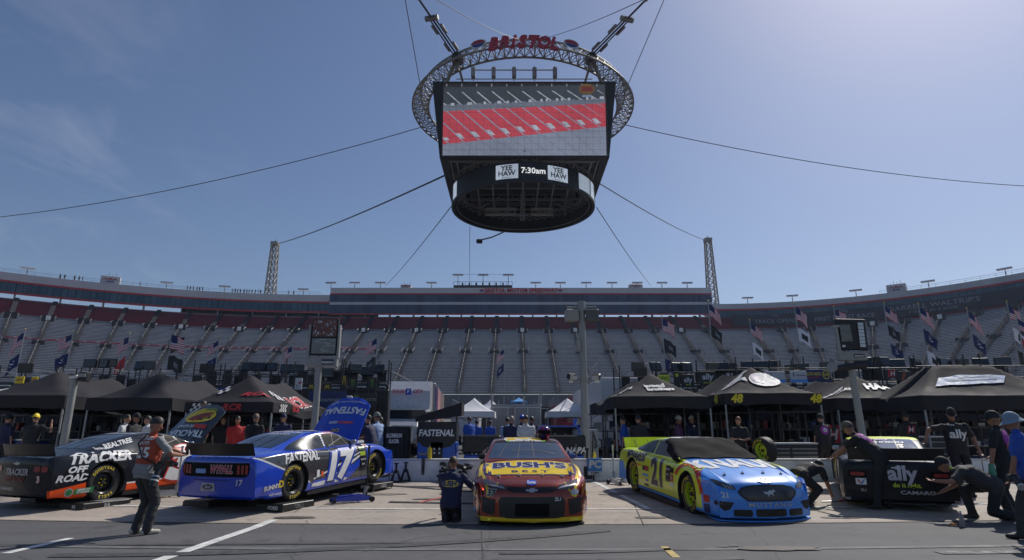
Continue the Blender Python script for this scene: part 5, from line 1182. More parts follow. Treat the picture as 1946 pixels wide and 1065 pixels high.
def person(label, loc, rz, shirt, trousers, shoes=None, skin=None, hair=(.05, .03, .02), hat=None, pose=None, H=1.76, vox=.02, hero=False, long_sleeve=False, vest=None, sole=None, group=None, marks=(), female=False, shorts=False):
    """pose (local x right, y forward, z up, for a 1.76 m figure): hip, chest direction, hands, feet, look"""
    P = dict(hip=(0, 0, .93), lean=(0, .03, 1), lh=(-.24, .10, .80), rh=(.24, .10, .80), lf=(-.11, 0, .07), rf=(.11, .03, .07), look=(0, 1, -.15), le=(-.5, -.6, 0), re=(.5, -.6, 0), lk=(0, 1, .1), rk=(0, 1, .1), toe_l=(0, 1, 0), toe_r=(0, 1, 0), twist=0)
    P.update(pose or {}); V = Vector; F = Fig(); hip = V(P['hip']); up = V(P['lean']).normalized()
    rgt = rotm(P['twist']) @ V((1, 0, 0)); rgt = (rgt - up * rgt.dot(up)).normalized(); fwd = up.cross(rgt)
    hr = V((1, 0, 0)); hf = V((0, 1, 0)); curve = fwd * (.02 if up.z > .7 else -.05)
    chest = hip + up * .30 + curve; shb = hip + up * .47 + curve * .6; neck = hip + up * .54 + V((0, 0, 0)) + fwd * .01
    look = V(P['look']).normalized(); hu = (V((0, 0, 1)) if abs(look.z) < .95 else V((0, 1, 0))); hu = (hu - look * hu.dot(look)).normalized(); hrr = look.cross(hu)
    nd = (up * .6 + V((0, 0, .35)) + look * .15).normalized(); head = neck + nd * .158
    sw = .205 if not female else .175; g_ = 1.12 if not female else .96
    F.loft([(hip - up * .10, rgt * .175, fwd * .14), (hip, rgt * .19, fwd * .148)], 'trousers')
    F.loft([(hip - up * .03, rgt * .182 * g_, fwd * .150), (hip + up * .10, rgt * .165 * g_, fwd * .145), (hip + up * .22 + curve * .7, rgt * .172 * g_, fwd * .145), (chest + up * .04, rgt * .188 * g_, fwd * .145), (shb - up * .04, rgt * (sw + .01), fwd * .115), (shb + up * .03, rgt * (sw - .04), fwd * .09), (neck - up * .01, rgt * .075, fwd * .07)], 'vest' if vest else 'shirt')
    if vest: F.loft([(hip - up * .04, rgt * .188 * g_, fwd * .156), (hip + up * .06, rgt * .172 * g_, fwd * .153)], 'shirt')
    F.cap(neck - up * .02, head - hu * .04, .056, .053, 'skin')
    F.ell(head + hu * .012 - look * .01, hrr * .076, look * .094, hu * .108, 'skin'); F.ell(head - hu * .055 + look * .03, hrr * .055, look * .058, hu * .055, 'skin')
    F.cap(head + look * .085 + hu * .015, head + look * .105 - hu * .015, .009, .014, 'skin')
    F.ell(head + look * .085 - hu * .052, hrr * .025, look * .012, hu * .008, 'skin')
    for s_ in (-1, 1): F.ell(head + hrr * s_ * .078 - hu * .0, hrr * .012, look * .02, hu * .032, 'skin')
    A = {}
    for s_, hk, ek in ((-1, 'lh', 'le'), (1, 'rh', 're')):
        sh = shb + rgt * s_ * (sw - .005) - up * .01; el, hd = ik(sh, V(P[hk]), .285, .26, P[ek]); A[hk] = hd
        mid = sh.lerp(el, .72 if not long_sleeve else 1)
        F.cap(sh, mid, .070, .064, 'shirt'); 
        if not long_sleeve: F.cap(mid, el, .048, .044, 'skin'); F.cap(el, hd, .045, .029, 'skin')
        else: F.cap(el, hd.lerp(el, .08), .050, .036, 'shirt'); F.cap(hd.lerp(el, .1), hd, .028, .026, 'skin')
        d = (hd - el).normalized(); side = d.cross(V((0, 0, 1)) if abs(d.z) < .8 else V((0, 1, 0))).normalized(); nn = side.cross(d)
        palm = hd + d * .045
        F.ell(palm, side * .042, nn * .017, d * .055, 'skin', 10)
        if hero:
            for k, (o, L) in enumerate(((-.030, .062), (-.010, .074), (.011, .070), (.030, .056))):
                b0 = hd + d * .085 + side * o; b1 = b0 + (d + nn * .35).normalized() * L * .5; F.cap(b0, b1, .0105, .010, 'skin'); F.cap(b1, b1 + (d * .6 + nn * .8).normalized() * L * .5, .010, .009, 'skin')
            b0 = hd + d * .03 - side * .035 * s_; b1 = b0 + (d * .6 - side * s_ * .7 + nn * .3).normalized() * .04; F.cap(b0, b1, .013, .012, 'skin'); F.cap(b1, b1 + (d + nn * .4).normalized() * .032, .012, .010, 'skin')
        else: F.ell(hd + d * .10 + nn * .01, side * .036, nn * .016, d * .045, 'skin', 8)
    for s_, fk, kk, tk in ((-1, 'lf', 'lk', 'toe_l'), (1, 'rf', 'rk', 'toe_r')):
        hj = hip + rgt * s_ * .095 - up * .05; kn, ft = ik(hj, V(P[fk]), .43, .42, P[kk])
        if shorts: F.cap(hj, kn.lerp(hj, .1), .092, .080, 'trousers'); F.cap(kn.lerp(hj, .15), kn, .055, .052, 'skin'); F.cap(kn, ft, .052, .036, 'skin')
        else: F.cap(hj, kn, .106, .078, 'trousers'); F.cap(kn, kn.lerp(ft, .5), .076, .074, 'trousers'); F.cap(kn.lerp(ft, .5), ft, .074, .066, 'trousers')
        toe = V(P[tk]).normalized(); dwn = (ft - kn).normalized(); heel = ft - toe * .045; F.cap(heel + V((0, 0, -.02)), ft + toe * .06 + V((0, 0, -.025)), .042, .042, 'shoes'); F.cap(ft + toe * .06 + V((0, 0, -.03)), ft + toe * .165 + V((0, 0, -.035)), .042, .034, 'shoes')
    o = F.b.build('person'); md = o.modifiers.new('r', 'REMESH'); md.mode = 'VOXEL'; md.voxel_size = vox
    me = bpy.data.meshes.new_from_object(o.evaluated_get(bpy.context.evaluated_depsgraph_get())); bpy.data.objects.remove(o)
    n = len(me.vertices); co = np.empty(n * 3); me.vertices.foreach_get('co', co); co = co.reshape(-1, 3)
    segs = F.seg; D = []
    for p, q, r0, r1, t in segs:
        p, q = np.array(p), np.array(q); d = q - p; L = max(d @ d, 1e-9); tt = np.clip(((co - p) @ d) / L, 0, 1); D.append(np.linalg.norm(co - (p + tt[:, None] * d), axis=1) - (r0 + (r1 - r0) * tt))
    D = np.array(D); near = D.argmin(0); tags = [segs[i][4] for i in near]
    mats = {'shirt': shirt, 'vest': vest, 'trousers': trousers, 'shoes': shoes or BLK, 'skin': skin or SKIN}
    order = ['skin', 'shirt', 'trousers', 'shoes', 'vest']; me.materials.clear()
    for k in order: me.materials.append(mats[k] or shirt)
    nrm = [v.normal.copy() for v in me.vertices]; seed = hash(label) % 97
    edges = np.empty(len(me.edges) * 2, dtype=np.int64); me.edges.foreach_get('vertices', edges); edges = edges.reshape(-1, 2)
    for _ in range(2):
        acc = np.zeros_like(co); cnt = np.zeros(n); np.add.at(acc, edges[:, 0], co[edges[:, 1]]); np.add.at(acc, edges[:, 1], co[edges[:, 0]]); np.add.at(cnt, edges[:, 0], 1); np.add.at(cnt, edges[:, 1], 1)
        co = co * .5 + .5 * acc / np.maximum(cnt, 1)[:, None]
    for i in range(n):
        if tags[i] in ('shirt', 'trousers', 'vest'):
            c = co[i]; w = noise.noise(Vector((c[0] * 9, c[1] * 9, c[2] * 16 + seed))) * .008 + noise.noise(Vector((c[0] * 22, c[1] * 22, c[2] * 30 + seed))) * .004
            co[i] = c + np.array(nrm[i]) * w
    me.vertices.foreach_set('co', co.ravel())
    oi = {k: i for i, k in enumerate(order)}
    for p in me.polygons:
        v = [tags[i] for i in p.vertices]; p.material_index = oi[max(set(v), key=v.count)]; p.use_smooth = True
    me.update(); me.name = 'body'; t = bpy.data.objects.new('person', me); COL.objects.link(t); t.location = loc; t.rotation_euler = (0, 0, rz); t.scale = (H / 1.76,) * 3; tag(t, label, 'person', group)
    hm = mat('hair_%d' % int(hair[0] * 1000), hair, .6, var=.3, scale=30)
    b = MB()
    def cap_shell(k, z0, zcut, m, back=1.0, b_=None):
        vs = []; fs = []; nu, nv = 20, 9
        for i in range(nu):
            a = 2 * math.pi * i / nu
            for j in range(nv + 1):
                sf = (1 - math.sin(a)) / 2; ph = (math.pi * .5 if zcut < .2 else math.pi * (.30 + .27 * sf ** .6) + zcut * .35 * sf) * j / nv
                r = Vector((.076 * k * math.sin(ph) * math.cos(a), .094 * k * math.sin(ph) * math.sin(a) * (1 if math.sin(a) > 0 else back), .108 * k * math.cos(ph) + z0)); w = 1 + .04 * noise.noise(Vector((a * 3, ph * 5, seed)))
                vs.append(head + hrr * r.x * w + look * (r.y * w - .012) + hu * (r.z * w + .012))
        for i in range(nu):
            for j in range(nv): i2 = (i + 1) % nu; fs.append((i * (nv + 1) + j, i2 * (nv + 1) + j, i2 * (nv + 1) + j + 1, i * (nv + 1) + j + 1))
        b_.add(vs, fs, m)
    if hair is not None: cap_shell(1.08, .006, .55 if not female else .9, hm, 1.05, b); b.build('hair', t, smooth=60)
    if hat:
        kind, hmt = hat; b = MB(); cap_shell(1.17, .016, .0 if kind != 'bucket' else .1, hmt, 1.05, b)
        if kind in ('cap', 'back'):
            s_ = 1 if kind == 'cap' else -1; pts = [head + hu * .038 + look * (s_ * (.09 + .075 * math.sin(a)) - .012) + hrr * (.078 * math.cos(a)) for a in [math.pi * i / 10 for i in range(11)]]
            b.add(pts + [p + hu * .006 for p in pts], [tuple(range(11)), tuple(range(11, 22))[::-1]] + [(i, i + 1, i + 12, i + 11) for i in range(10)], hmt)
        else:
            vs = []; nn_ = 24
            for i in range(nn_):
                a = 2 * math.pi * i / nn_
                for r, z in ((1.15, .02), (1.75, -.035)): vs.append(head + hrr * .078 * r * math.cos(a) + look * (.096 * r * math.sin(a) - .012) + hu * (z + .02))
            b.add(vs, [(2 * i, 2 * ((i + 1) % nn_), 2 * ((i + 1) % nn_) + 1, 2 * i + 1) for i in range(nn_)], hmt)
        b.build('hat', t, smooth=50)
    if marks:
        bm = bmesh.new(); bm.from_mesh(me); bv = BVHTree.FromBMesh(bm); bm.free()
        for txt, mm, size, M, kw in marks:      # M: matrix whose -z axis points at the body
            if isinstance(txt, str): Vt, Ft = text_geo(txt, kw.get('bold', .03), kw.get('shear', 0), 1, 'CENTER'); Vt = [(x * size * kw.get('sx', 1), y * size) for x, y, *_ in Vt]
            else: Vt, Ft = [(x * size, y * size) for x, y in txt], [tuple(range(len(txt)))]
            bb = bmesh.new(); vv = [bb.verts.new((x, y, 0)) for x, y in Vt]
            for f in Ft:
                try: bb.faces.new([vv[i] for i in f])
                except ValueError: pass
            for ax, lo, hi in (((1, 0, 0), min(v[0] for v in Vt), max(v[0] for v in Vt)), ((0, 1, 0), min(v[1] for v in Vt), max(v[1] for v in Vt))):
                k = int((hi - lo) / .03)
                for i in range(1, k + 1): q = lo + (hi - lo) * i / (k + 1); bmesh.ops.bisect_plane(bb, geom=bb.verts[:] + bb.edges[:] + bb.faces[:], plane_co=Vector(ax) * q, plane_no=ax, dist=1e-6)
            dirn = -(M.to_3x3() @ Vector((0, 0, 1))); dead = []
            for v in bb.verts:
                h, nn_, i_, d_ = bv.ray_cast(M @ v.co - dirn * .5, dirn, 1.2)
                if h is None: dead.append(v)
                else: v.co = h - dirn * kw.get('off', .006)
            bmesh.ops.delete(bb, geom=dead, context='VERTS'); bb.verts.index_update(); q = MB(); q.add([v.co.copy() for v in bb.verts], [[v.index for v in f.verts] for f in bb.faces], mm); bb.free()
            q.build(kw.get('name', 'shirt_lettering'), t)
    t['_'] = 0; del t['_']; return t, A, (head, look, hu, hrr)
def cloth(name, c, var=.2): return mat(name, c, .8, var=var, scale=9)
BKC = cloth('black_cloth', (.016, .016, .019)); NVC = cloth('navy_cloth', (.015, .018, .06)); CHC = cloth('charcoal_trousers', (.035, .034, .037)); GYC = cloth('grey_tee', (.24, .245, .25)); WHC = cloth('white_shirt', (.55, .56, .58)); RDC = cloth('red_shirt', (.45, .03, .03)); BLC = cloth('blue_shirt', (.02, .08, .42)); PUC = cloth('purple_black_cloth', (.05, .02, .07)); PLC = cloth('pale_blue_shirt', (.25, .35, .55)); GNC = cloth('green_shirt', (.02, .16, .06)); KHC = cloth('khaki', (.2, .16, .11))
def back(z, y=-.3, tilt=0): return T((0, y, z)) @ Matrix(((1, 0, 0, 0), (0, 0, -1, 0), (0, 1, 0, 0), (0, 0, 0, 1)))   # text plane behind the back
def front(z, y=.3): return T((0, y, z)) @ Matrix(((-1, 0, 0, 0), (0, 0, 1, 0), (0, 1, 0, 0), (0, 0, 0, 1)))
def face(dx, dy): return math.atan2(-dx, dy)
# photographer
p = g(262, 1017)
VEST = cloth('rust_red_vest', (.36, .06, .03)); 
ph, PA, hd_ = person('photographer from behind in rust red numbered vest, looking down at a phone', p, face(.50, .86), GYC, CHC, cloth('pale_shoes', (.5, .48, .4)), SKIN2, (.03, .025, .022), None,
    dict(lh=(.12, .42, 1.20), rh=(.26, .36, 1.16), look=(.75, .7, -.5), le=(-.7, -.2, -.5), re=(.7, -.2, -.5), lf=(-.10, .0, .07), rf=(.10, .06, .07), toe_l=(.1, 1, 0), toe_r=(.3, 1, 0), hip=(0, -.02, .93), lean=(0, .05, 1)), 1.73, .010, True, vest=VEST,
    marks=(('LICENSED', WD, .07, back(1.42), dict()), ('PHOTO', WD, .07, back(1.35), dict()), ('835', WD, .22, back(1.20), dict(bold=.04))))
b = MB(); b.box((.22, .47, 1.22), (.075, .012, .15), BLK, rotm(0), bev=.003); b.build('phone_body', None).name = 'phone'; o = bpy.data.objects['phone']; o.location = p; o.rotation_euler = ph.rotation_euler; tag(o, 'dark phone held up by the photographer in the red vest', 'phone')
t = thing('camera', 'black camera with a long banded lens hanging at the photographer\'s hip', 'camera', p, ph.rotation_euler.z); b = MB(); b.box((.27, .02, .98), (.09, .15, .11), BLK, bev=.02); b.box((.27, .02, 1.05), (.05, .06, .04), BLK, bev=.01); b.build('camera_body', t)
b = MB(); b.cyl((.28, .02, .97), (.30, -.02, .86), .042, BLK, n=14); b.cyl((.30, -.02, .86), (.33, -.08, .70), .052, BLK, r1=.058, n=14); b.cyl((.302, -.025, .85), (.306, -.032, .83), .056, ALU, n=14); b.cyl((.312, -.043, .80), (.314, -.05, .78), .058, WHITE, n=14); b.build('lens', t)
b = MB(); b.tube([(.27, .05, 1.02), (.17, .16, 1.25), (.05, .12, 1.44), (-.06, -.04, 1.46), (-.08, -.15, 1.32), (.10, -.16, 1.12), (.27, -.03, 1.02)], .012, BLK, n=5); b.build('strap', t)
t = thing('camera', 'second small camera slung behind the photographer in front of the lens', 'camera', p, ph.rotation_euler.z); b = MB(); b.box((.20, .22, 1.02), (.14, .08, .10), BLK, bev=.015); b.cyl((.20, .25, 1.02), (.20, .34, 1.0), .035, BLK, n=12); b.build('camera_body', t)
# kneeling crewman beside car 37
p = g(858, 988)
kneel = dict(hip=(0, -.18, .31), lean=(.02, .14, 1), lf=(-.08, -.36, .09), rf=(.10, -.32, .09), lk=(0, 1, -.05), rk=(0, 1, -.05), toe_l=(0, .25, -1), toe_r=(0, .25, -1), rh=(.50, .18, .50), lh=(-.10, .30, .45), re=(.4, -.5, -.6), look=(.15, 1, -.35))
person("kneeling crewman in a navy bean-brand shirt reaching to the red car's front wheel".replace('bean-brand ', ''), p, face(.02, 1), NVC, BKC, CHC, SKIN2, (.045, .022, .012), None, kneel, 1.66, .010, True,
    marks=((ell(0, 0, 1.15, .42, 24), YLD, .15, back(.65), dict(off=.006)), ("BUSH'S", NVY, .12, back(.65), dict(off=.011, bold=.05)), ('BEST', NVY, .04, back(.585), dict(off=.011))))
# bent crewman at car 48, purple disc on the back
p = g(1672, 968)
disc = lambda r, n=28: ell(0, 0, r, r, n)
Mb = T((0, .12, 1.27)) @ Matrix(((1, 0, 0, 0), (0, .68, -.73, 0), (0, .73, .68, 0), (0, 0, 0, 1)))
person('crewman with a purple disc on his black shirt, bent over the black car', p, face(-.75, .66), BKC, BKC, BLK, SKIN2, (.03, .025, .02), ('cap', cloth('camo_cap', (.12, .10, .07), .5)),
    dict(hip=(0, -.12, .95), lean=(0, .75, .80), lh=(-.22, .66, .93), rh=(.18, .70, .90), look=(0, 1, -.7), lf=(-.15, .0, .07), rf=(.17, -.12, .07)), 1.80, .011, True,
    marks=((disc(1), mat('purple_disc', (.30, .04, .32), .8), .165, Mb, dict(off=.005)), (disc(1), mat('purple_ring', (.45, .10, .48), .8), .115, Mb, dict(off=.009)), (disc(1), WD, .072, Mb, dict(off=.013)), (disc(1), BKD, .055, Mb, dict(off=.016)), ('a', WD, .11, Mb, dict(off=.020, bold=.04))))
# crouching crewman between car 21 and car 48
p = g(1532, 962)
person('crouching crewman in a black shirt bent to the ground beside the blue nose', p, face(.85, .50), BKC, BKC, BLK, SKIN2, (.02, .018, .015), None,
    dict(hip=(0, -.12, .58), lean=(0, 1, .18), lh=(-.20, .58, .13), rh=(.14, .68, .12), look=(0, .8, -.8), lf=(-.16, -.05, .07), rf=(.16, -.18, .07), lk=(-.2, 1, .2), rk=(.2, 1, .2)), 1.78, .011, True, marks=(('HENDRICK', WD, .07, T((0, .2, 1.2)), dict(off=.006)),))
# crewman leaning with one hand on car 48, facing the camera
p = Vector((9.95, 13.9, gz(13.9)))
person('crewman in a black cap and lettered black shirt, one hand on the black car', p, face(-.25, -1), BKC, BKC, BLK, SKIN2, (.03, .02, .02), ('cap', BKC),
    dict(rh=(.62, .20, 1.12), re=(.3, -.3, .6), lh=(-.32, .16, .92), look=(.2, 1, -.55), lean=(.05, .08, 1)), 1.90, .011, True, marks=(('ally', WD, .24, front(1.23), dict(bold=.03)), ('chevy', WD, .05, T((.09, .3, 1.42)) @ Matrix(((-1, 0, 0, 0), (0, 0, 1, 0), (0, 1, 0, 0), (0, 0, 0, 1))), {})))
# kneeling crewman on the right, bent towards the tail
p = g(1872, 990)
person('kneeling crewman in a grey-black shirt bent beside the tail of the black car', p, face(-.9, .45), cloth('washed_black_shirt', (.035, .035, .04)), BKC, CHC, SKIN2, (.02, .018, .015), ('back', BKC),
    dict(hip=(0, -.18, .58), lean=(0, 1, .42), lh=(-.18, .62, .62), rh=(.22, .50, .42), look=(0, .8, -.6), lf=(-.12, -.52, .09), rf=(.16, .12, .07), lk=(0, 1, -.8), rk=(0, 1, .4), toe_l=(0, .2, -1)), 1.82, .011, True,
    marks=(('8', mat('lime_text', (0, 0, 0)), .12, T((-.5, .35, .85)) @ Matrix(((0, 0, -1, 0), (-1, 0, 0, 0), (0, 1, 0, 0), (0, 0, 0, 1))), {}),))
# standing crewman with a green glove
p = Vector((8.72, 11.05, gz(11.05)))
q_, GA, _ = person('standing crewman in black with a green glove at the right edge of the frame', p, face(-.55, .8), BKC, BKC, BLK, SKIN2, (.03, .02, .02), ('cap', BKC),
    dict(lh=(-.30, .12, .82), rh=(.28, .28, 1.0), look=(-.4, 1, -.5), lf=(-.16, 0, .07)), 1.84, .012, True, marks=((disc(1), mat('purple_disc', (0, 0, 0)), .15, back(1.30), {}),))
b = MB(); h = GA['lh']; GG = cloth('green_glove', (.10, .30, .20)); b.lathe([(.0, -.20), (.04, -.19), (.055, -.12), (.05, -.06), (.042, 0), (.045, .03)], GG, 12, 'Z', T(h)); 
for k in range(4): b.cyl(h + Vector((-.03 + .02 * k, .01, -.15)), h + Vector((-.035 + .023 * k, .03, -.215)), .012, GG, r1=.009, n=8)
b.cyl(h + Vector((.035, .0, -.10)), h + Vector((.065, .03, -.15)), .013, GG, n=8); b.build('glove', q_, smooth=50)
# foreground figure in blue shirt, orange vest, bucket hat
p = Vector((7.55, 9.15, 0))
OV = cloth('orange_vest', (.62, .09, .04))
person('person in a blue shirt with orange panels and pale bucket hat at the right edge', p, face(-.75, .62), BLC, CHC, BLK, SKIN2, (.15, .12, .1), ('bucket', cloth('pale_denim_hat', (.20, .28, .36))),
    dict(lh=(-.16, .22, .86), rh=(.26, .16, .84), look=(-.2, 1, -.25), lean=(0, .10, 1), lf=(-.12, .22, .07), rf=(.12, -.2, .07)), 1.78, .011, True, marks=(([(-.5, 0), (.5, 0), (.5, 1.1), (-.5, 1.1)], OV, .13, back(1.22), dict(name='vest_panel')), ([(-.5, 0), (.5, 0), (.5, 1.0), (-.5, 1.0)], OV, .12, front(1.22), dict(name='vest_panel'))))
t = thing('camera', 'dark camera with a pale lens hood hanging on the figure in orange', 'camera', p + Vector((-.32, -.05, .85))); b = MB(); b.box((0, 0, 0), (.12, .1, .1), BLK, bev=.02); b.cyl((0, -.05, 0), (-.05, -.2, -.1), .045, BLK, n=12); b.cyl((-.05, -.2, -.1), (-.06, -.22, -.115), .05, ALU, n=12); b.build('camera_body', t)
# background crew: (px, head y, Y, facing, shirt, trousers, hat, skin, label)
bgp = [
 (390, 762, 17.9, (-.1, -1), RDC, BKC, None, 'crewman in sunglasses and red sleeves behind the raised black hood', dict(vest=BKC), 1.84),
 (238, 797, 17.6, (.9, .1), WHC, BKC, None, 'man in a white and red shirt standing behind the black roof', {}, 1.78),
 (256, 796, 17.3, (.9, -.1), BKC, BKC, ('cap', BKC), 'man in black cap and black jacket behind the black roof', {}, 1.8),
 (284, 801, 18.2, (-.5, -.6), WHC, BKC, None, 'man in a white shirt half hidden behind the photographer', {}, 1.76),
 (66, 800, 18.6, (-.2, 1), BKC, BKC, ('back', YEL), 'crewman in black with a yellow backwards cap under the far left tent', dict(pose=dict(rh=(.4, .1, 1.5), re=(.5, 0, -.3))), 1.82),
 (12, 803, 19.2, (.3, 1), NVC, BKC, ('cap', BKC), 'dark figure in navy at the left edge under the tent', {}, 1.8),
 (452, 797, 18.6, (.5, -1), RDC, BKC, None, 'man in a red shirt with sunglasses under the checkered tent', {}, 1.76),
 (485, 796, 17.4, (.1, 1), BKC, BKC, None, 'short-haired crewman in black seen from behind at the blue car', dict(hair=(.12, .08, .06)), 1.8),
 (541, 789, 19.2, (-.1, -1), NVC, BKC, ('cap', NVC), 'man in navy cap facing out beneath the checkered tent edge', {}, 1.84),
 (425, 800, 20.0, (.4, -1), BKC, BKC, None, 'dark figure deep under the checkered tent beside a leg', {}, 1.78),
 (710, 798, 17.5, (-.9, .3), NVC, BKC, None, 'crewman in dark navy leaning at the raised blue hood', dict(pose=dict(rh=(.2, .5, 1.1), lh=(-.2, .5, 1.05), lean=(0, .25, 1))), 1.80),
 (719, 795, 18.0, (-.8, .4), PLC, KHC, ('cap', cloth('grey_cap', (.2, .22, .2))), 'man in grey cap and light blue shirt behind the blue hood', {}, 1.84),
 (724, 806, 18.4, (-.6, .5), GNC, BKC, None, 'person in a green shirt nearest the black draped panel', {}, 1.74),
 (806, 803, 24.0, (-.2, -1), BKC, CHC, None, 'person in black walking beside the white truck cab', {}, 1.78),
 (893, 806, 26.0, (-.6, .8), BLC, NVC, None, 'tall man in blue standing at the left leg of the white tent', dict(hair=(.02, .02, .02)), 1.92),
 (906, 806, 30.0, (-.1, 1), BLC, NVC, ('cap', NVC), 'man in blue shirt and cap under the white tent, left of two', {}, 1.84),
 (931, 806, 31.0, (.2, 1), BLC, NVC, ('cap', NVC), 'man in blue shirt and cap under the white tent, right of two', {}, 1.84),
 (964, 801, 22.0, (.2, 1), PLC, NVC, None, 'man in pale blue shirt left of the crew behind the red car', {}, 1.80),
 (972, 808, 20.0, (.1, 1), NVC, NVC, None, 'grey-haired crewman in navy with a yellow band behind the red car', dict(hair=(.25, .23, .2)), 1.80),
 (992, 800, 20.6, (-.1, 1), NVC, NVC, ('back', BLU), 'crewman in a blue cap seen from behind, middle of the crew', {}, 1.84),
 (1000, 811, 18.4, (-.1, -1), WHC, NVC, None, 'dark-haired man in a white shirt looking down behind the red roof', dict(look=1), 1.78),
 (1010, 801, 21.2, (.3, .9), NVC, NVC, None, 'crewman in navy seen from behind, right of the crew', {}, 1.82),
 (1182, 806, 20.4, (.7, .7), WHC, BKC, None, 'person in a white shirt at the left leg of the black tent', {}, 1.74),
 (1187, 800, 19.6, (-.9, .2), BLC, BKC, None, 'person in a blue shirt beneath the left black tent', {}, 1.76),
 (1212, 791, 19.0, (.2, 1), BKC, BKC, ('cap', BKC), 'crewman in black bending over gear under the left black tent', {}, 1.80),
 (1238, 798, 20.8, (-.8, .4), PUC, BKC, None, 'crewman with purple sleeves leaning over the tent work table', dict(pose=dict(lean=(0, .5, 1), rh=(.2, .5, 1.0), lh=(-.2, .5, 1.0))), 1.80),
 (1286, 793, 20.2, (.8, -.4), cloth('plum_shirt', (.14, .06, .15)), BKC, ('cap', WHC), 'man in plum shirt and pale cap standing between the two tents', {}, 1.80),
 (1311, 792, 20.4, (.5, -.7), NVC, BKC, None, 'white-haired man in a dark shirt between the two black tents', dict(hair=(.5, .5, .5)), 1.82),
 (1403, 803, 17.6, (-.35, -1), BKC, BKC, None, 'long-haired woman in black behind the yellow car holding a phone', dict(female=True, hair=(.14, .06, .03), pose=dict(lh=(-.10, .30, 1.10), rh=(.08, .30, 1.12), look=(0, 1, -.6))), 1.72),
 (1560, 792, 18.6, (-.2, 1), BKC, BKC, ('cap', BKC), 'crewman in black with a small purple badge at the tent leg', dict(marks=1), 1.82),
 (1722, 789, 18.4, (.1, 1), BKC, BKC, ('cap', BKC), 'crewman in black with red and white letter on his back under the tent', dict(marks=2), 1.86),
]
for px, hy, Y, fc, sh, tr, hat, label, kw, H in bgp:
    q = at(px, hy, Y); top = q.z; z = top - H * 1.0; kw = dict(kw)
    z0 = .2
    if kw.pop('look', None): kw['pose'] = dict(look=(0, 1, -.8))
    mk = kw.pop('marks', None)
    if mk == 1: kw['marks'] = ((disc(1), mat('purple_disc', (0, 0, 0)), .13, back(1.30), {}), (disc(1), WD, .06, back(1.30), dict(off=.012)), ('a', BKD, .09, back(1.30), dict(off=.018)))
    if mk == 2: kw['marks'] = (('H', mat('letter_red', (.5, .02, .03), .5), .26, back(1.28), dict(shear=.3, bold=.06)), ('H', WD, .16, back(1.28), dict(shear=.3, off=.012)))
    person(label, (q.x, Y, min(z, .75) if z > z0 + .05 else z0), face(*fc), sh, tr, BLK, kw.pop('skin', random.choice((SKIN, SKIN2))), kw.pop('hair', (.03, .02, .015)), hat, H=H, vox=.022, group='crew members around the pit boxes', **kw)
# ------------------------------------------------------------------ pit wall
WY = 16.9
PW = mat('pit_wall_paint', (.78, .78, .78), .6, var=.22, scale=2.5)
t = thing('pit_wall', 'low white concrete wall behind the parked race cars', 'wall', (0, WY, .2))
b = MB(); b.box((0, .15, .27), (60, .30, .56), PW, bev=.02); b.build('wall', t)
b = MB(); b.box((0, .15, .565), (60, .34, .03), mat('wall_cap', (.66, .66, .65), .5, var=.2, scale=3)); b.build('wall_cap', t)
b = MB()
for k in range(-7, 8): b.box((k * 4.0 + .7, -.003, .27), (.02, .006, .5), JNT)
b.build('wall_joint', t)
b = MB(); b.text('33', BKD, .42, frame((-1.75, -.012, .32), (1, 0, 0), (0, 0, 1)), bold=.06); b.build('painted_number', t)
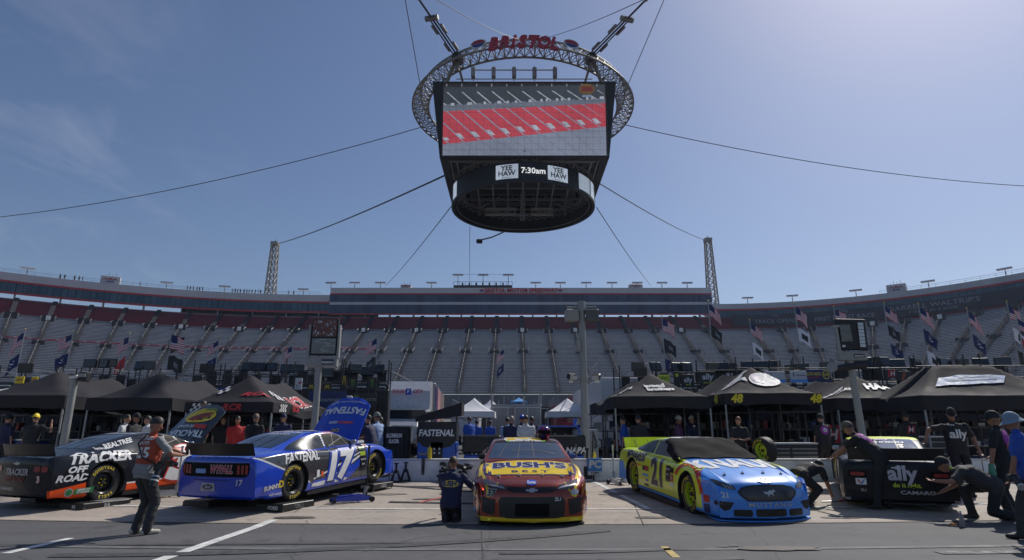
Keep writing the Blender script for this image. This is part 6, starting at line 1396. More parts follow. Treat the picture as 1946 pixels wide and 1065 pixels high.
# ------------------------------------------------------------------ tents
LEG = mat('tent_leg', (.30, .31, .32), .5, .3); TB = mat('black_canopy', (.034, .033, .038), .8, var=.2, scale=1.2, bump=.3, bscale=3, spec=.12); TW = mat('white_canopy', (.70, .71, .74), .7, var=.08, scale=1)
def tent(name, label, pxl, pxr, ytop, ybot, Y, depth, ypeak, m, roof_marks=(), val_marks=(), legs=True, peakpx=None, hipd=1.6, inner=True):
    FL, FRr = at(pxl, ytop, Y), at(pxr, ytop, Y); ze = (FL.z + FRr.z) / 2; zv = at((pxl + pxr) / 2, ybot, Y).z; w = FRr.x - FL.x; cx = (FL.x + FRr.x) / 2
    D = Y + hipd; zp = at(973 + (cx / (D * .97)) * FPX, ypeak, D).z; t = thing('canopy_tent', label, 'tent', (cx, Y, .2), 0, name); z0 = .2
    def hgt(x, y):        # x across, y depth
        d = min(w / 2 - abs(x), y, depth - y) ; h = max(0, min(1, d / min(hipd, w / 2))); sag = .11 * math.sin(math.pi * min(1, max(0, (y - hipd) / max(.1, depth - 2 * hipd)))) if depth > 2 * hipd else 0
        q = h ** 1.42; wr = .028 * noise.noise(Vector((x * 1.6, y * 1.6, pxl * .1))) + .012 * noise.noise(Vector((x * 5, y * 5, 2))); return ze - z0 + (zp - ze) * (q - sag * 1.6) + wr * (.3 + h * (1 - h) * 3)
    b = MB(); b.grid(lambda u, v: ((u - .5) * w, v * depth, hgt((u - .5) * w, v * depth)), 32, 40, m); o = b.build('canopy', t, smooth=40); md = o.modifiers.new('thick', 'SOLIDIFY'); md.thickness = .015
    b = MB(); hv = ze - zv
    def val(p, q, n_, amp=.03):
        b.grid(lambda u, v: (p[0] + (q[0] - p[0]) * u + n_[0] * amp * math.sin(u * 19 + pxl) * v, p[1] + (q[1] - p[1]) * u + n_[1] * amp * math.sin(u * 19 + pxl) * v, hgt(p[0] * .999 + (q[0] - p[0]) * u * .999, p[1] + (q[1] - p[1]) * u) - v * (hv + .02 * math.sin(u * 9))), 24, 4, m)
    val((-w / 2, 0), (w / 2, 0), (0, -1)); val((w / 2, 0), (w / 2, depth), (1, 0)); val((-w / 2, 0), (-w / 2, depth), (-1, 0)); val((-w / 2, depth), (w / 2, depth), (0, 1)); b.build('valance', t, smooth=60)
    for x in (-w / 2 + .05, w / 2 - .05):
        for y in ((.05, depth / 2, depth - .05) if depth > 4 else (.05, depth - .05)):
            b = MB(); b.box((x, y, (ze - z0) * .5), (.045, .045, ze - z0), LEG); b.box((x, y, (ze - z0) * .28), (.06, .06, .10), DARK); b.box((x, y, .01), (.13, .13, .02), DARK); b.build('leg', t)
    b = MB()
    for y in (.06, depth - .06):
        n = 6
        for i in range(n): a0, a1 = -w / 2 + w * i / n, -w / 2 + w * (i + 1) / n; zt_, zb_ = zv - z0 + .03, zv - z0 - .22; b.cyl((a0, y, zt_ if i % 2 else zb_), (a1, y, zb_ if i % 2 else zt_), .010, DARK, n=4)
    b.build('scissor_frame', t)
    for txt, mm, size, x, y, slope, kw in roof_marks:
        if isinstance(txt, str): V, F = text_geo(txt, kw.get('bold', .03), kw.get('shear', 0), 1, 'CENTER'); V = [(p[0] * size * kw.get('sx', 1), p[1] * size * kw.get('sy', 1)) for p in V]
        else: V, F = [(p[0] * size, p[1] * size) for p in txt], [tuple(range(len(txt)))]
        bb = bmesh.new(); vv = [bb.verts.new((p[0], p[1], 0)) for p in V]
        for f in F:
            try: bb.faces.new([vv[i] for i in f])
            except ValueError: pass
        bmesh.ops.triangulate(bb, faces=bb.faces[:]) 
        for ax, lo, hi in (((1, 0, 0), min(p[0] for p in V), max(p[0] for p in V)), ((0, 1, 0), min(p[1] for p in V), max(p[1] for p in V))):
            k = int((hi - lo) / .12)
            for i in range(1, k + 1): q = lo + (hi - lo) * i / (k + 1); bmesh.ops.bisect_plane(bb, geom=bb.verts[:] + bb.edges[:] + bb.faces[:], plane_co=Vector(ax) * q, plane_no=ax, dist=1e-6)
        for v in bb.verts:
            px_, py_ = {'F': (x + v.co.x, y + v.co.y), 'R': (x - v.co.y, y + v.co.x), 'L': (x + v.co.y, y - v.co.x)}[slope]; v.co = (px_, py_, hgt(px_, py_) + .045 + kw.get('off', 0))
        bb.verts.index_update(); q = MB(); q.add([v.co.copy() for v in bb.verts], [[v.index for v in f.verts] for f in bb.faces], mm); bb.free(); q.build('canopy_lettering', t)
    for txt, mm, size, x, side, kw in val_marks:
        zc = (ze + zv) / 2 - z0; b = MB()
        if side == 'F': b.text(txt, mm, size, frame((x, -.06, zc), (1, 0, 0), (0, 0, 1)), bold=.04, sx=kw.get('sx', 1), shear=kw.get('shear', 0)) if isinstance(txt, str) else b.add([(x + p[0] * size, -.055, zc + p[1] * size) for p in txt], [tuple(range(len(txt)))], mm)
        if side == 'R': b.text(txt, mm, size, frame((w / 2 + .06, x, zc), (0, 1, 0), (0, 0, 1)), bold=.04, sx=kw.get('sx', 1)) if isinstance(txt, str) else b.add([(w / 2 + .055, x + p[0] * size, zc + p[1] * size) for p in txt], [tuple(range(len(txt)))], mm)
        if side == 'L': b.text(txt, mm, size, frame((-w / 2 - .06, x, zc), (0, -1, 0), (0, 0, 1)), bold=.04, sx=kw.get('sx', 1))
        b.build('valance_lettering', t)
    return t, cx, w
GT = 'black canopy tents behind the wall'; CHK = WD; RT2 = mat('tent_red', (.45, .02, .03), .5); YT = mat('tent_yellow', (.75, .62, .03), .5); WT2 = mat('tent_white_print', (.66, .66, .67), .6)
tent(GT, 'plain black canopy tent at the far left beside the short leaning pole', -60, 125, 752, 776, 19.2, 6, 706, TB)
tent(GT, 'plain black canopy tent between the short pole and the checkered tent', 165, 328, 757, 780, 19.2, 6, 710, TB)
def checks(x0, y0, nx, ny, s, sh=.35): return [[(x0 + (i + sh * j) * s, y0 + j * s), (x0 + (i + 1 + sh * j) * s, y0 + j * s), (x0 + (i + 1 + sh * (j + 1)) * s, y0 + (j + 1) * s), (x0 + (i + sh * (j + 1)) * s, y0 + (j + 1) * s)] for i in range(nx) for j in range(ny) if (i + j) % 2 == 0]
rm = [(q, WT2, 1, -.75, .65, 'F', {}) for q in checks(-.6, -.08, 8, 3, .11, .5)] + [('RCR', RT2, .24, .55, .55, 'F', dict(shear=.4, sx=1.9, bold=.05))]
rm += [(q, WT2, 1, .95, 2.0, 'R', {}) for q in checks(-.9, -.2, 9, 4, .13, .3)] + [('RCR', WT2, .75, .95, 3.4, 'R', dict(shear=.2, sx=1.0, bold=.09)), ('RCR', RT2, .75, .95, 3.4, 'R', dict(shear=.2, sx=1.0, bold=.04, off=.01))]
vm = [(q, WT2, 1, -.75, 'F', {}) for q in checks(-.45, -.12, 7, 3, .08, .4)] + [('RCR', RT2, .26, .1, 'F', dict(sx=1.2, shear=.3))] + [(q, WT2, 1, .9, 'R', {}) for q in checks(-.5, -.12, 7, 3, .08, .4)] + [('RCR', RT2, .26, 1.9, 'R', dict(sx=1.2))]
tent(GT, 'black canopy tent with checkered flag and red lettering left of the blue car', 352, 520, 765, 784, 19.2, 6, 715, TB, rm, vm)
tent(GT, 'black canopy tent with small white script right of the grey light pole', 1166, 1352, 754, 776, 19.2, 6, 709, TB, [('wood', WT2, .19, -.05, .80, 'F', dict(sx=1.5, bold=.06, sy=1.5)), ('brothers', WT2, .18, .10, .58, 'F', dict(sx=1.4, bold=.06, sy=1.4)), ('WOOD', WT2, .6, -1.0, 1.8, 'L', dict(sx=1.2)), ('BROTHERS', WT2, .4, -1.4, 1.9, 'L', dict(sx=1.2))])
tent(GT, 'black canopy tent with yellow numbers on its valance and a white oval', 1375, 1562, 748, 769, 19.2, 6, 697, TB,
    [('ally', WT2, .95, -.62, 1.5, 'L', dict(sx=1.0, bold=.04)), ('do it right', PURP and mat('tent_purple', (.3, .08, .3), .5), .3, -1.45, 1.9, 'L', {}), (ell(0, 0, .50, .34), WT2, 1, .15, .88, 'F', {}), (ell(-.27, 0, .15, .2), mat('tent_purple_print', (.22, .16, .35), .5), 1, .15, .95, 'F', dict(off=.01)), ([(-.2, -.25), (-.1, -.25), (.3, .3), (.22, .3)], mat('print_grey', (.3, .28, .33), .5), 1, .15, .95, 'F', dict(off=.01))],
    [('48', YT, .36, -1.18, 'F', dict(shear=.2)), ('48', YT, .36, 1.30, 'F', dict(shear=.2)), ('48', YT, .36, .6, 'L', {})])
tent(GT, 'black canopy tent with white slanted word behind the leaning light pole', 1588, 1768, 757, 780, 20.2, 6, 712, TB, [('HAAS', WT2, .30, .45, .85, 'F', dict(sx=1.4, bold=.06, shear=.2, sy=1.5)), ('ARRIS', WT2, .17, -.9, .7, 'F', dict(sx=1.5, shear=.4)), ('WS', WT2, .35, -1.2, 1.0, 'F', dict(sx=1.4, shear=.5, bold=.07))], [(ell(0, 0, .22, .09), SILV, 1, .1, 'F', {}), (ell(0, 0, .2, .08), NVY, 1, .1, 'F', {}), ('PERFORMANCE', RT2, .09, .25, 'F', {})])
tent(GT, 'wide black canopy tent with pale blue crinkled print at the right edge', 1752, 2080, 752, 780, 17.9, 3.6, 694, TB, [([(-1.25, -.22), (1.0, -.05), (1.35, .28), (-.1, .30), (-.85, .16)], mat('pale_blue_print', (.38, .46, .62), .6, var=.3, scale=3, bump=.6, bscale=6), 1, -.4, .85, 'F', {}), ([(-.7, -.05), (.9, .03), (.9, .06), (-.7, 0)], mat('dark_crinkle', (.10, .13, .2), .6), 1, -.4, .9, 'F', dict(off=.01)), ([(-.8, .03), (.5, .15), (1.0, .12), (.5, .18)], mat('dark_crinkle', (0, 0, 0)), 1, -.4, .9, 'F', dict(off=.01))])
tent(GT, 'black canopy tent with white letters cut by the left frame edge', -110, 60, 762, 778, 25, 6, 731, TB, [('CAR', WT2, .75, .3, .9, 'F', dict(sx=1.3, bold=.06))])
GW = 'white canopy tents in the middle of the infield'
tent(GW, 'white canopy tent beside the truck trailer', 857, 940, 782, 793, 38, 3, 757, TW, hipd=1.5); tent(GW, 'white canopy tent just left of the grey light pole', 1040, 1124, 782, 793, 38, 3, 757, TW, hipd=1.5)
tent(GW, 'white canopy tent mostly behind the one beside the trailer', 905, 958, 778, 788, 46, 3, 760, TW, hipd=1.5)
tent('small blue sun shades', 'tiny bright blue canopy top far off beside the grey trailer', 970, 1002, 763, 766, 60, 2, 756, mat('blue_canopy', (.10, .35, .75), .6), hipd=1)
# ------------------------------------------------------------------ poles with light boxes
POLE = mat('pole_grey', (.30, .30, .29), .55, .3, .15, 2)
def pole(label, px, pytop, Y, r0, r1, group='light poles along the pit wall'):
    A = at(px, pytop, Y); t = thing('light_pole', label, 'light pole', (A.x, Y, .2), 0, group); b = MB(); b.cyl((0, 0, 0), (0, 0, A.z - .2), r0, POLE, r1=r1, n=20); b.cyl((0, 0, 0), (0, 0, .04), r0 * 1.8, POLE, n=16); o = b.build('mast', t, smooth=40); return t, A.z - .2
t, h = pole('short leaning pale pole with a small dark box on its top left side', 143, 718, 17.6, .105, .09)
b = MB(); b.cyl((0, 0, h), (0, 0, h + .08), .10, POLE, r1=.06, n=16); b.cyl((0, 0, h - .02), (0, 0, h + .02), .15, WHITE, n=16); b.build('cap', t)
b = MB(); b.box((.26, 0, h + .02), (.26, .2, .26), DARK, bev=.02); b.box((.26, -.11, h + .06), (.22, .02, .10), POLE); b.build('junction_box', t)
t, h = pole('light pole carrying a large framed lamp box over the blue raised hood', 606, 700, 18.0, .105, .09)
GLL = bpy.data.materials.new('lamp_reflector'); GLL.use_nodes = True; nb_ = GLL.node_tree.nodes['Principled BSDF']; nb_.inputs['Metallic'].default_value = 1; nb_.inputs['Roughness'].default_value = .12; nb_.inputs['Base Color'].default_value = (.5, .5, .5, 1)
_t = GLL.node_tree.nodes.new('ShaderNodeTexNoise'); _t.inputs['Scale'].default_value = 14; _b = GLL.node_tree.nodes.new('ShaderNodeBump'); _b.inputs['Strength'].default_value = .6; GLL.node_tree.links.new(_t.outputs['Fac'], _b.inputs['Height']); GLL.node_tree.links.new(_b.outputs[0], nb_.inputs['Normal'])
LAMPR = mat('lamp_red_reflection', (.13, .03, .025), .25, var=.5, scale=12); LAMPG = mat('grey_lamp_panel', (.15, .145, .14), .2, .5, .5, 9)  # red panel: the stands' reflection put into the lamp glass colour
b = MB(); b.box((.10, 0, h + .18), (.90, .25, .30), POLE, bev=.02); b.box((.28, -.128, h + .17), (.36, .012, .16), BLK); b.build('ballast_box', t); b = MB(); b.text('musco', WD, .13, frame((.28, -.14, h + .17), (1, 0, 0), (0, 0, 1)), bold=.03); b.build('box_lettering', t)
b = MB(); b.box((.10, .05, h + .95), (.80, .16, 1.12), DARK, bev=.02); b.box((-.34, 0, h + .8), (.06, .16, 1.0), POLE); b.box((.55, 0, h + .8), (.06, .16, 1.0), POLE); b.build('lamp_housing', t)
b = MB(); b.box((.10, -.035, h + 1.2), (.72, .02, .56), LAMPR); b.box((.10, -.035, h + .66), (.72, .02, .46), LAMPG); b.box((.10, -.05, h + .93), (.74, .02, .03), DARK)
b.build('lamp_lens', t)
b = MB(); rn = random.Random(5)
for k in range(30): b.box((.10 + rn.uniform(-.33, .33), -.048, h + rn.uniform(.95, 1.42)), (rn.uniform(.01, .05), .006, rn.uniform(.02, .08)), SILV)
for k in range(14): b.box((.10 + rn.uniform(-.28, .28), -.048, h + rn.uniform(.5, .86)), (rn.uniform(.08, .25), .006, .012), SILV)
b.build('lamp_facets', t)
t, h = pole('tall grey light pole with two square lamp backs behind the red car', 1105, 577, 17.8, .11, .095)
b = MB(); b.cyl((0, 0, h - .25), (0, 0, h + .06), .12, POLE, n=14); b.cyl((-.45, 0, h - .12), (.45, 0, h - .12), .025, POLE, n=8); b.build('head_bracket', t)
for s_ in (-1, 1): b = MB(); b.box((0, 0, 0), (.40, .30, .36), mat('lamp_back_%d' % (s_ + 1), (.30, .29, .27) if s_ < 0 else (.10, .10, .10), .5, var=.1), T((s_ * .31, -.02, h - .38)) @ rotm(R(-8 * s_)) , bev=.03); b.build('lamp_head', t)
b = MB(); b.box((-.13, -.05, h - 1.3), (.12, .2, .35), POLE, bev=.02); b.build('control_box', t)
b = MB(); zc = at(1107, 722, 17.8).z - .2; b.cyl((-.3, 0, zc), (.42, 0, zc), .02, POLE, n=6); b.build('cross_arm', t)
for s_ in (-1, 1):
    b = MB(); M0 = T((s_ * .36, -.08, zc + .08)) @ rotm(R(-25 * s_)) @ rotm(R(20), 'X'); b.box((0, 0, 0), (.26, .2, .17), DARK, M0, bev=.03); b.box((0, -.11, .0), (.22, .01, .13), mat('floodlight_lens', (.45, .46, .48), .3), M0); b.box((0, 0, -.13), (.12, .02, .10), WHITE, M0); b.build('floodlight', t)
t, h = pole('leaning light pole with an open framed lamp box at the right', 1621, 684, 17.4, .105, .09); t.rotation_euler = (0, R(-1.5), 0)
b = MB(); b.box((.06, 0, h + .10), (.80, .22, .26), POLE, bev=.02); b.box((.22, -.115, h + .10), (.3, .012, .10), BLK); b.build('ballast_box', t); b = MB(); b.text('musco', WD, .10, frame((.22, -.125, h + .10), (1, 0, 0), (0, 0, 1)), bold=.02); b.build('box_lettering', t)
b = MB(); b.box((-.02, .08, h + .75), (.88, .14, .92), BLK, T((0, 0, 0)) @ rotm(R(3), 'Y'), bev=.02); b.cyl((-.3, -.06, h + .2), (-.3, -.06, h + .95), .05, POLE, n=10); b.box((-.30, -.05, h + .98), (.2, .1, .06), POLE); b.build('lamp_housing', t)
b = MB(); 
for k in range(7): b.box((.24, -.012, h + .42 + k * .105), (.16, .02, .09), ALU, rotm(R(3), 'Y'))
b.box((-.12, -.01, h + .40), (.08, .02, .06), WHITE); b.box((.0, -.01, h + .78), (.32, .02, .5), LAMPG); b.build('lamp_lens', t)
b = MB(); b.cyl((-.5, -.05, h - .25), (.4, -.05, h - .15), .10, DARK, n=12); b.cyl((-.62, -.1, h - .2), (-.5, -.05, h - .22), .16, POLE, r1=.10, n=12); b.build('siren_horn', t)
# ------------------------------------------------------------------ wagons, boxes and screens behind the tents
CARTC = [mat('cart_black', (.02, .02, .022), .4), mat('cart_navy', (.015, .03, .12), .4), mat('cart_blue', (.012, .07, .40), .35), mat('cart_grey', (.16, .16, .17), .45), mat('cart_red', (.25, .02, .03), .4)]
SCR = mat('screen_glass', (.02, .025, .035), .2, spec=.6); DRW = mat('drawer_front', (.26, .26, .27), .35, .5, .1)
def wagon(px, Y, w, hbody, cm, screens, label, rail=True):
    A = at(px, 780, Y); t = thing('pit_wagon', label, 'pit wagon', (A.x, Y, .2), random.uniform(-.12, .12), 'team wagons with screens behind the tents')
    b = MB(); b.box((0, 0, hbody / 2 + .15), (w, 1.3, hbody), cm, bev=.04); b.build('body', t)
    b = MB()
    for k in range(5): b.box((-w * .22, -.66, .4 + k * (hbody - .4) / 5), (w * .46, .02, (hbody - .5) / 5 * .8), DARK); b.box((-w * .22, -.68, .48 + k * (hbody - .4) / 5), (w * .40, .02, .025), ALU)
    b.box((w * .26, -.66, hbody * .5), (w * .36, .02, hbody * .7), BLK); b.build('drawers', t)
    if rail:
        b = MB(); zt_ = hbody + 1.5
        for x in (-w / 2 + .05, w / 2 - .05):
            for y in (-.6, .6): b.cyl((x, y, hbody), (x, y, zt_), .03, DARK, n=6)
        for z in (hbody + .5, hbody + 1.0): b.tube([(-w / 2, -.6, z), (w / 2, -.6, z)], .02, DARK, n=5); b.tube([(-w / 2, .6, z), (w / 2, .6, z)], .02, DARK, n=5)
        for k in range(3): b.box((-w * .3 + k * w * .3, .1, hbody + .55), (.45, .45, .06), BLK); b.box((-w * .3 + k * w * .3, .32, hbody + .8), (.42, .06, .5), BLK)
        b.box((0, .1, hbody + .17), (w, 1.3, .05), DARK); b.build('upper_deck', t)
    for k, (dx, pyc, sw_, sh_) in enumerate(screens):
        z = at(px, pyc, Y).z - .2; x = (dx) / FPX * Y; b = MB(); b.cyl((x, 0, hbody), (x, 0, z), .03, DARK, n=6); M0 = T((x, -.05, z)) @ rotm(random.uniform(-.5, .5)) @ rotm(R(random.uniform(-15, 5)), 'X'); b.box((0, 0, 0), (sw_, .12, sh_), BLK, M0, bev=.015); b.box((0, -.065, 0), (sw_ * .9, .01, sh_ * .86), SCR, M0); b.build('screen', t)
    b = MB()
    for x in (-w * .35, w * .35): b.cyl((x - .06, -.4, .16), (x + .06, -.4, .16), .16, RUB, n=14)
    b.build('castors', t); return t
S = lambda *a: [(d, y, .62, .42) for d, y in a]
wl = [(60, 27, 2.6, 2.6, 1, S((-25, 700)), 'navy wagon behind the far left tent with one screen'), (178, 29, 2.8, 2.9, 0, S((-20, 691), (6, 691), (18, 690)), 'black wagon with three raised screens left of the second tent'), (263, 29, 2.6, 2.7, 3, S((-8, 695), (8, 695)), 'grey wagon with two raised screens beside the second tent'), (388, 28, 2.4, 2.8, 0, S((-3, 701),), 'black wagon with one tilted screen behind the second tent'), (420, 30, 2.6, 3.2, 2, [], 'bright blue boxed wagon above the black tents'),
    (476, 29, 2.8, 2.9, 2, S((-13, 697), (9, 698), (32, 698)), 'blue railed wagon with three screens behind the checkered tent peak'), (546, 29, 2.8, 2.9, 3, S((-8, 701), (14, 702)), 'grey wagon with white panel right of the checkered tent peak'), (600, 27, 2.6, 2.9, 0, S((16, 709),), 'black wagon hidden behind the framed lamp pole'), (655, 28, 2.8, 3.0, 0, S((0, 708),), 'black wagon with yellow signs right of the framed lamp pole'),
    (693, 28, 2.2, 3.0, 0, S((-22, 702), (2, 706), (20, 702)), 'black tall scaffold wagon with green-marked panels'), (1228, 29, 2.8, 2.8, 0, S((-12, 697), (-8, 707), (22, 697)), 'black wagon with three screens behind the script-lettered tent'), (1303, 29, 2.8, 3.0, 0, S((-11, 698), (7, 698)), 'black wagon with two side by side screens above yellow sign'),
    (1378, 28, 2.6, 3.0, 3, S((-16, 698), (0, 698), (15, 700)), 'grey wagon with three screens behind the oval-print tent'), (1450, 28, 2.8, 3.1, 0, [(0, 694, 1.6, .35)], 'black wagon with a long dark awning screen'), (1522, 28, 2.8, 3.0, 1, S((-8, 702), (10, 700)), 'navy wagon behind the auto parts sign'), (1580, 27, 2.6, 3.0, 3, S((2, 697),), 'grey wagon left of the leaning pole'),
    (1668, 27, 2.8, 3.0, 2, [(-24, 691, .5, .4), (-5, 690, .3, .5), (10, 690, .3, .5), (24, 688, .5, .4)], 'blue wagon with white screen backs right of the leaning pole'), (1722, 27, 2.8, 3.0, 0, S((-5, 692), (34, 690)), 'black wagon with red letter panel behind the slanted-word tent'), (1800, 27, 2.8, 3.1, 1, [(10, 690, .8, .4), (40, 689, .5, .3)], 'navy wagon behind the wide right tent'), (1890, 27, 2.8, 3.1, 0, S((-10, 690), (30, 688)), 'black wagon at the right edge behind the wide tent')]
random.seed(11)
for px, Y, w, h, ci, sc, lab in wl: wagon(px, Y, w, h, CARTC[ci], sc, lab)
def sign(label, x0, y0, x1, y1, Y, m, marks=(), name='sign_panel', cat='sign', post=True):
    A, B = at(x0, y1, Y), at(x1, y0, Y); w, h = B.x - A.x, B.z - A.z; c = ((A.x + B.x) / 2, Y, A.z); t = thing(name, label, cat, (c[0], Y, A.z)); b = MB(); b.box((0, 0, h / 2), (w, .06, h), m, bev=.012); b.build('panel', t)
    if post:
        b = MB()
        for s_ in (-1, 1): b.cyl((s_ * w * .4, .06, -(A.z - .2)), (s_ * w * .4, .06, h * .8), .025, DARK, n=6)
        b.build('posts', t)
    for mk in marks:
        txt, mm, fy, size, kw = mk; b = MB()
        if isinstance(txt, str): b.text(txt, mm, h * size, frame((kw.get('x', 0) * w, -.04 - kw.get('o', 0), h * fy), (1, 0, 0), (0, 0, 1)), bold=kw.get('bold', .03), sx=kw.get('sx', 1), shear=kw.get('shear', 0)); b.build('lettering', t)
        else: b.add([(p[0] * w, -.036 - kw.get('o', 0), p[1] * h) for p in txt], [tuple(range(len(txt)))], mm); b.build('emblem', t)
    return t
SY = mat('sign_yellow', (.70, .52, .02), .5); SLM = mat('sign_lime', (.45, .55, .03), .5); SBK = mat('sign_black', (.02, .02, .022), .5); SWH = mat('sign_white', (.55, .56, .58), .5); MG = mat('claw_green', (.16, .35, .04), .5)
claw = [[(-.16 + k * .13, .85), (-.08 + k * .13, .85), (-.09 + k * .13, .30 + .06 * abs(k - 1)), (-.13 + k * .13, .2 + .06 * abs(k - 1)), (-.12 + k * .13, .55)] for k in range(3)]
arches = lambda s_: [[(.0 + s_ * x, y) for x, y in ((-.30, .15), (-.22, .15), (-.16, .62), (-.10, .62), (-.03, .25), (.03, .25), (.10, .62), (.16, .62), (.22, .15), (.30, .15), (.18, .85), (.08, .85), (0, .5), (-.08, .85), (-.18, .85))]]
sign('yellow sign with red mark, left of two on the wagon rail', 28, 716, 47, 729, 26, SY, (('auto', RT2, .55, .45, {}),)); sign('yellow sign with red mark, next to the number thirteen card', 60, 716, 73, 729, 26, SY, (('au', RT2, .55, .45, {}),)); sign('pale card with the number thirteen above the left tent', 74, 714, 93, 728, 26, SWH, (('13', SBK, .42, .6, dict(bold=.05)),))
sign('white square card with small logos beside the framed lamp pole', 560, 719, 575, 741, 26, SWH, (('1', SBK, .3, .3, dict(x=-.2)), (ell(.2, .6, .16, .13, 12), RED, 0, 0, {})))
for k, (x0, x1, lab) in enumerate(((583, 600, 'black sign with yellow arches left of the lamp pole'), (613, 631, 'black sign with yellow arches right of the lamp pole'))): sign(lab, x0, 730, x1, 742, 26, SBK, tuple((a, SY, 0, 0, {}) for a in arches(1)))
sign('tall black sign with tall yellow arches and small white crest', 648, 714, 660, 747, 26, SBK, (([(-.35, .45), (-.25, .45), (-.15, .9), (-.08, .9), (0, .55), (.08, .9), (.15, .9), (.25, .45), (.35, .45), (.2, .97), (.05, .97), (0, .8), (-.05, .97), (-.2, .97)], SY, 0, 0, {}),))
for lab, x0, x1, y0, y1 in (('black panel with green claw mark, left of two above the truck', 661, 680, 718, 742), ('black panel with green claw mark, right of two above the truck', 698, 716, 718, 742), ('large black banner with green claw and grey word behind the blue hood', 666, 716, 748, 772)):
    sign(lab, x0, y0, x1, y1, 26, SBK, tuple(([(p[0] * (.5 if 'large' in lab else 1) - (.3 if 'large' in lab else 0), p[1]) for p in q], MG, 0, 0, {}) for q in claw) + ((('MONSTER', mat('claw_grey', (.2, .2, .2), .5), .5, .30, dict(x=.16)),) if 'large' in lab else ()))
sign('navy banner with faint white script under the arches signs', 585, 744, 660, 776, 25.8, CARTC[1], (('Gourmet', mat('script_grey', (.25, .28, .33), .5), .5, .34, dict(shear=.4, sx=1.1)),))
sign('lime yellow sign board above the script-lettered tent', 1252, 713, 1272, 736, 26, SLM, (('menards', SBK, .75, .16, {}), ('libb', SBK, .2, .2, {})))
sign('dark sign with white word standing left above the oval-print tent', 1296, 712, 1318, 736, 26, SBK, (('ally', SWH, .55, .5, {}), ('do it', SLM, .2, .2, {}))); sign('narrow dark sign with a yellow ring left of the white word sign', 1282, 706, 1291, 736, 26, SBK, ((ell(0, .75, .3, .12, 14), SLM, 0, 0, {}),)); sign('dark sign with large white word and lime line above the oval tent', 1330, 706, 1359, 733, 26, SBK, (('ally', SWH, .6, .55, dict(sx=1.1)), ('do it right', SLM, .2, .16, {})))
sign('pale blue and white board, left of two in front of a navy wagon', 1455, 706, 1490, 728, 26, SWH, (('I', NVY, .6, .5, dict(x=-.2)), ([(-.5, 0), (.5, 0), (.5, .28), (-.5, .28)], SKYB, 0, 0, {}))); sign('pale blue and white board, right of two in front of a navy wagon', 1503, 705, 1532, 728, 26, SWH, (('I', NVY, .65, .5, dict(x=-.3)), ('Nationwide', NVY, .62, .16, dict(x=.1)), ([(-.5, 0), (.5, 0), (.5, .28), (-.5, .28)], SKYB, 0, 0, {})))
sign('navy sign with yellow words and a round emblem', 1534, 702, 1577, 726, 26, CARTC[1], (('AUTO PARTS', SY, .6, .32, dict(x=-.22, sx=.62)), ([(-.45, .28), (.02, .32), (.02, .4), (-.45, .36)], RED, 0, 0, {}), (ell(.30, .55, .15, .36, 16), SY, 0, 0, {}), (ell(.30, .55, .11, .28, 16), CARTC[1], 0, 0, dict(o=.01)), ('UPI', SY, .55, .3, dict(x=.30, o=.02)))); sign('small white sticker board below the navy sign', 1536, 727, 1560, 738, 25.9, SWH, (('EX', RT2, .5, .6, {}),))
sign('black panel with a red and white letter above the slanted-word tent', 1684, 702, 1706, 724, 25.5, SBK, (('H', RT2, .6, .8, dict(shear=.2, bold=.08, x=-.1)), ('H', SWH, .6, .55, dict(shear=.2, o=.01)), ('HAAS', SWH, .15, .16, {}))); sign('black panel with a faint orange slash right of the red letter panel', 1708, 706, 1730, 727, 25.5, SBK, (([(-.3, .2), (-.1, .2), (.1, .9), (-.1, .9)], mat('dull_orange', (.3, .06, .02), .5), 0, 0, {}),))
sign('large red and white letter board under the slanted-word tent', 1562, 808, 1598, 846, 20.6, SBK, (('H', RT2, .5, 1.1, dict(shear=.25, bold=.07)), ('H', SWH, .5, .7, dict(shear=.25, o=.01))), post=False)
# haulers behind: rear ends of long trailers
TRC = [mat('trailer_black', (.025, .025, .028), .35), mat('trailer_white', (.55, .55, .57), .4), mat('trailer_navy', (.02, .03, .09), .35), mat('trailer_silver', (.25, .25, .27), .35, .4), mat('trailer_red', (.22, .02, .03), .4)]
def trailer(px, Y, ci, label, L=14, w=2.6, h=4.0, rz=0, extra=None):
    A = at(px, 780, Y); t = thing('trailer', label, 'trailer', (A.x, Y, .2), rz, 'race team trailers in the infield'); m = TRC[ci]
    b = MB(); b.box((0, L / 2, h / 2 + .45), (w, L, h - .9), m, bev=.05); b.build('box', t)
    b = MB(); b.box((0, -.03, h / 2 + .4), (w - .25, .04, h - 1.2), m); 
    for x in (-w / 2 + .08, 0, w / 2 - .08): b.box((x, -.06, h / 2 + .4), (.04, .04, h - 1.2), ALU)
    for z in (.9, h - .2): b.box((0, -.055, z), (w - .2, .04, .05), ALU)
    b.box((0, -.15, .7), (w, .3, .12), DARK); b.build('rear_door', t)
    b = MB()
    for y in (L - 3, L - 1.8):
        for x in (-w / 2 + .15, w / 2 - .15): b.cyl((x - .15, y, .5), (x + .15, y, .5), .5, RUB, n=18)
    b.build('wheels', t); b = MB()
    for k in range(5): b.cyl((-w / 2, k * L / 5, h), (-w / 2, k * L / 5, h + .8), .03, STEEL, n=5); b.cyl((w / 2, k * L / 5, h), (w / 2, k * L / 5, h + .8), .03, STEEL, n=5)
    for x in (-w / 2, w / 2): b.tube([(x, 0, h + .8), (x, L * .8, h + .8)], .03, STEEL, n=5)
    b.build('roof_rail', t); return t
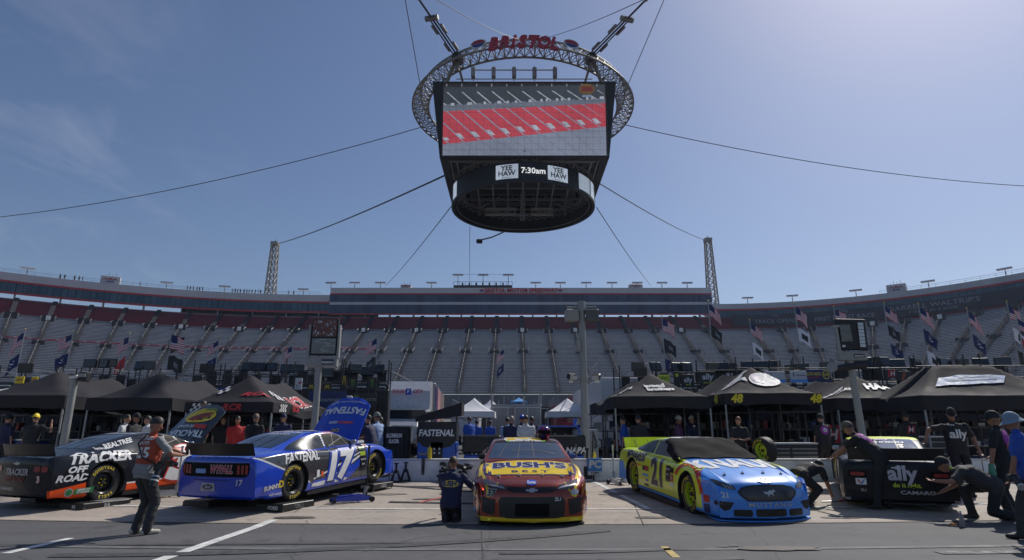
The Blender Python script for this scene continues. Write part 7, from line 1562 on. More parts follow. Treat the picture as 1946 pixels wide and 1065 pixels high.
for px, Y, ci, lab in ((-30, 34, 0, 'black trailer at the left edge behind the tents'), (60, 35, 2, 'navy trailer behind the far left tent'), (160, 35, 0, 'black trailer behind the short leaning pole'), (250, 36, 3, 'silver trailer behind the second tent'), (340, 36, 0, 'black trailer behind the second tent ridge'), (430, 36, 2, 'navy trailer behind the blue boxed wagon'), (520, 36, 1, 'white trailer behind the checkered tent'), (605, 36, 0, 'black trailer behind the framed lamp pole'), (690, 35, 0, 'black trailer left of the white truck cab'),
    (1160, 36, 4, 'dark red trailer just right of the grey light pole'), (1190, 31, 1, 'white trailer end with round emblem behind the script-lettered tent'), (1290, 36, 0, 'black trailer between the tents'), (1385, 35, 0, 'black trailer behind the white word sign'), (1470, 36, 2, 'navy trailer behind the oval-print tent'), (1560, 35, 0, 'black trailer behind the navy sign'), (1650, 35, 0, 'black trailer right of the leaning pole'), (1740, 35, 0, 'black trailer behind the faint orange panel'), (1830, 34, 2, 'navy trailer behind the wide right tent'), (1930, 34, 0, 'black trailer at the right edge')):
    trailer(px, Y, ci, lab)
t = trailer(965, 44, 3, 'silver box trailer in the middle, left of two', 6, 2.4, 3.2); t = trailer(1003, 42, 3, 'silver box trailer in the middle, right of two', 6, 1.9, 3.1); trailer(1040, 66, 0, 'dark trailer far behind the right white tent', 10, h=3.9); trailer(884, 62, 1, 'white trailer behind the left white tent', 10, h=3.7); trailer(925, 70, 0, 'dark trailer far behind the left white tent', 10, h=4); trailer(1078, 60, 4, 'dark red trailer far behind the right white tent', 10, h=3.8); trailer(1005, 74, 2, 'navy trailer far behind the silver boxes', 10, h=4.2)
# white truck cab with its flag-painted trailer
A = at(772, 800, 33); t = thing('truck', 'white semi truck with a tall roof fairing and flag-painted trailer', 'truck', (A.x, 33, .2), R(4)); WTK = mat('truck_white', (.50, .51, .54), .3, coat=.5)
b = MB(); prof = [(0, 1.0), (0, 1.7), (.25, 2.35), (.55, 2.5), (.75, 3.5), (1.3, 4.05), (3.0, 4.15), (3.0, 1.0)]
b.prism(prof, -1.18, 1.18, WTK, 'YZ'); b.build('cab', t, smooth=20)
b = MB(); b.box((0, -.7, 1.25), (1.9, 1.6, 1.1), WTK, bev=.25); b.build('bonnet', t, smooth=30); b = MB(); b.box((0, -1.52, 1.2), (1.1, .06, .8), ALU); b.build('grille', t)
b = MB(); b.box((0, .13, 2.12), (2.0, .06, .62), GLASS, rotm(0)); b.box((0, .02, 2.46), (2.3, .5, .08), WTK); b.build('windscreen', t)
b = MB(); b.box((-.52, .58, 3.3), (.5, .02, .2), mat('grocer_red', (.5, .03, .03), .4)); b = MB(); M0 = frame((0, .72, 3.35), (1, 0, 0), (0, .2, 1)); b.text('FOOD', RT2, .25, T((-.52, -.2, .1)) @ M0, bold=.04); b.text('CITY', RT2, .25, T((.52, -.2, .1)) @ M0, bold=.04); b.box((0, .47, 3.43), (.30, .03, .34), BLU); b.text('F', WD, .24, T((0, -.32, .08)) @ M0, bold=.05); b.build('fairing_lettering', t)
b = MB()
for s_ in (-1, 1): b.box((s_ * 1.35, .1, 2.1), (.1, .12, .6), BLK, bev=.03); b.cyl((s_ * 1.15, .2, 2.3), (s_ * 1.35, .1, 2.3), .03, DARK, n=6)
b.build('mirrors', t); b = MB()
for x in (-1.0, 1.0):
    for y in (-.6, 3.0, 4.2): b.cyl((x - .15, y, .5), (x + .15, y, .5), .5, RUB, n=20)
b.build('wheels', t); b = MB(); b.box((0, 10, 2.5), (2.6, 13, 3.3), TRC[3], bev=.04); b.build('trailer_box', t)
b = MB(); M0 = frame((1.305, 3.6, .9), (0, 1, 0), (0, 0, 1)); b.add([(0, 0, .02), (12.8, 0, .02), (12.8, 3.1, .02), (0, 3.1, .02)], [(0, 1, 2, 3)], mat('mural_brown', (.16, .13, .12), .5, var=.4, scale=2), M0); b.add([(.1, 0, .03), (2.0, 0, .03), (2.6, 3.1, .03), (.1, 3.1, .03)], [(0, 1, 2, 3)], NVY, M0)
for k in range(7): b.add([(1.5 + k * .75, 0, .04), (1.85 + k * .75, 0, .04), (2.6 + k * .7 + .35 * math.sin(k), 1.6, .04), (2.3 + k * .75, 3.1, .04), (1.95 + k * .75, 3.1, .04), (2.1 + k * .7 + .3 * math.sin(k), 1.6, .04)], [(0, 1, 2, 3, 4, 5)], RT2 if k % 2 == 0 else SWH, M0)
b.text('SUPERMARKETS', SWH, .5, M0 @ T((9.8, 1.6, .05))); b.build('flag_mural', t)
# ------------------------------------------------------------------ gear in the middle behind the wall
def P3(px, Y): q = at(px, 850, Y); return q.x
def box_thing(name, label, cat, px, Y, z, parts, rz=0, group=None):
    t = thing(name, label, cat, (P3(px, Y), Y, z), rz, group)
    for pn, fn in parts: b = MB(); fn(b); b.build(pn, t)
    return t
FBL = mat('fastener_blue', (.01, .10, .50), .35, coat=.5)
def _a(b): b.box((0, 0, .45), (1.12, .8, .9), FBL, bev=.03); b.box((0, 0, .02), (1.0, .7, .1), DARK)
def _b(b): b.box((0, -.41, .52), (.34, .02, .72), BLK); [b.box((x, -.425, .62 + k * .1), (.05, .01, .05), SWH) for x in (-.06, .08) for k in range(2)]
def _c(b): b.add([(x, -.42, z) for x, z in [(-.56, .92), (-.4, .78), (0, .70), (.4, .78), (.56, .92), (.56, 1.38), (-.56, 1.38)]] + [(x, .40, z) for x, z in [(-.56, .92), (-.4, .9), (0, .9), (.4, .9), (.56, .92), (.56, 1.38), (-.56, 1.38)]], [tuple(range(7)), tuple(range(7, 14))[::-1]] + [(i, (i + 1) % 7, 7 + (i + 1) % 7, 7 + i) for i in range(7)], BLK)
def _d(b): b.text('FASTENAL', WD, .22, frame((-.02, -.43, 1.10), (1, 0, 0), (0, 0, 1)), bold=.03, shear=.15); b.text('SunnyD', SY, .09, frame((-.38, -.425, .6), (1, 0, 0), (0, 0, 1)))
def _e(b): b.add([(-.62, -.5, 1.37), (.7, -.45, 1.52), (.7, .5, 1.56), (-.62, .5, 1.40), (-.62, -.5, 1.50), (.7, -.45, 1.86), (.7, .5, 1.88), (-.62, .5, 1.53)], [(0, 1, 2, 3), (4, 7, 6, 5), (0, 4, 5, 1), (1, 5, 6, 2), (2, 6, 7, 3), (3, 7, 4, 0)], TB); [b.cyl((x, .3, 1.38), (x, .3, 1.6), .02, DARK, n=5) for x in (-.5, .5)]
t = box_thing('tool_cart', 'blue cart with a black hood lettered in white under a slanted black awning', 'tool cart', 833, 18.2, .2, (('cabinet', _a), ('centre_panel', _b), ('hood_cover', _c), ('lettering', _d), ('awning', _e)))
t.scale = (1, 1, 1.14)
def _a(b): b.grid(lambda u, v: (-.42 + u * .84, -.25 + .05 * math.sin(u * 22) * (1 - v * .5) + .03 * math.sin(u * 9), .02 + v * 1.42), 60, 8, mat('drape_black', (.03, .03, .032), .7)); b.box((0, 0, 1.42), (.86, .5, .05), DARK); b.box((0, .2, .7), (.8, .04, 1.4), DARK)
t = box_thing('draped_panel', 'dark draped panel with white block lettering in front of the truck', 'equipment cover', 752, 18.4, .2, (('drape', _a), ('lettering', lambda b: (b.text('ALUMINUM', WD, .16, frame((0, -.33, 1.18), (1, 0, 0), (0, 0, 1)), bold=.05, sx=.55), b.text('SLICER', WD, .14, frame((0, -.33, 1.02), (1, 0, 0), (0, 0, 1)), bold=.05, sx=.7)))))
def _a(b): b.box((0, 0, .35), (1.0, .6, .6), FBL, bev=.03); [b.box((0, -.31, .2 + k * .15), (.9, .02, .12), BLU) for k in range(3)]
def _b(b): b.box((0, 0, .95), (1.1, .7, .5), BLK, bev=.04); b.box((0, -.36, .98), (.9, .02, .16), DARK)
for px, lab, nm in ((916, 'low blue cart with a small white number left of the red car', '37'), (1075, 'low blue and black cart right behind the red car', '')):
    t = box_thing('tool_cart', lab, 'tool cart', px, 18.0, .2, (('cabinet', _a), ('top_box', _b), ('lettering', lambda b: (b.text(nm or 'NAPA', WD, .22, frame((.25, -.385, .78), (1, 0, 0), (0, 0, 1)), bold=.04, shear=.2), b.box((-.3, -.32, .35), (.2, .02, .12), SY)))))
def _a(b): 
    for x in (-.52, .52):
        for y in (-.3, .3): b.box((x, y, .75), (.06, .06, 1.5), FBL)
    for z in (.15, .95, 1.45): b.box((0, 0, z), (1.1, .66, .05), FBL)
    b.box((0, .3, 1.2), (1.0, .03, .5), DARK)
def _b(b):
    for k in range(8): b.cyl((-.4 + k * .11, .2, 1.0), (-.4 + k * .11, .2, 1.15 + .05 * (k % 3)), .035, random.choice((DARK, RED, STEEL)), n=8)
    b.box((.25, 0, 1.52), (.3, .1, .08), RED); b.box((-.15, 0, 1.6), (.08, .3, .28), FBL, rotm(R(20), 'Y'))
box_thing('equipment_rack', 'blue framed rack with hanging tools behind the red car\'s right side', 'rack', 1067, 18.8, .2, (('frame', _a), ('tools', _b)))
box_thing('cabinet', 'plain grey metal cabinet standing behind the grey light pole', 'cabinet', 1112, 18.9, .2, (('case', lambda b: b.box((0, 0, .7), (.75, .5, 1.35), mat('cabinet_grey', (.30, .31, .32), .5), bev=.02)), ('hose', lambda b: b.tube([(.2, -.3, 1.3), (.3, -.33, 1.0), (.25, -.33, .8), (.35, -.33, .9)], .02, BLK, n=5))))
for px, lab, h in ((817, 'short yellow cylinder on the wall below the lettered blue cart', .32), (1128, 'tall yellow cylinder beside the grey light pole', .75)):
    box_thing('gas_cylinder', lab, 'cylinder', px, 17.05 if h < .5 else 17.5, .77 if h < .5 else .2, (('tank', lambda b: b.lathe([(0, 0), (.06, 0), (.065, .03), (.065, h * .85), (.04, h * .95), (.015, h), (0, h)], SY, 14)), ('valve', lambda b: b.cyl((0, 0, h), (0, 0, h + .05), .012, STEEL, n=6))))
# drawers cabinets, shelves and work tables under the tents
def drawer_cab(px, Y, w, h, label, m=None, n=6, cols=2, top=True):
    t = thing('tool_chest', label, 'tool chest', (P3(px, Y), Y, .2), 0, 'tool chests under the tents'); m = m or CARTC[0]; b = MB(); b.box((0, 0, h / 2 + .08), (w, .6, h - .1), m, bev=.02); b.build('case', t)
    for c_ in range(cols):
        for k in range(n): cw = w / cols; x = -w / 2 + cw * (c_ + .5); z = .18 + k * (h - .25) / n; b = MB(); b.box((x, -.305, z + (h - .25) / n * .45), (cw * .93, .02, (h - .25) / n * .84), mat('drawer_dark', (.03, .03, .032), .35)); b.box((x, -.325, z + (h - .25) / n * .78), (cw * .9, .025, .03), DRW); b.build('drawer', t)
    if top: b = MB(); b.box((0, 0, h + .05), (w + .04, .64, .04), ALU); b.build('worktop', t)
    return t
drawer_cab(1493, 17.9, 1.55, .92, 'silver-edged tool chest beside the loose tyre at the right', n=6); drawer_cab(1240, 18.4, 1.3, .85, 'black tool chest behind the yellow car roof', n=4)
drawer_cab(1330, 19.5, 1.4, .95, 'black tool chest between the two right tents', n=4); drawer_cab(560, 18.9, 1.2, .95, 'black tool chest under the checkered tent edge', n=4); drawer_cab(180, 19.6, 1.5, 1.0, 'pale-edged tool chest behind the short leaning pole', CARTC[3], n=4); drawer_cab(30, 19.6, 1.6, 1.0, 'navy tool chest under the far left tent', CARTC[1], n=4); drawer_cab(1755, 18.9, 1.7, 1.1, 'dark tool chest under the wide right tent', n=5)
SHM = mat('shelf_frame', (.07, .07, .075), .5)
def shelf(px, Y, w, h, label, m=SHM):
    t = thing('shelving', label, 'shelves', (P3(px, Y), Y, .2), 0, 'open shelves under the tents'); b = MB()
    for x in (-w / 2, 0, w / 2):
        for y in (-.25, .25): b.box((x, y, h / 2), (.04, .04, h), m)
    for k in range(4): b.box((0, 0, .2 + k * (h - .25) / 3), (w, .54, .035), m)
    b.build('frame', t); rn = random.Random(px); b = MB()
    for k in range(3):
        x = -w / 2 + .1
        while x < w / 2 - .15: ww = rn.uniform(.08, .28); hh = rn.uniform(.08, .30); b.box((x + ww / 2, 0, .22 + k * (h - .25) / 3 + hh / 2 + .02), (ww * .9, rn.uniform(.2, .45), hh), rn.choice((BLK, DARK, CARTC[1], CARTC[3], CARTC[4], BLK, SWH)), bev=.01); x += ww + rn.uniform(0, .1)
    b.build('stored_parts', t); return t
for a in ((90, 21.5, 2.4, 1.9, 'pale framed shelves behind the short leaning pole'), (225, 22.0, 2.6, 1.9, 'pale framed shelves under the second tent'), (330, 22.5, 2.0, 1.8, 'crowded shelves between the second and checkered tents'), (430, 22.0, 2.4, 1.9, 'crowded shelves under the checkered tent'), (545, 21.0, 1.6, 1.6, 'short shelves at the right of the checkered tent'), (1150, 20.5, 1.2, 1.9, 'narrow shelves left of the script-lettered tent'), (1215, 23.0, 2.4, 2.0, 'crowded shelves under the script-lettered tent'), (1330, 23.0, 2.4, 2.0, 'crowded shelves between the two right tents'), (1440, 22.0, 2.6, 2.0, 'crowded shelves under the oval-print tent'), (1530, 21.0, 1.8, 2.0, 'crowded shelves at the right leg of the oval-print tent'), (1650, 23.0, 2.6, 2.0, 'crowded shelves under the slanted-word tent'), (1760, 21.5, 2.4, 2.1, 'crowded shelves left under the wide right tent'), (1880, 21.0, 2.8, 2.1, 'crowded shelves right under the wide right tent'), (5, 22.0, 2.4, 1.9, 'crowded shelves at the left frame edge')): shelf(*a)
# added dark sheets behind the tents, standing in for the deep shade under them
for px, Y, w, lab in ((60, 25.0, 4.2, 'added black backdrop darkening the far left tent from behind'), (235, 25.0, 3.6, 'added black backdrop darkening the second tent from behind'), (400, 25.0, 3.6, 'added black backdrop darkening the checkered tent from behind'), (1270, 25.2, 4.4, 'added black backdrop darkening the script-lettered tent from behind'), (1430, 25.2, 4.4, 'added black backdrop darkening the oval-print tent from behind'), (1620, 26.2, 4.4, 'added black backdrop darkening the slanted-word tent from behind'), (1790, 24.0, 6.4, 'added black backdrop darkening the wide right tent from behind')):
    t = thing('shade_backdrop', lab, 'added backdrop', (P3(px, Y), Y, .2), 0, 'added sheets that darken the backs of the tents'); b = MB(); b.grid(lambda u, v: ((u - .5) * w, .06 * math.sin(u * 40) * (1 - .6 * v), .05 + v * 2.35), 80, 3, TB); b.build('cloth', t, smooth=60).modifiers.new('t', 'SOLIDIFY').thickness = .01
# ------------------------------------------------------------------ objects around the cars
def platform(label, car, lx, ly, h, white=False, word=None, ext=(0, 0), dz=0):
    M = car.t.matrix_basis; rz = car.t.rotation_euler.z; c = M @ Vector((lx, ly, 0)); top = (M @ Vector((lx, ly, 0))).z; G = gz(c.y); hh = max(.10, top - G)
    t = thing('wheel_stand', label, 'wheel stand', (c.x, c.y, G), rz, 'low stands under the wheels'); b = MB(); b.box((ext[0] / 2, ext[1] / 2, hh - .035), (.52 + abs(ext[0]), .72 + abs(ext[1]), .06), mat('stand_black', (.022, .022, .024), .4), bev=.01)
    if white: b.box((.12 + ext[0] / 2, .12, hh + .0), (.4, .6, .012), ALU)
    b.build('deck', t); b = MB()
    for sx in (-1, 1): b.box((sx * (.25 + abs(ext[0]) / 2) + ext[0] / 2, ext[1] / 2, hh - .075), (.03, .74 + abs(ext[1]), .10), BLK)
    for sy in (-1, 1): b.box((ext[0] / 2, sy * (.36 + abs(ext[1]) / 2) + ext[1] / 2, hh - .075), (.52 + abs(ext[0]), .03, .10), BLK)
    b.build('side_rails', t)
    for sx in (-1, 1):
        for sy in (-1, 1): b = MB(); x, y = sx * (.24 + abs(ext[0]) / 2) + ext[0] / 2, sy * (.34 + abs(ext[1]) / 2) + ext[1] / 2; b.cyl((x, y, 0), (x, y, hh - .05), .012, STEEL, n=8); b.cyl((x, y, 0), (x, y, .015), .03, STEEL, n=8); b.build('leg', t)
    if word: b = MB(); b.text(word, WD, .10, frame((.265 + ext[0], ext[1] / 2, hh - .075), (0, 1, 0), (0, 0, 1)), bold=.03); b.text(word, WD, .09, frame((ext[0] / 2 + .1, -.385 - abs(ext[1]) / 2 + ext[1] / 2, hh - .075), (1, 0, 0), (0, 0, 1)), bold=.03); b.build('stand_lettering', t)
    return t
platform('black stand under the rear right wheel of the blue car', car17, .80, -1.397, .2, word='FORD', ext=(.1, -.15)); platform('black stand under the front right wheel of the blue car', car17, .80, 1.397, .2, word='FORD', ext=(.1, .1)); platform('black stand under the rear left wheel of the blue car', car17, -.80, -1.397, .2, ext=(-.15, -.25)); platform('black stand under the front left wheel of the blue car', car17, -.80, 1.397, .2)
platform('black stand lettered RR with a bright top under the black car', car3, .84, -1.397, .2, True, 'RR', ext=(.15, -.2)); platform('black stand under the front right wheel of the black car', car3, .80, 1.397, .2); platform('black stand under the rear left wheel of the black car with orange quarter', car3, -.80, -1.397, .2); platform('black stand under the front left wheel of the black car with orange quarter', car3, -.80, 1.397, .2)
def jack(label, px, py, rz, m, handle=1.0, L=.8, hm=BLK, tilt=0):
    p = g(px, py); t = thing('floor_jack', label, 'floor jack', p + Vector((0, 0, .006)), rz, 'floor jacks beside the cars'); b = MB()
    for s_ in (-1, 1): b.prism([(-L / 2, .03), (L / 2, .03), (L / 2, .09), (L * .2, .15), (-L * .3, .10), (-L / 2, .07)], s_ * .12 - .012, s_ * .12 + .012, m, 'XZ', rotm(0))
    for x in (-L * .4, -L * .1, L * .25): b.cyl((x, -.13, .07), (x, .13, .07), .015, STEEL, n=8)
    b.build('frame', t); b = MB(); b.prism([(-L * .42, .08), (L * .2, .11), (L * .2, .15), (-L * .42, .13)], -.05, .05, m, 'XZ'); b.cyl((-L * .42, 0, .12), (-L * .42, 0, .17), .07, DARK, n=14); b.build('lift_arm', t); b = MB()
    for x, r in ((-L * .48, .04), (L * .48, .055)):
        for s_ in (-1, 1): b.cyl((x, s_ * .15 - .02, r), (x, s_ * .15 + .02, r), r, RUB, n=14)
    b.build('wheels', t); b = MB(); b.cyl((L * .38, 0, .12), (L * .38 + tilt, 0, .12 + handle), .018, hm, n=8); b.cyl((L * .38 + tilt * .8, 0, .12 + handle * .82), (L * .38 + tilt, 0, .12 + handle), .026, hm, n=10); b.cyl((L * .3, 0, .12), (L * .38, 0, .3), .035, STEEL, n=10); b.build('handle', t); return t
jack('blue floor jack with upright black handle beside the blue car door', 668, 955, R(28), BLU, 1.0); jack('silver floor jack with upright handle behind the photographer', 316, 945, R(30), ALU, .95, .5, ALU); jack('silver floor jack with tall thin handle at the rear of the yellow car', 1176, 921, R(120), ALU, .85, .5, ALU)
def jackstand(label, px, py):
    p = g(px, py); t = thing('jack_stand', label, 'jack stand', p + Vector((0, 0, .006)), 0, 'jack stands by the wall'); b = MB()
    for sx in (-1, 1):
        for sy in (-1, 1): b.cyl((sx * .12, sy * .12, 0), (sx * .03, sy * .03, .30), .018, BLK, n=6)
    b.box((0, 0, .02), (.26, .26, .015), BLK); b.build('base', t); b = MB(); b.cyl((0, 0, .22), (0, 0, .46), .03, BLK, n=10); b.box((0, 0, .47), (.12, .07, .03), BLK); b.build('post', t)
jackstand('black jack stand by the wall nearest the blue car front wheel', 752, 917); jackstand('black jack stand by the wall, right of the other one', 770, 915)
# loose tyre behind car 21, helmet, air gun trolley etc.
w = make_wheel(mat('yellow_rim', (0, 0, 0)), 'loose_wheel'); q = at(1452, 856, 17.1); w.location = (q.x, 16.35, .24 + .36 + .25); w.rotation_euler = (R(30), R(6), R(200)); w.location = (q.x, 17.05, q.z); tag(w, 'loose racing tyre with yellow rim standing on the wall beyond the yellow car', 'wheel')
M = car37.t.matrix_basis; hp = M @ Vector((-.40, -.25, 1.262)); t = thing('helmet', 'red, blue and black racing helmet resting on the roof of the red car', 'helmet', hp, R(20)); b = MB()
HM = bpy.data.materials.new('helmet_paint'); HM.use_nodes = True; nt = HM.node_tree; n1 = nt.nodes.new('ShaderNodeTexNoise'); n1.inputs['Scale'].default_value = 9; n1.inputs['Distortion'].default_value = 2; tcn = nt.nodes.new('ShaderNodeTexCoord'); nt.links.new(tcn.outputs['Object'], n1.inputs[0]); cr = nt.nodes.new('ShaderNodeValToRGB'); cr.color_ramp.interpolation = 'CONSTANT'
cr.color_ramp.elements[0].color = (.01, .01, .02, 1); cr.color_ramp.elements[1].color = (.5, .03, .03, 1); cr.color_ramp.elements[1].position = .52; e = cr.color_ramp.elements.new(.44); e.color = (.03, .06, .35, 1); e = cr.color_ramp.elements.new(.60); e.color = (.01, .01, .02, 1); nt.links.new(n1.outputs['Fac'], cr.inputs[0]); nt.links.new(cr.outputs[0], nt.nodes['Principled BSDF'].inputs['Base Color']); nt.nodes['Principled BSDF'].inputs['Roughness'].default_value = .15
b.grid(lambda u, v: (.155 * math.sin(math.pi * v * .82 + .001) * math.cos(2 * math.pi * u), .18 * math.sin(math.pi * v * .82 + .001) * math.sin(2 * math.pi * u) + .02 * v, .13 + .145 * math.cos(math.pi * v * .82)), 28, 16, HM); b.build('shell', t, smooth=60)
b = MB(); b.grid(lambda u, v: (.160 * math.cos(math.pi * (.1 + .8 * u)), -.186 * math.sin(math.pi * (.1 + .8 * u)), .10 + .075 * v), 16, 4, GLD); b.build('visor', t, smooth=60)
def _a(b): b.box((0, 0, .2), (.26, .22, .36), BLK, bev=.03); b.cyl((0, 0, .3), (0, 0, .78), .035, BLK, n=10); b.cyl((0, 0, .78), (0, 0, .84), .06, DARK, n=10); b.box((.02, -.13, .22), (.18, .03, .2), DARK)
def _b(b): [b.cyl((x, -.12, .07), (x + .03, -.12, .07), .07, RUB, n=12) for x in (-.16, .13)]
q = g(1118, 914); t = thing('air_jack', 'black upright jack machine between the red car and the light pole', 'jack', q + Vector((0, .1, .006))); b = MB(); _a(b); b.build('body', t); b = MB(); _b(b); b.build('wheels', t); b = MB(); b.cyl((.12, .05, .3), (.20, .1, 1.25), .018, BLK, n=8); b.build('handle', t)
q = g(1098, 914); t = thing('broom', 'upright wooden handle leaning at the wall right of the red car', 'broom', q); b = MB(); b.cyl((0, .1, 0), (0, .3, .95), .015, KHC, n=8); b.build('handle', t); b = MB(); b.box((0, .1, .04), (.25, .06, .07), BLK); b.build('head', t)
for px, py, lab in ((846, 914, 'black gear set against the wall left of the painted number'), (884, 914, 'black square frame of gear beside the red car front')):
    q = g(px, py); t = thing('pit_gear', lab, 'pit gear', (q.x, WY - .25, .21)); b = MB(); rn = random.Random(px)
    for k in range(9): b.box((rn.uniform(-.17, .17), rn.uniform(-.08, .08), rn.uniform(.05, .5)), (rn.uniform(.06, .2), rn.uniform(.05, .15), rn.uniform(.04, .14)), rn.choice((BLK, DARK, STEEL, BLK)), rotm(rn.uniform(-.3, .3), 'Y'), bev=.01)
    for k in range(3): b.cyl((rn.uniform(-.15, .15), -.08, rn.uniform(.1, .4)), (rn.uniform(-.15, .15), .05, rn.uniform(.1, .4)), .04, BLK, n=10)
    b.build('frame', t)
for px, lab in ((708, 'tongs hanging on the wall nearest the blue car front wheel'), (803, 'long tongs hanging on the wall below the lettered cart'), (806, 'second long tongs hanging beside the first ones')):
    X = P3(px, WY); t = thing('hanging_tongs', lab, 'tool', (X, WY - .03, .75), 0, 'tools hanging over the wall'); b = MB(); b.tube([(0, .1, .06), (0, 0, .06), (0, -.01, -.1), (.012, -.01, -.38)], .010, DARK, n=6); b.tube([(.03, .1, .06), (.03, 0, .06), (.03, -.01, -.1), (.02, -.01, -.38)], .010, DARK, n=6); b.build('rod', t)
def _m(t): pass
sign('blue sign with large white letters leaning on the wall right of the red car', 1117, 871, 1143, 903, WY - .06, mat('pc_blue', (.04, .20, .50), .5), (('PC', SWH, .62, .62, dict(bold=.05, shear=.1)), ([(-.5, 0), (.5, 0), (.5, .22), (-.5, .22)], SWH, 0, 0, {}), ('COPY', SBK, .11, .2, dict(o=.01))), post=False)
q = g(1830, 1003); t = thing('bottle', 'clear plastic bottle standing on the ground by the kneeling crewman', 'bottle', q + Vector((0, 0, .01))); b = MB(); b.lathe([(0, 0), (.035, 0), (.038, .02), (.038, .15), (.015, .2), (.014, .22), (0, .22)], mat('clear_plastic', (.25, .22, .24), .15), 14); b.build('shell', t, smooth=50); b = MB(); b.cyl((0, 0, .22), (0, 0, .245), .016, WHITE, n=10); b.build('cap', t)
q = g(1812, 999); b = MB(); b.box((0, 0, .02), (.12, .06, .035), mat('orange_block', (.75, .25, .02), .5), bev=.01); o = b.build('chock'); o.location = q; o.rotation_euler.z = .5; tag(o, 'small orange chock on the ground near the tail of the black car', 'chock')
q = g(1580, 955); t = thing('wrench', 'long hand tool with red grip on the ground by the crouching crewman', 'tool', q + Vector((0, 0, .02)), .3); b = MB(); b.cyl((-.25, 0, 0), (.2, 0, 0), .012, STEEL, n=8); b.build('bar', t); b = MB(); b.cyl((.2, 0, 0), (.32, 0, 0), .018, RED, n=8); b.build('grip', t)
# ------------------------------------------------------------------ flags
FR1 = mat('flag_red', (.62, .04, .05), .7); FW1 = mat('flag_white', (.85, .83, .85), .7); FN1 = mat('flag_navy', (.02, .03, .12), .7)  # red and white brightened in place of sunlight shining through the cloth
def flag(px, py, Y, label, kinds=('us', 'dark'), w=1.7, droop=.75, s=1):
    A = at(px, py, Y); t = thing('flag_pole', label, 'flag', (A.x, Y, .2), 0, 'flags on poles above the team trailers'); h = A.z - .2
    b = MB(); b.cyl((0, 0, 0), (0, 0, h + .2), .06, STEEL, r1=.035, n=8); b.lathe([(0, h + .2), (.07, h + .26), (0, h + .34)], SY, 8); b.build('pole', t)
    z = h
    for kd in kinds:
        hh = w * .62; rn = random.Random(px * 3 + len(kd)); ph = rn.uniform(0, 6); dr = droop * rn.uniform(.8, 1.2)
        def f(u, v, o=0): return (s * (u * w * (1 - .45 * dr * u * .8)) * (.72), .10 * math.sin(u * 9 + ph + v * 2) * (.3 + u) + o, z - v * hh - dr * w * .75 * u ** 1.25 + .05 * math.sin(u * 11 + ph))
        b = MB(); nu, nv = 14, 13
        for o in (0, .012):
            for j in range(nv):
                for i in range(nu):
                    u0, u1, v0, v1 = i / nu, (i + 1) / nu, j / nv, (j + 1) / nv
                    if kd == 'us': mm = FN1 if (i < 6 and j < 7) else (FR1 if j % 2 == 0 else FW1)
                    elif kd == 'dark': mm = FN1 if not (4 < i < 10 and 3 < j < 9 and (i + j) % 3 == 0) else FW1
                    elif kd == 'black': mm = SBK if not (4 < i < 10 and 4 < j < 9) else mat('flag_grey', (.25, .25, .27), .7)
                    elif kd == 'red': mm = FR1
                    else: mm = FW1 if not (3 < i < 10 and 3 < j < 10) else SBK
                    b.add([f(u0, v0, o), f(u1, v0, o), f(u1, v1, o), f(u0, v1, o)], [(0, 1, 2, 3)], mm)
        b.build('flag', t); z -= hh + w * .28 * dr + .35
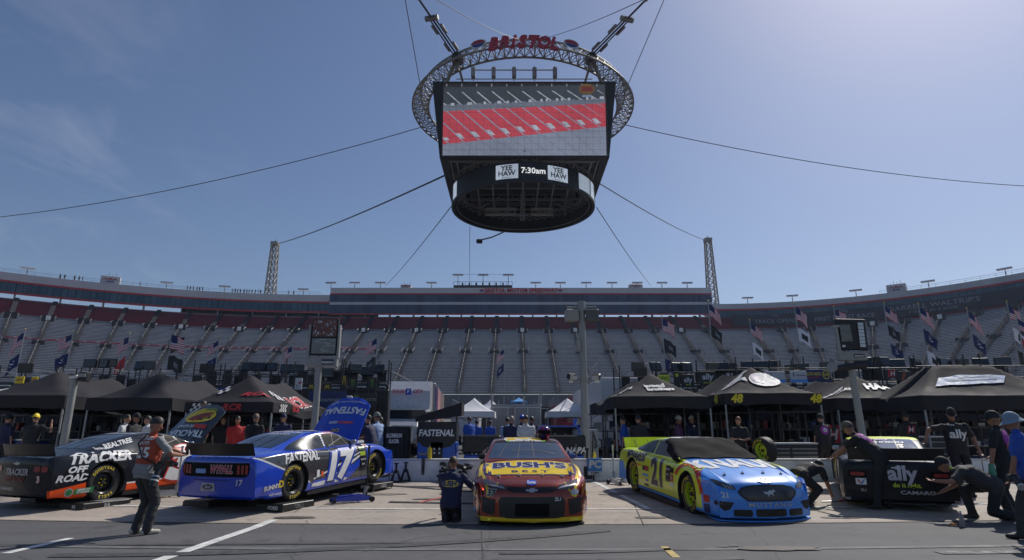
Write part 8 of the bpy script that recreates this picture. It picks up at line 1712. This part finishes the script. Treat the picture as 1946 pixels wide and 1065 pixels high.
fl = [(47, 632, 48, ('us', 'dark'), -1, 'flag pole at the far left with drooping striped and navy flags'), (138, 636, 48, ('us', 'dark'), -1, 'flag pole left of the second tent, both flags hanging slack'), (246, 640, 48, ('us', 'red'), -1, 'flag pole with striped flag above a red one'), (326, 636, 50, ('us', 'black'), 1, 'flag pole with a large striped flag blown to the right'), (352, 640, 54, ('black',), -1, 'flag pole with a single black flag behind the large striped flag'), (416, 648, 50, ('us', 'dark'), -1, 'flag pole above the blue boxed wagon'), (556, 658, 50, ('us', 'black'), -1, 'flag pole left of the framed lamp pole'), (717, 644, 50, ('us', 'black'), -1, 'flag pole above the green-marked panels'), (958, 664, 70, ('us', 'dark'), -1, 'distant flag pole in the middle of the stands'),
    (1258, 606, 46, ('us', 'black', 'dark'), 1, 'tall flag pole above the script-lettered tent'), (1346, 578, 46, ('us', 'black'), 1, 'tall flag pole at the right end of the straight suite'), (1425, 614, 46, ('us', 'white'), 1, 'flag pole with striped flag above a white one'), (1510, 583, 44, ('us', 'white'), 1, 'tall flag pole with striped and white flags in front of the dark banner'), (1585, 588, 48, ('us',), 1, 'flag pole with one striped flag behind the leaning pole lamp'), (1680, 582, 44, ('us', 'black', 'dark'), 1, 'tall dark flag pole right of the leaning light pole'), (1746, 584, 44, ('us', 'dark', 'white'), 1, 'tall flag pole below the roof box with grocery lettering'), (1838, 592, 44, ('us', 'dark', 'dark'), 1, 'tall flag pole in front of the seven wins banner'), (1914, 580, 42, ('us', 'white', 'black'), 1, 'tall flag pole second from the right edge'), (1932, 606, 40, ('us', 'red'), 1, 'flag pole nearest the right edge')]
for px, py, Y, k, s_, lab in fl: flag(px, py, Y, lab, k, 1.9 if 'large' in lab else 1.35 + .1 * (int(px) % 4), .30 if 'large' in lab else .5 + .07 * (int(py) % 6), s_)
# tiny spectators along the left roof
SP = person('spectator standing at the roof railing over the left turn', (0, 0, 0), 0, BKC, CHC, BLK, SKIN, (.03, .02, .02), None, H=1.8, vox=.05)[0]
sp_col = [NVC, RDC, WHC, BKC]; first = True
spx = [111, 117, 122, 139, 143, 147, 153, 268, 355, 360, 364, 371, 380, 385, 441, 446, 452, 457, 462, 468, 474, 478, 484, 490, 497, 548, 556]
for k, px in enumerate(spx):
    pth, n_ = roofpt(px, PATH[:45], 11.6, 46); o = SP if k == 0 else copy_tree(SP); o.location = (pth.x, pth.y, 46.0 - .0); o.rotation_euler.z = random.uniform(0, 6); o['group'] = 'spectators on the left roof'; o['label'] = 'tiny spectator standing on the roof over the left turn'
# ------------------------------------------------------------------ thin summer haze
hz = bpy.data.materials.new('haze_air'); hz.use_nodes = True; nt = hz.node_tree; nt.nodes.clear()
vo = nt.nodes.new('ShaderNodeVolumePrincipled'); vo.inputs['Color'].default_value = (.62, .74, 1.0, 1); vo.inputs['Density'].default_value = .00016; vo.inputs['Anisotropy'].default_value = .3
mo = nt.nodes.new('ShaderNodeOutputMaterial'); nt.links.new(vo.outputs[0], mo.inputs['Volume'])
b = MB(); b.box((0, 110, 31.5), (700, 520, 65), hz); o = b.build('haze'); tag(o, kind='stuff')
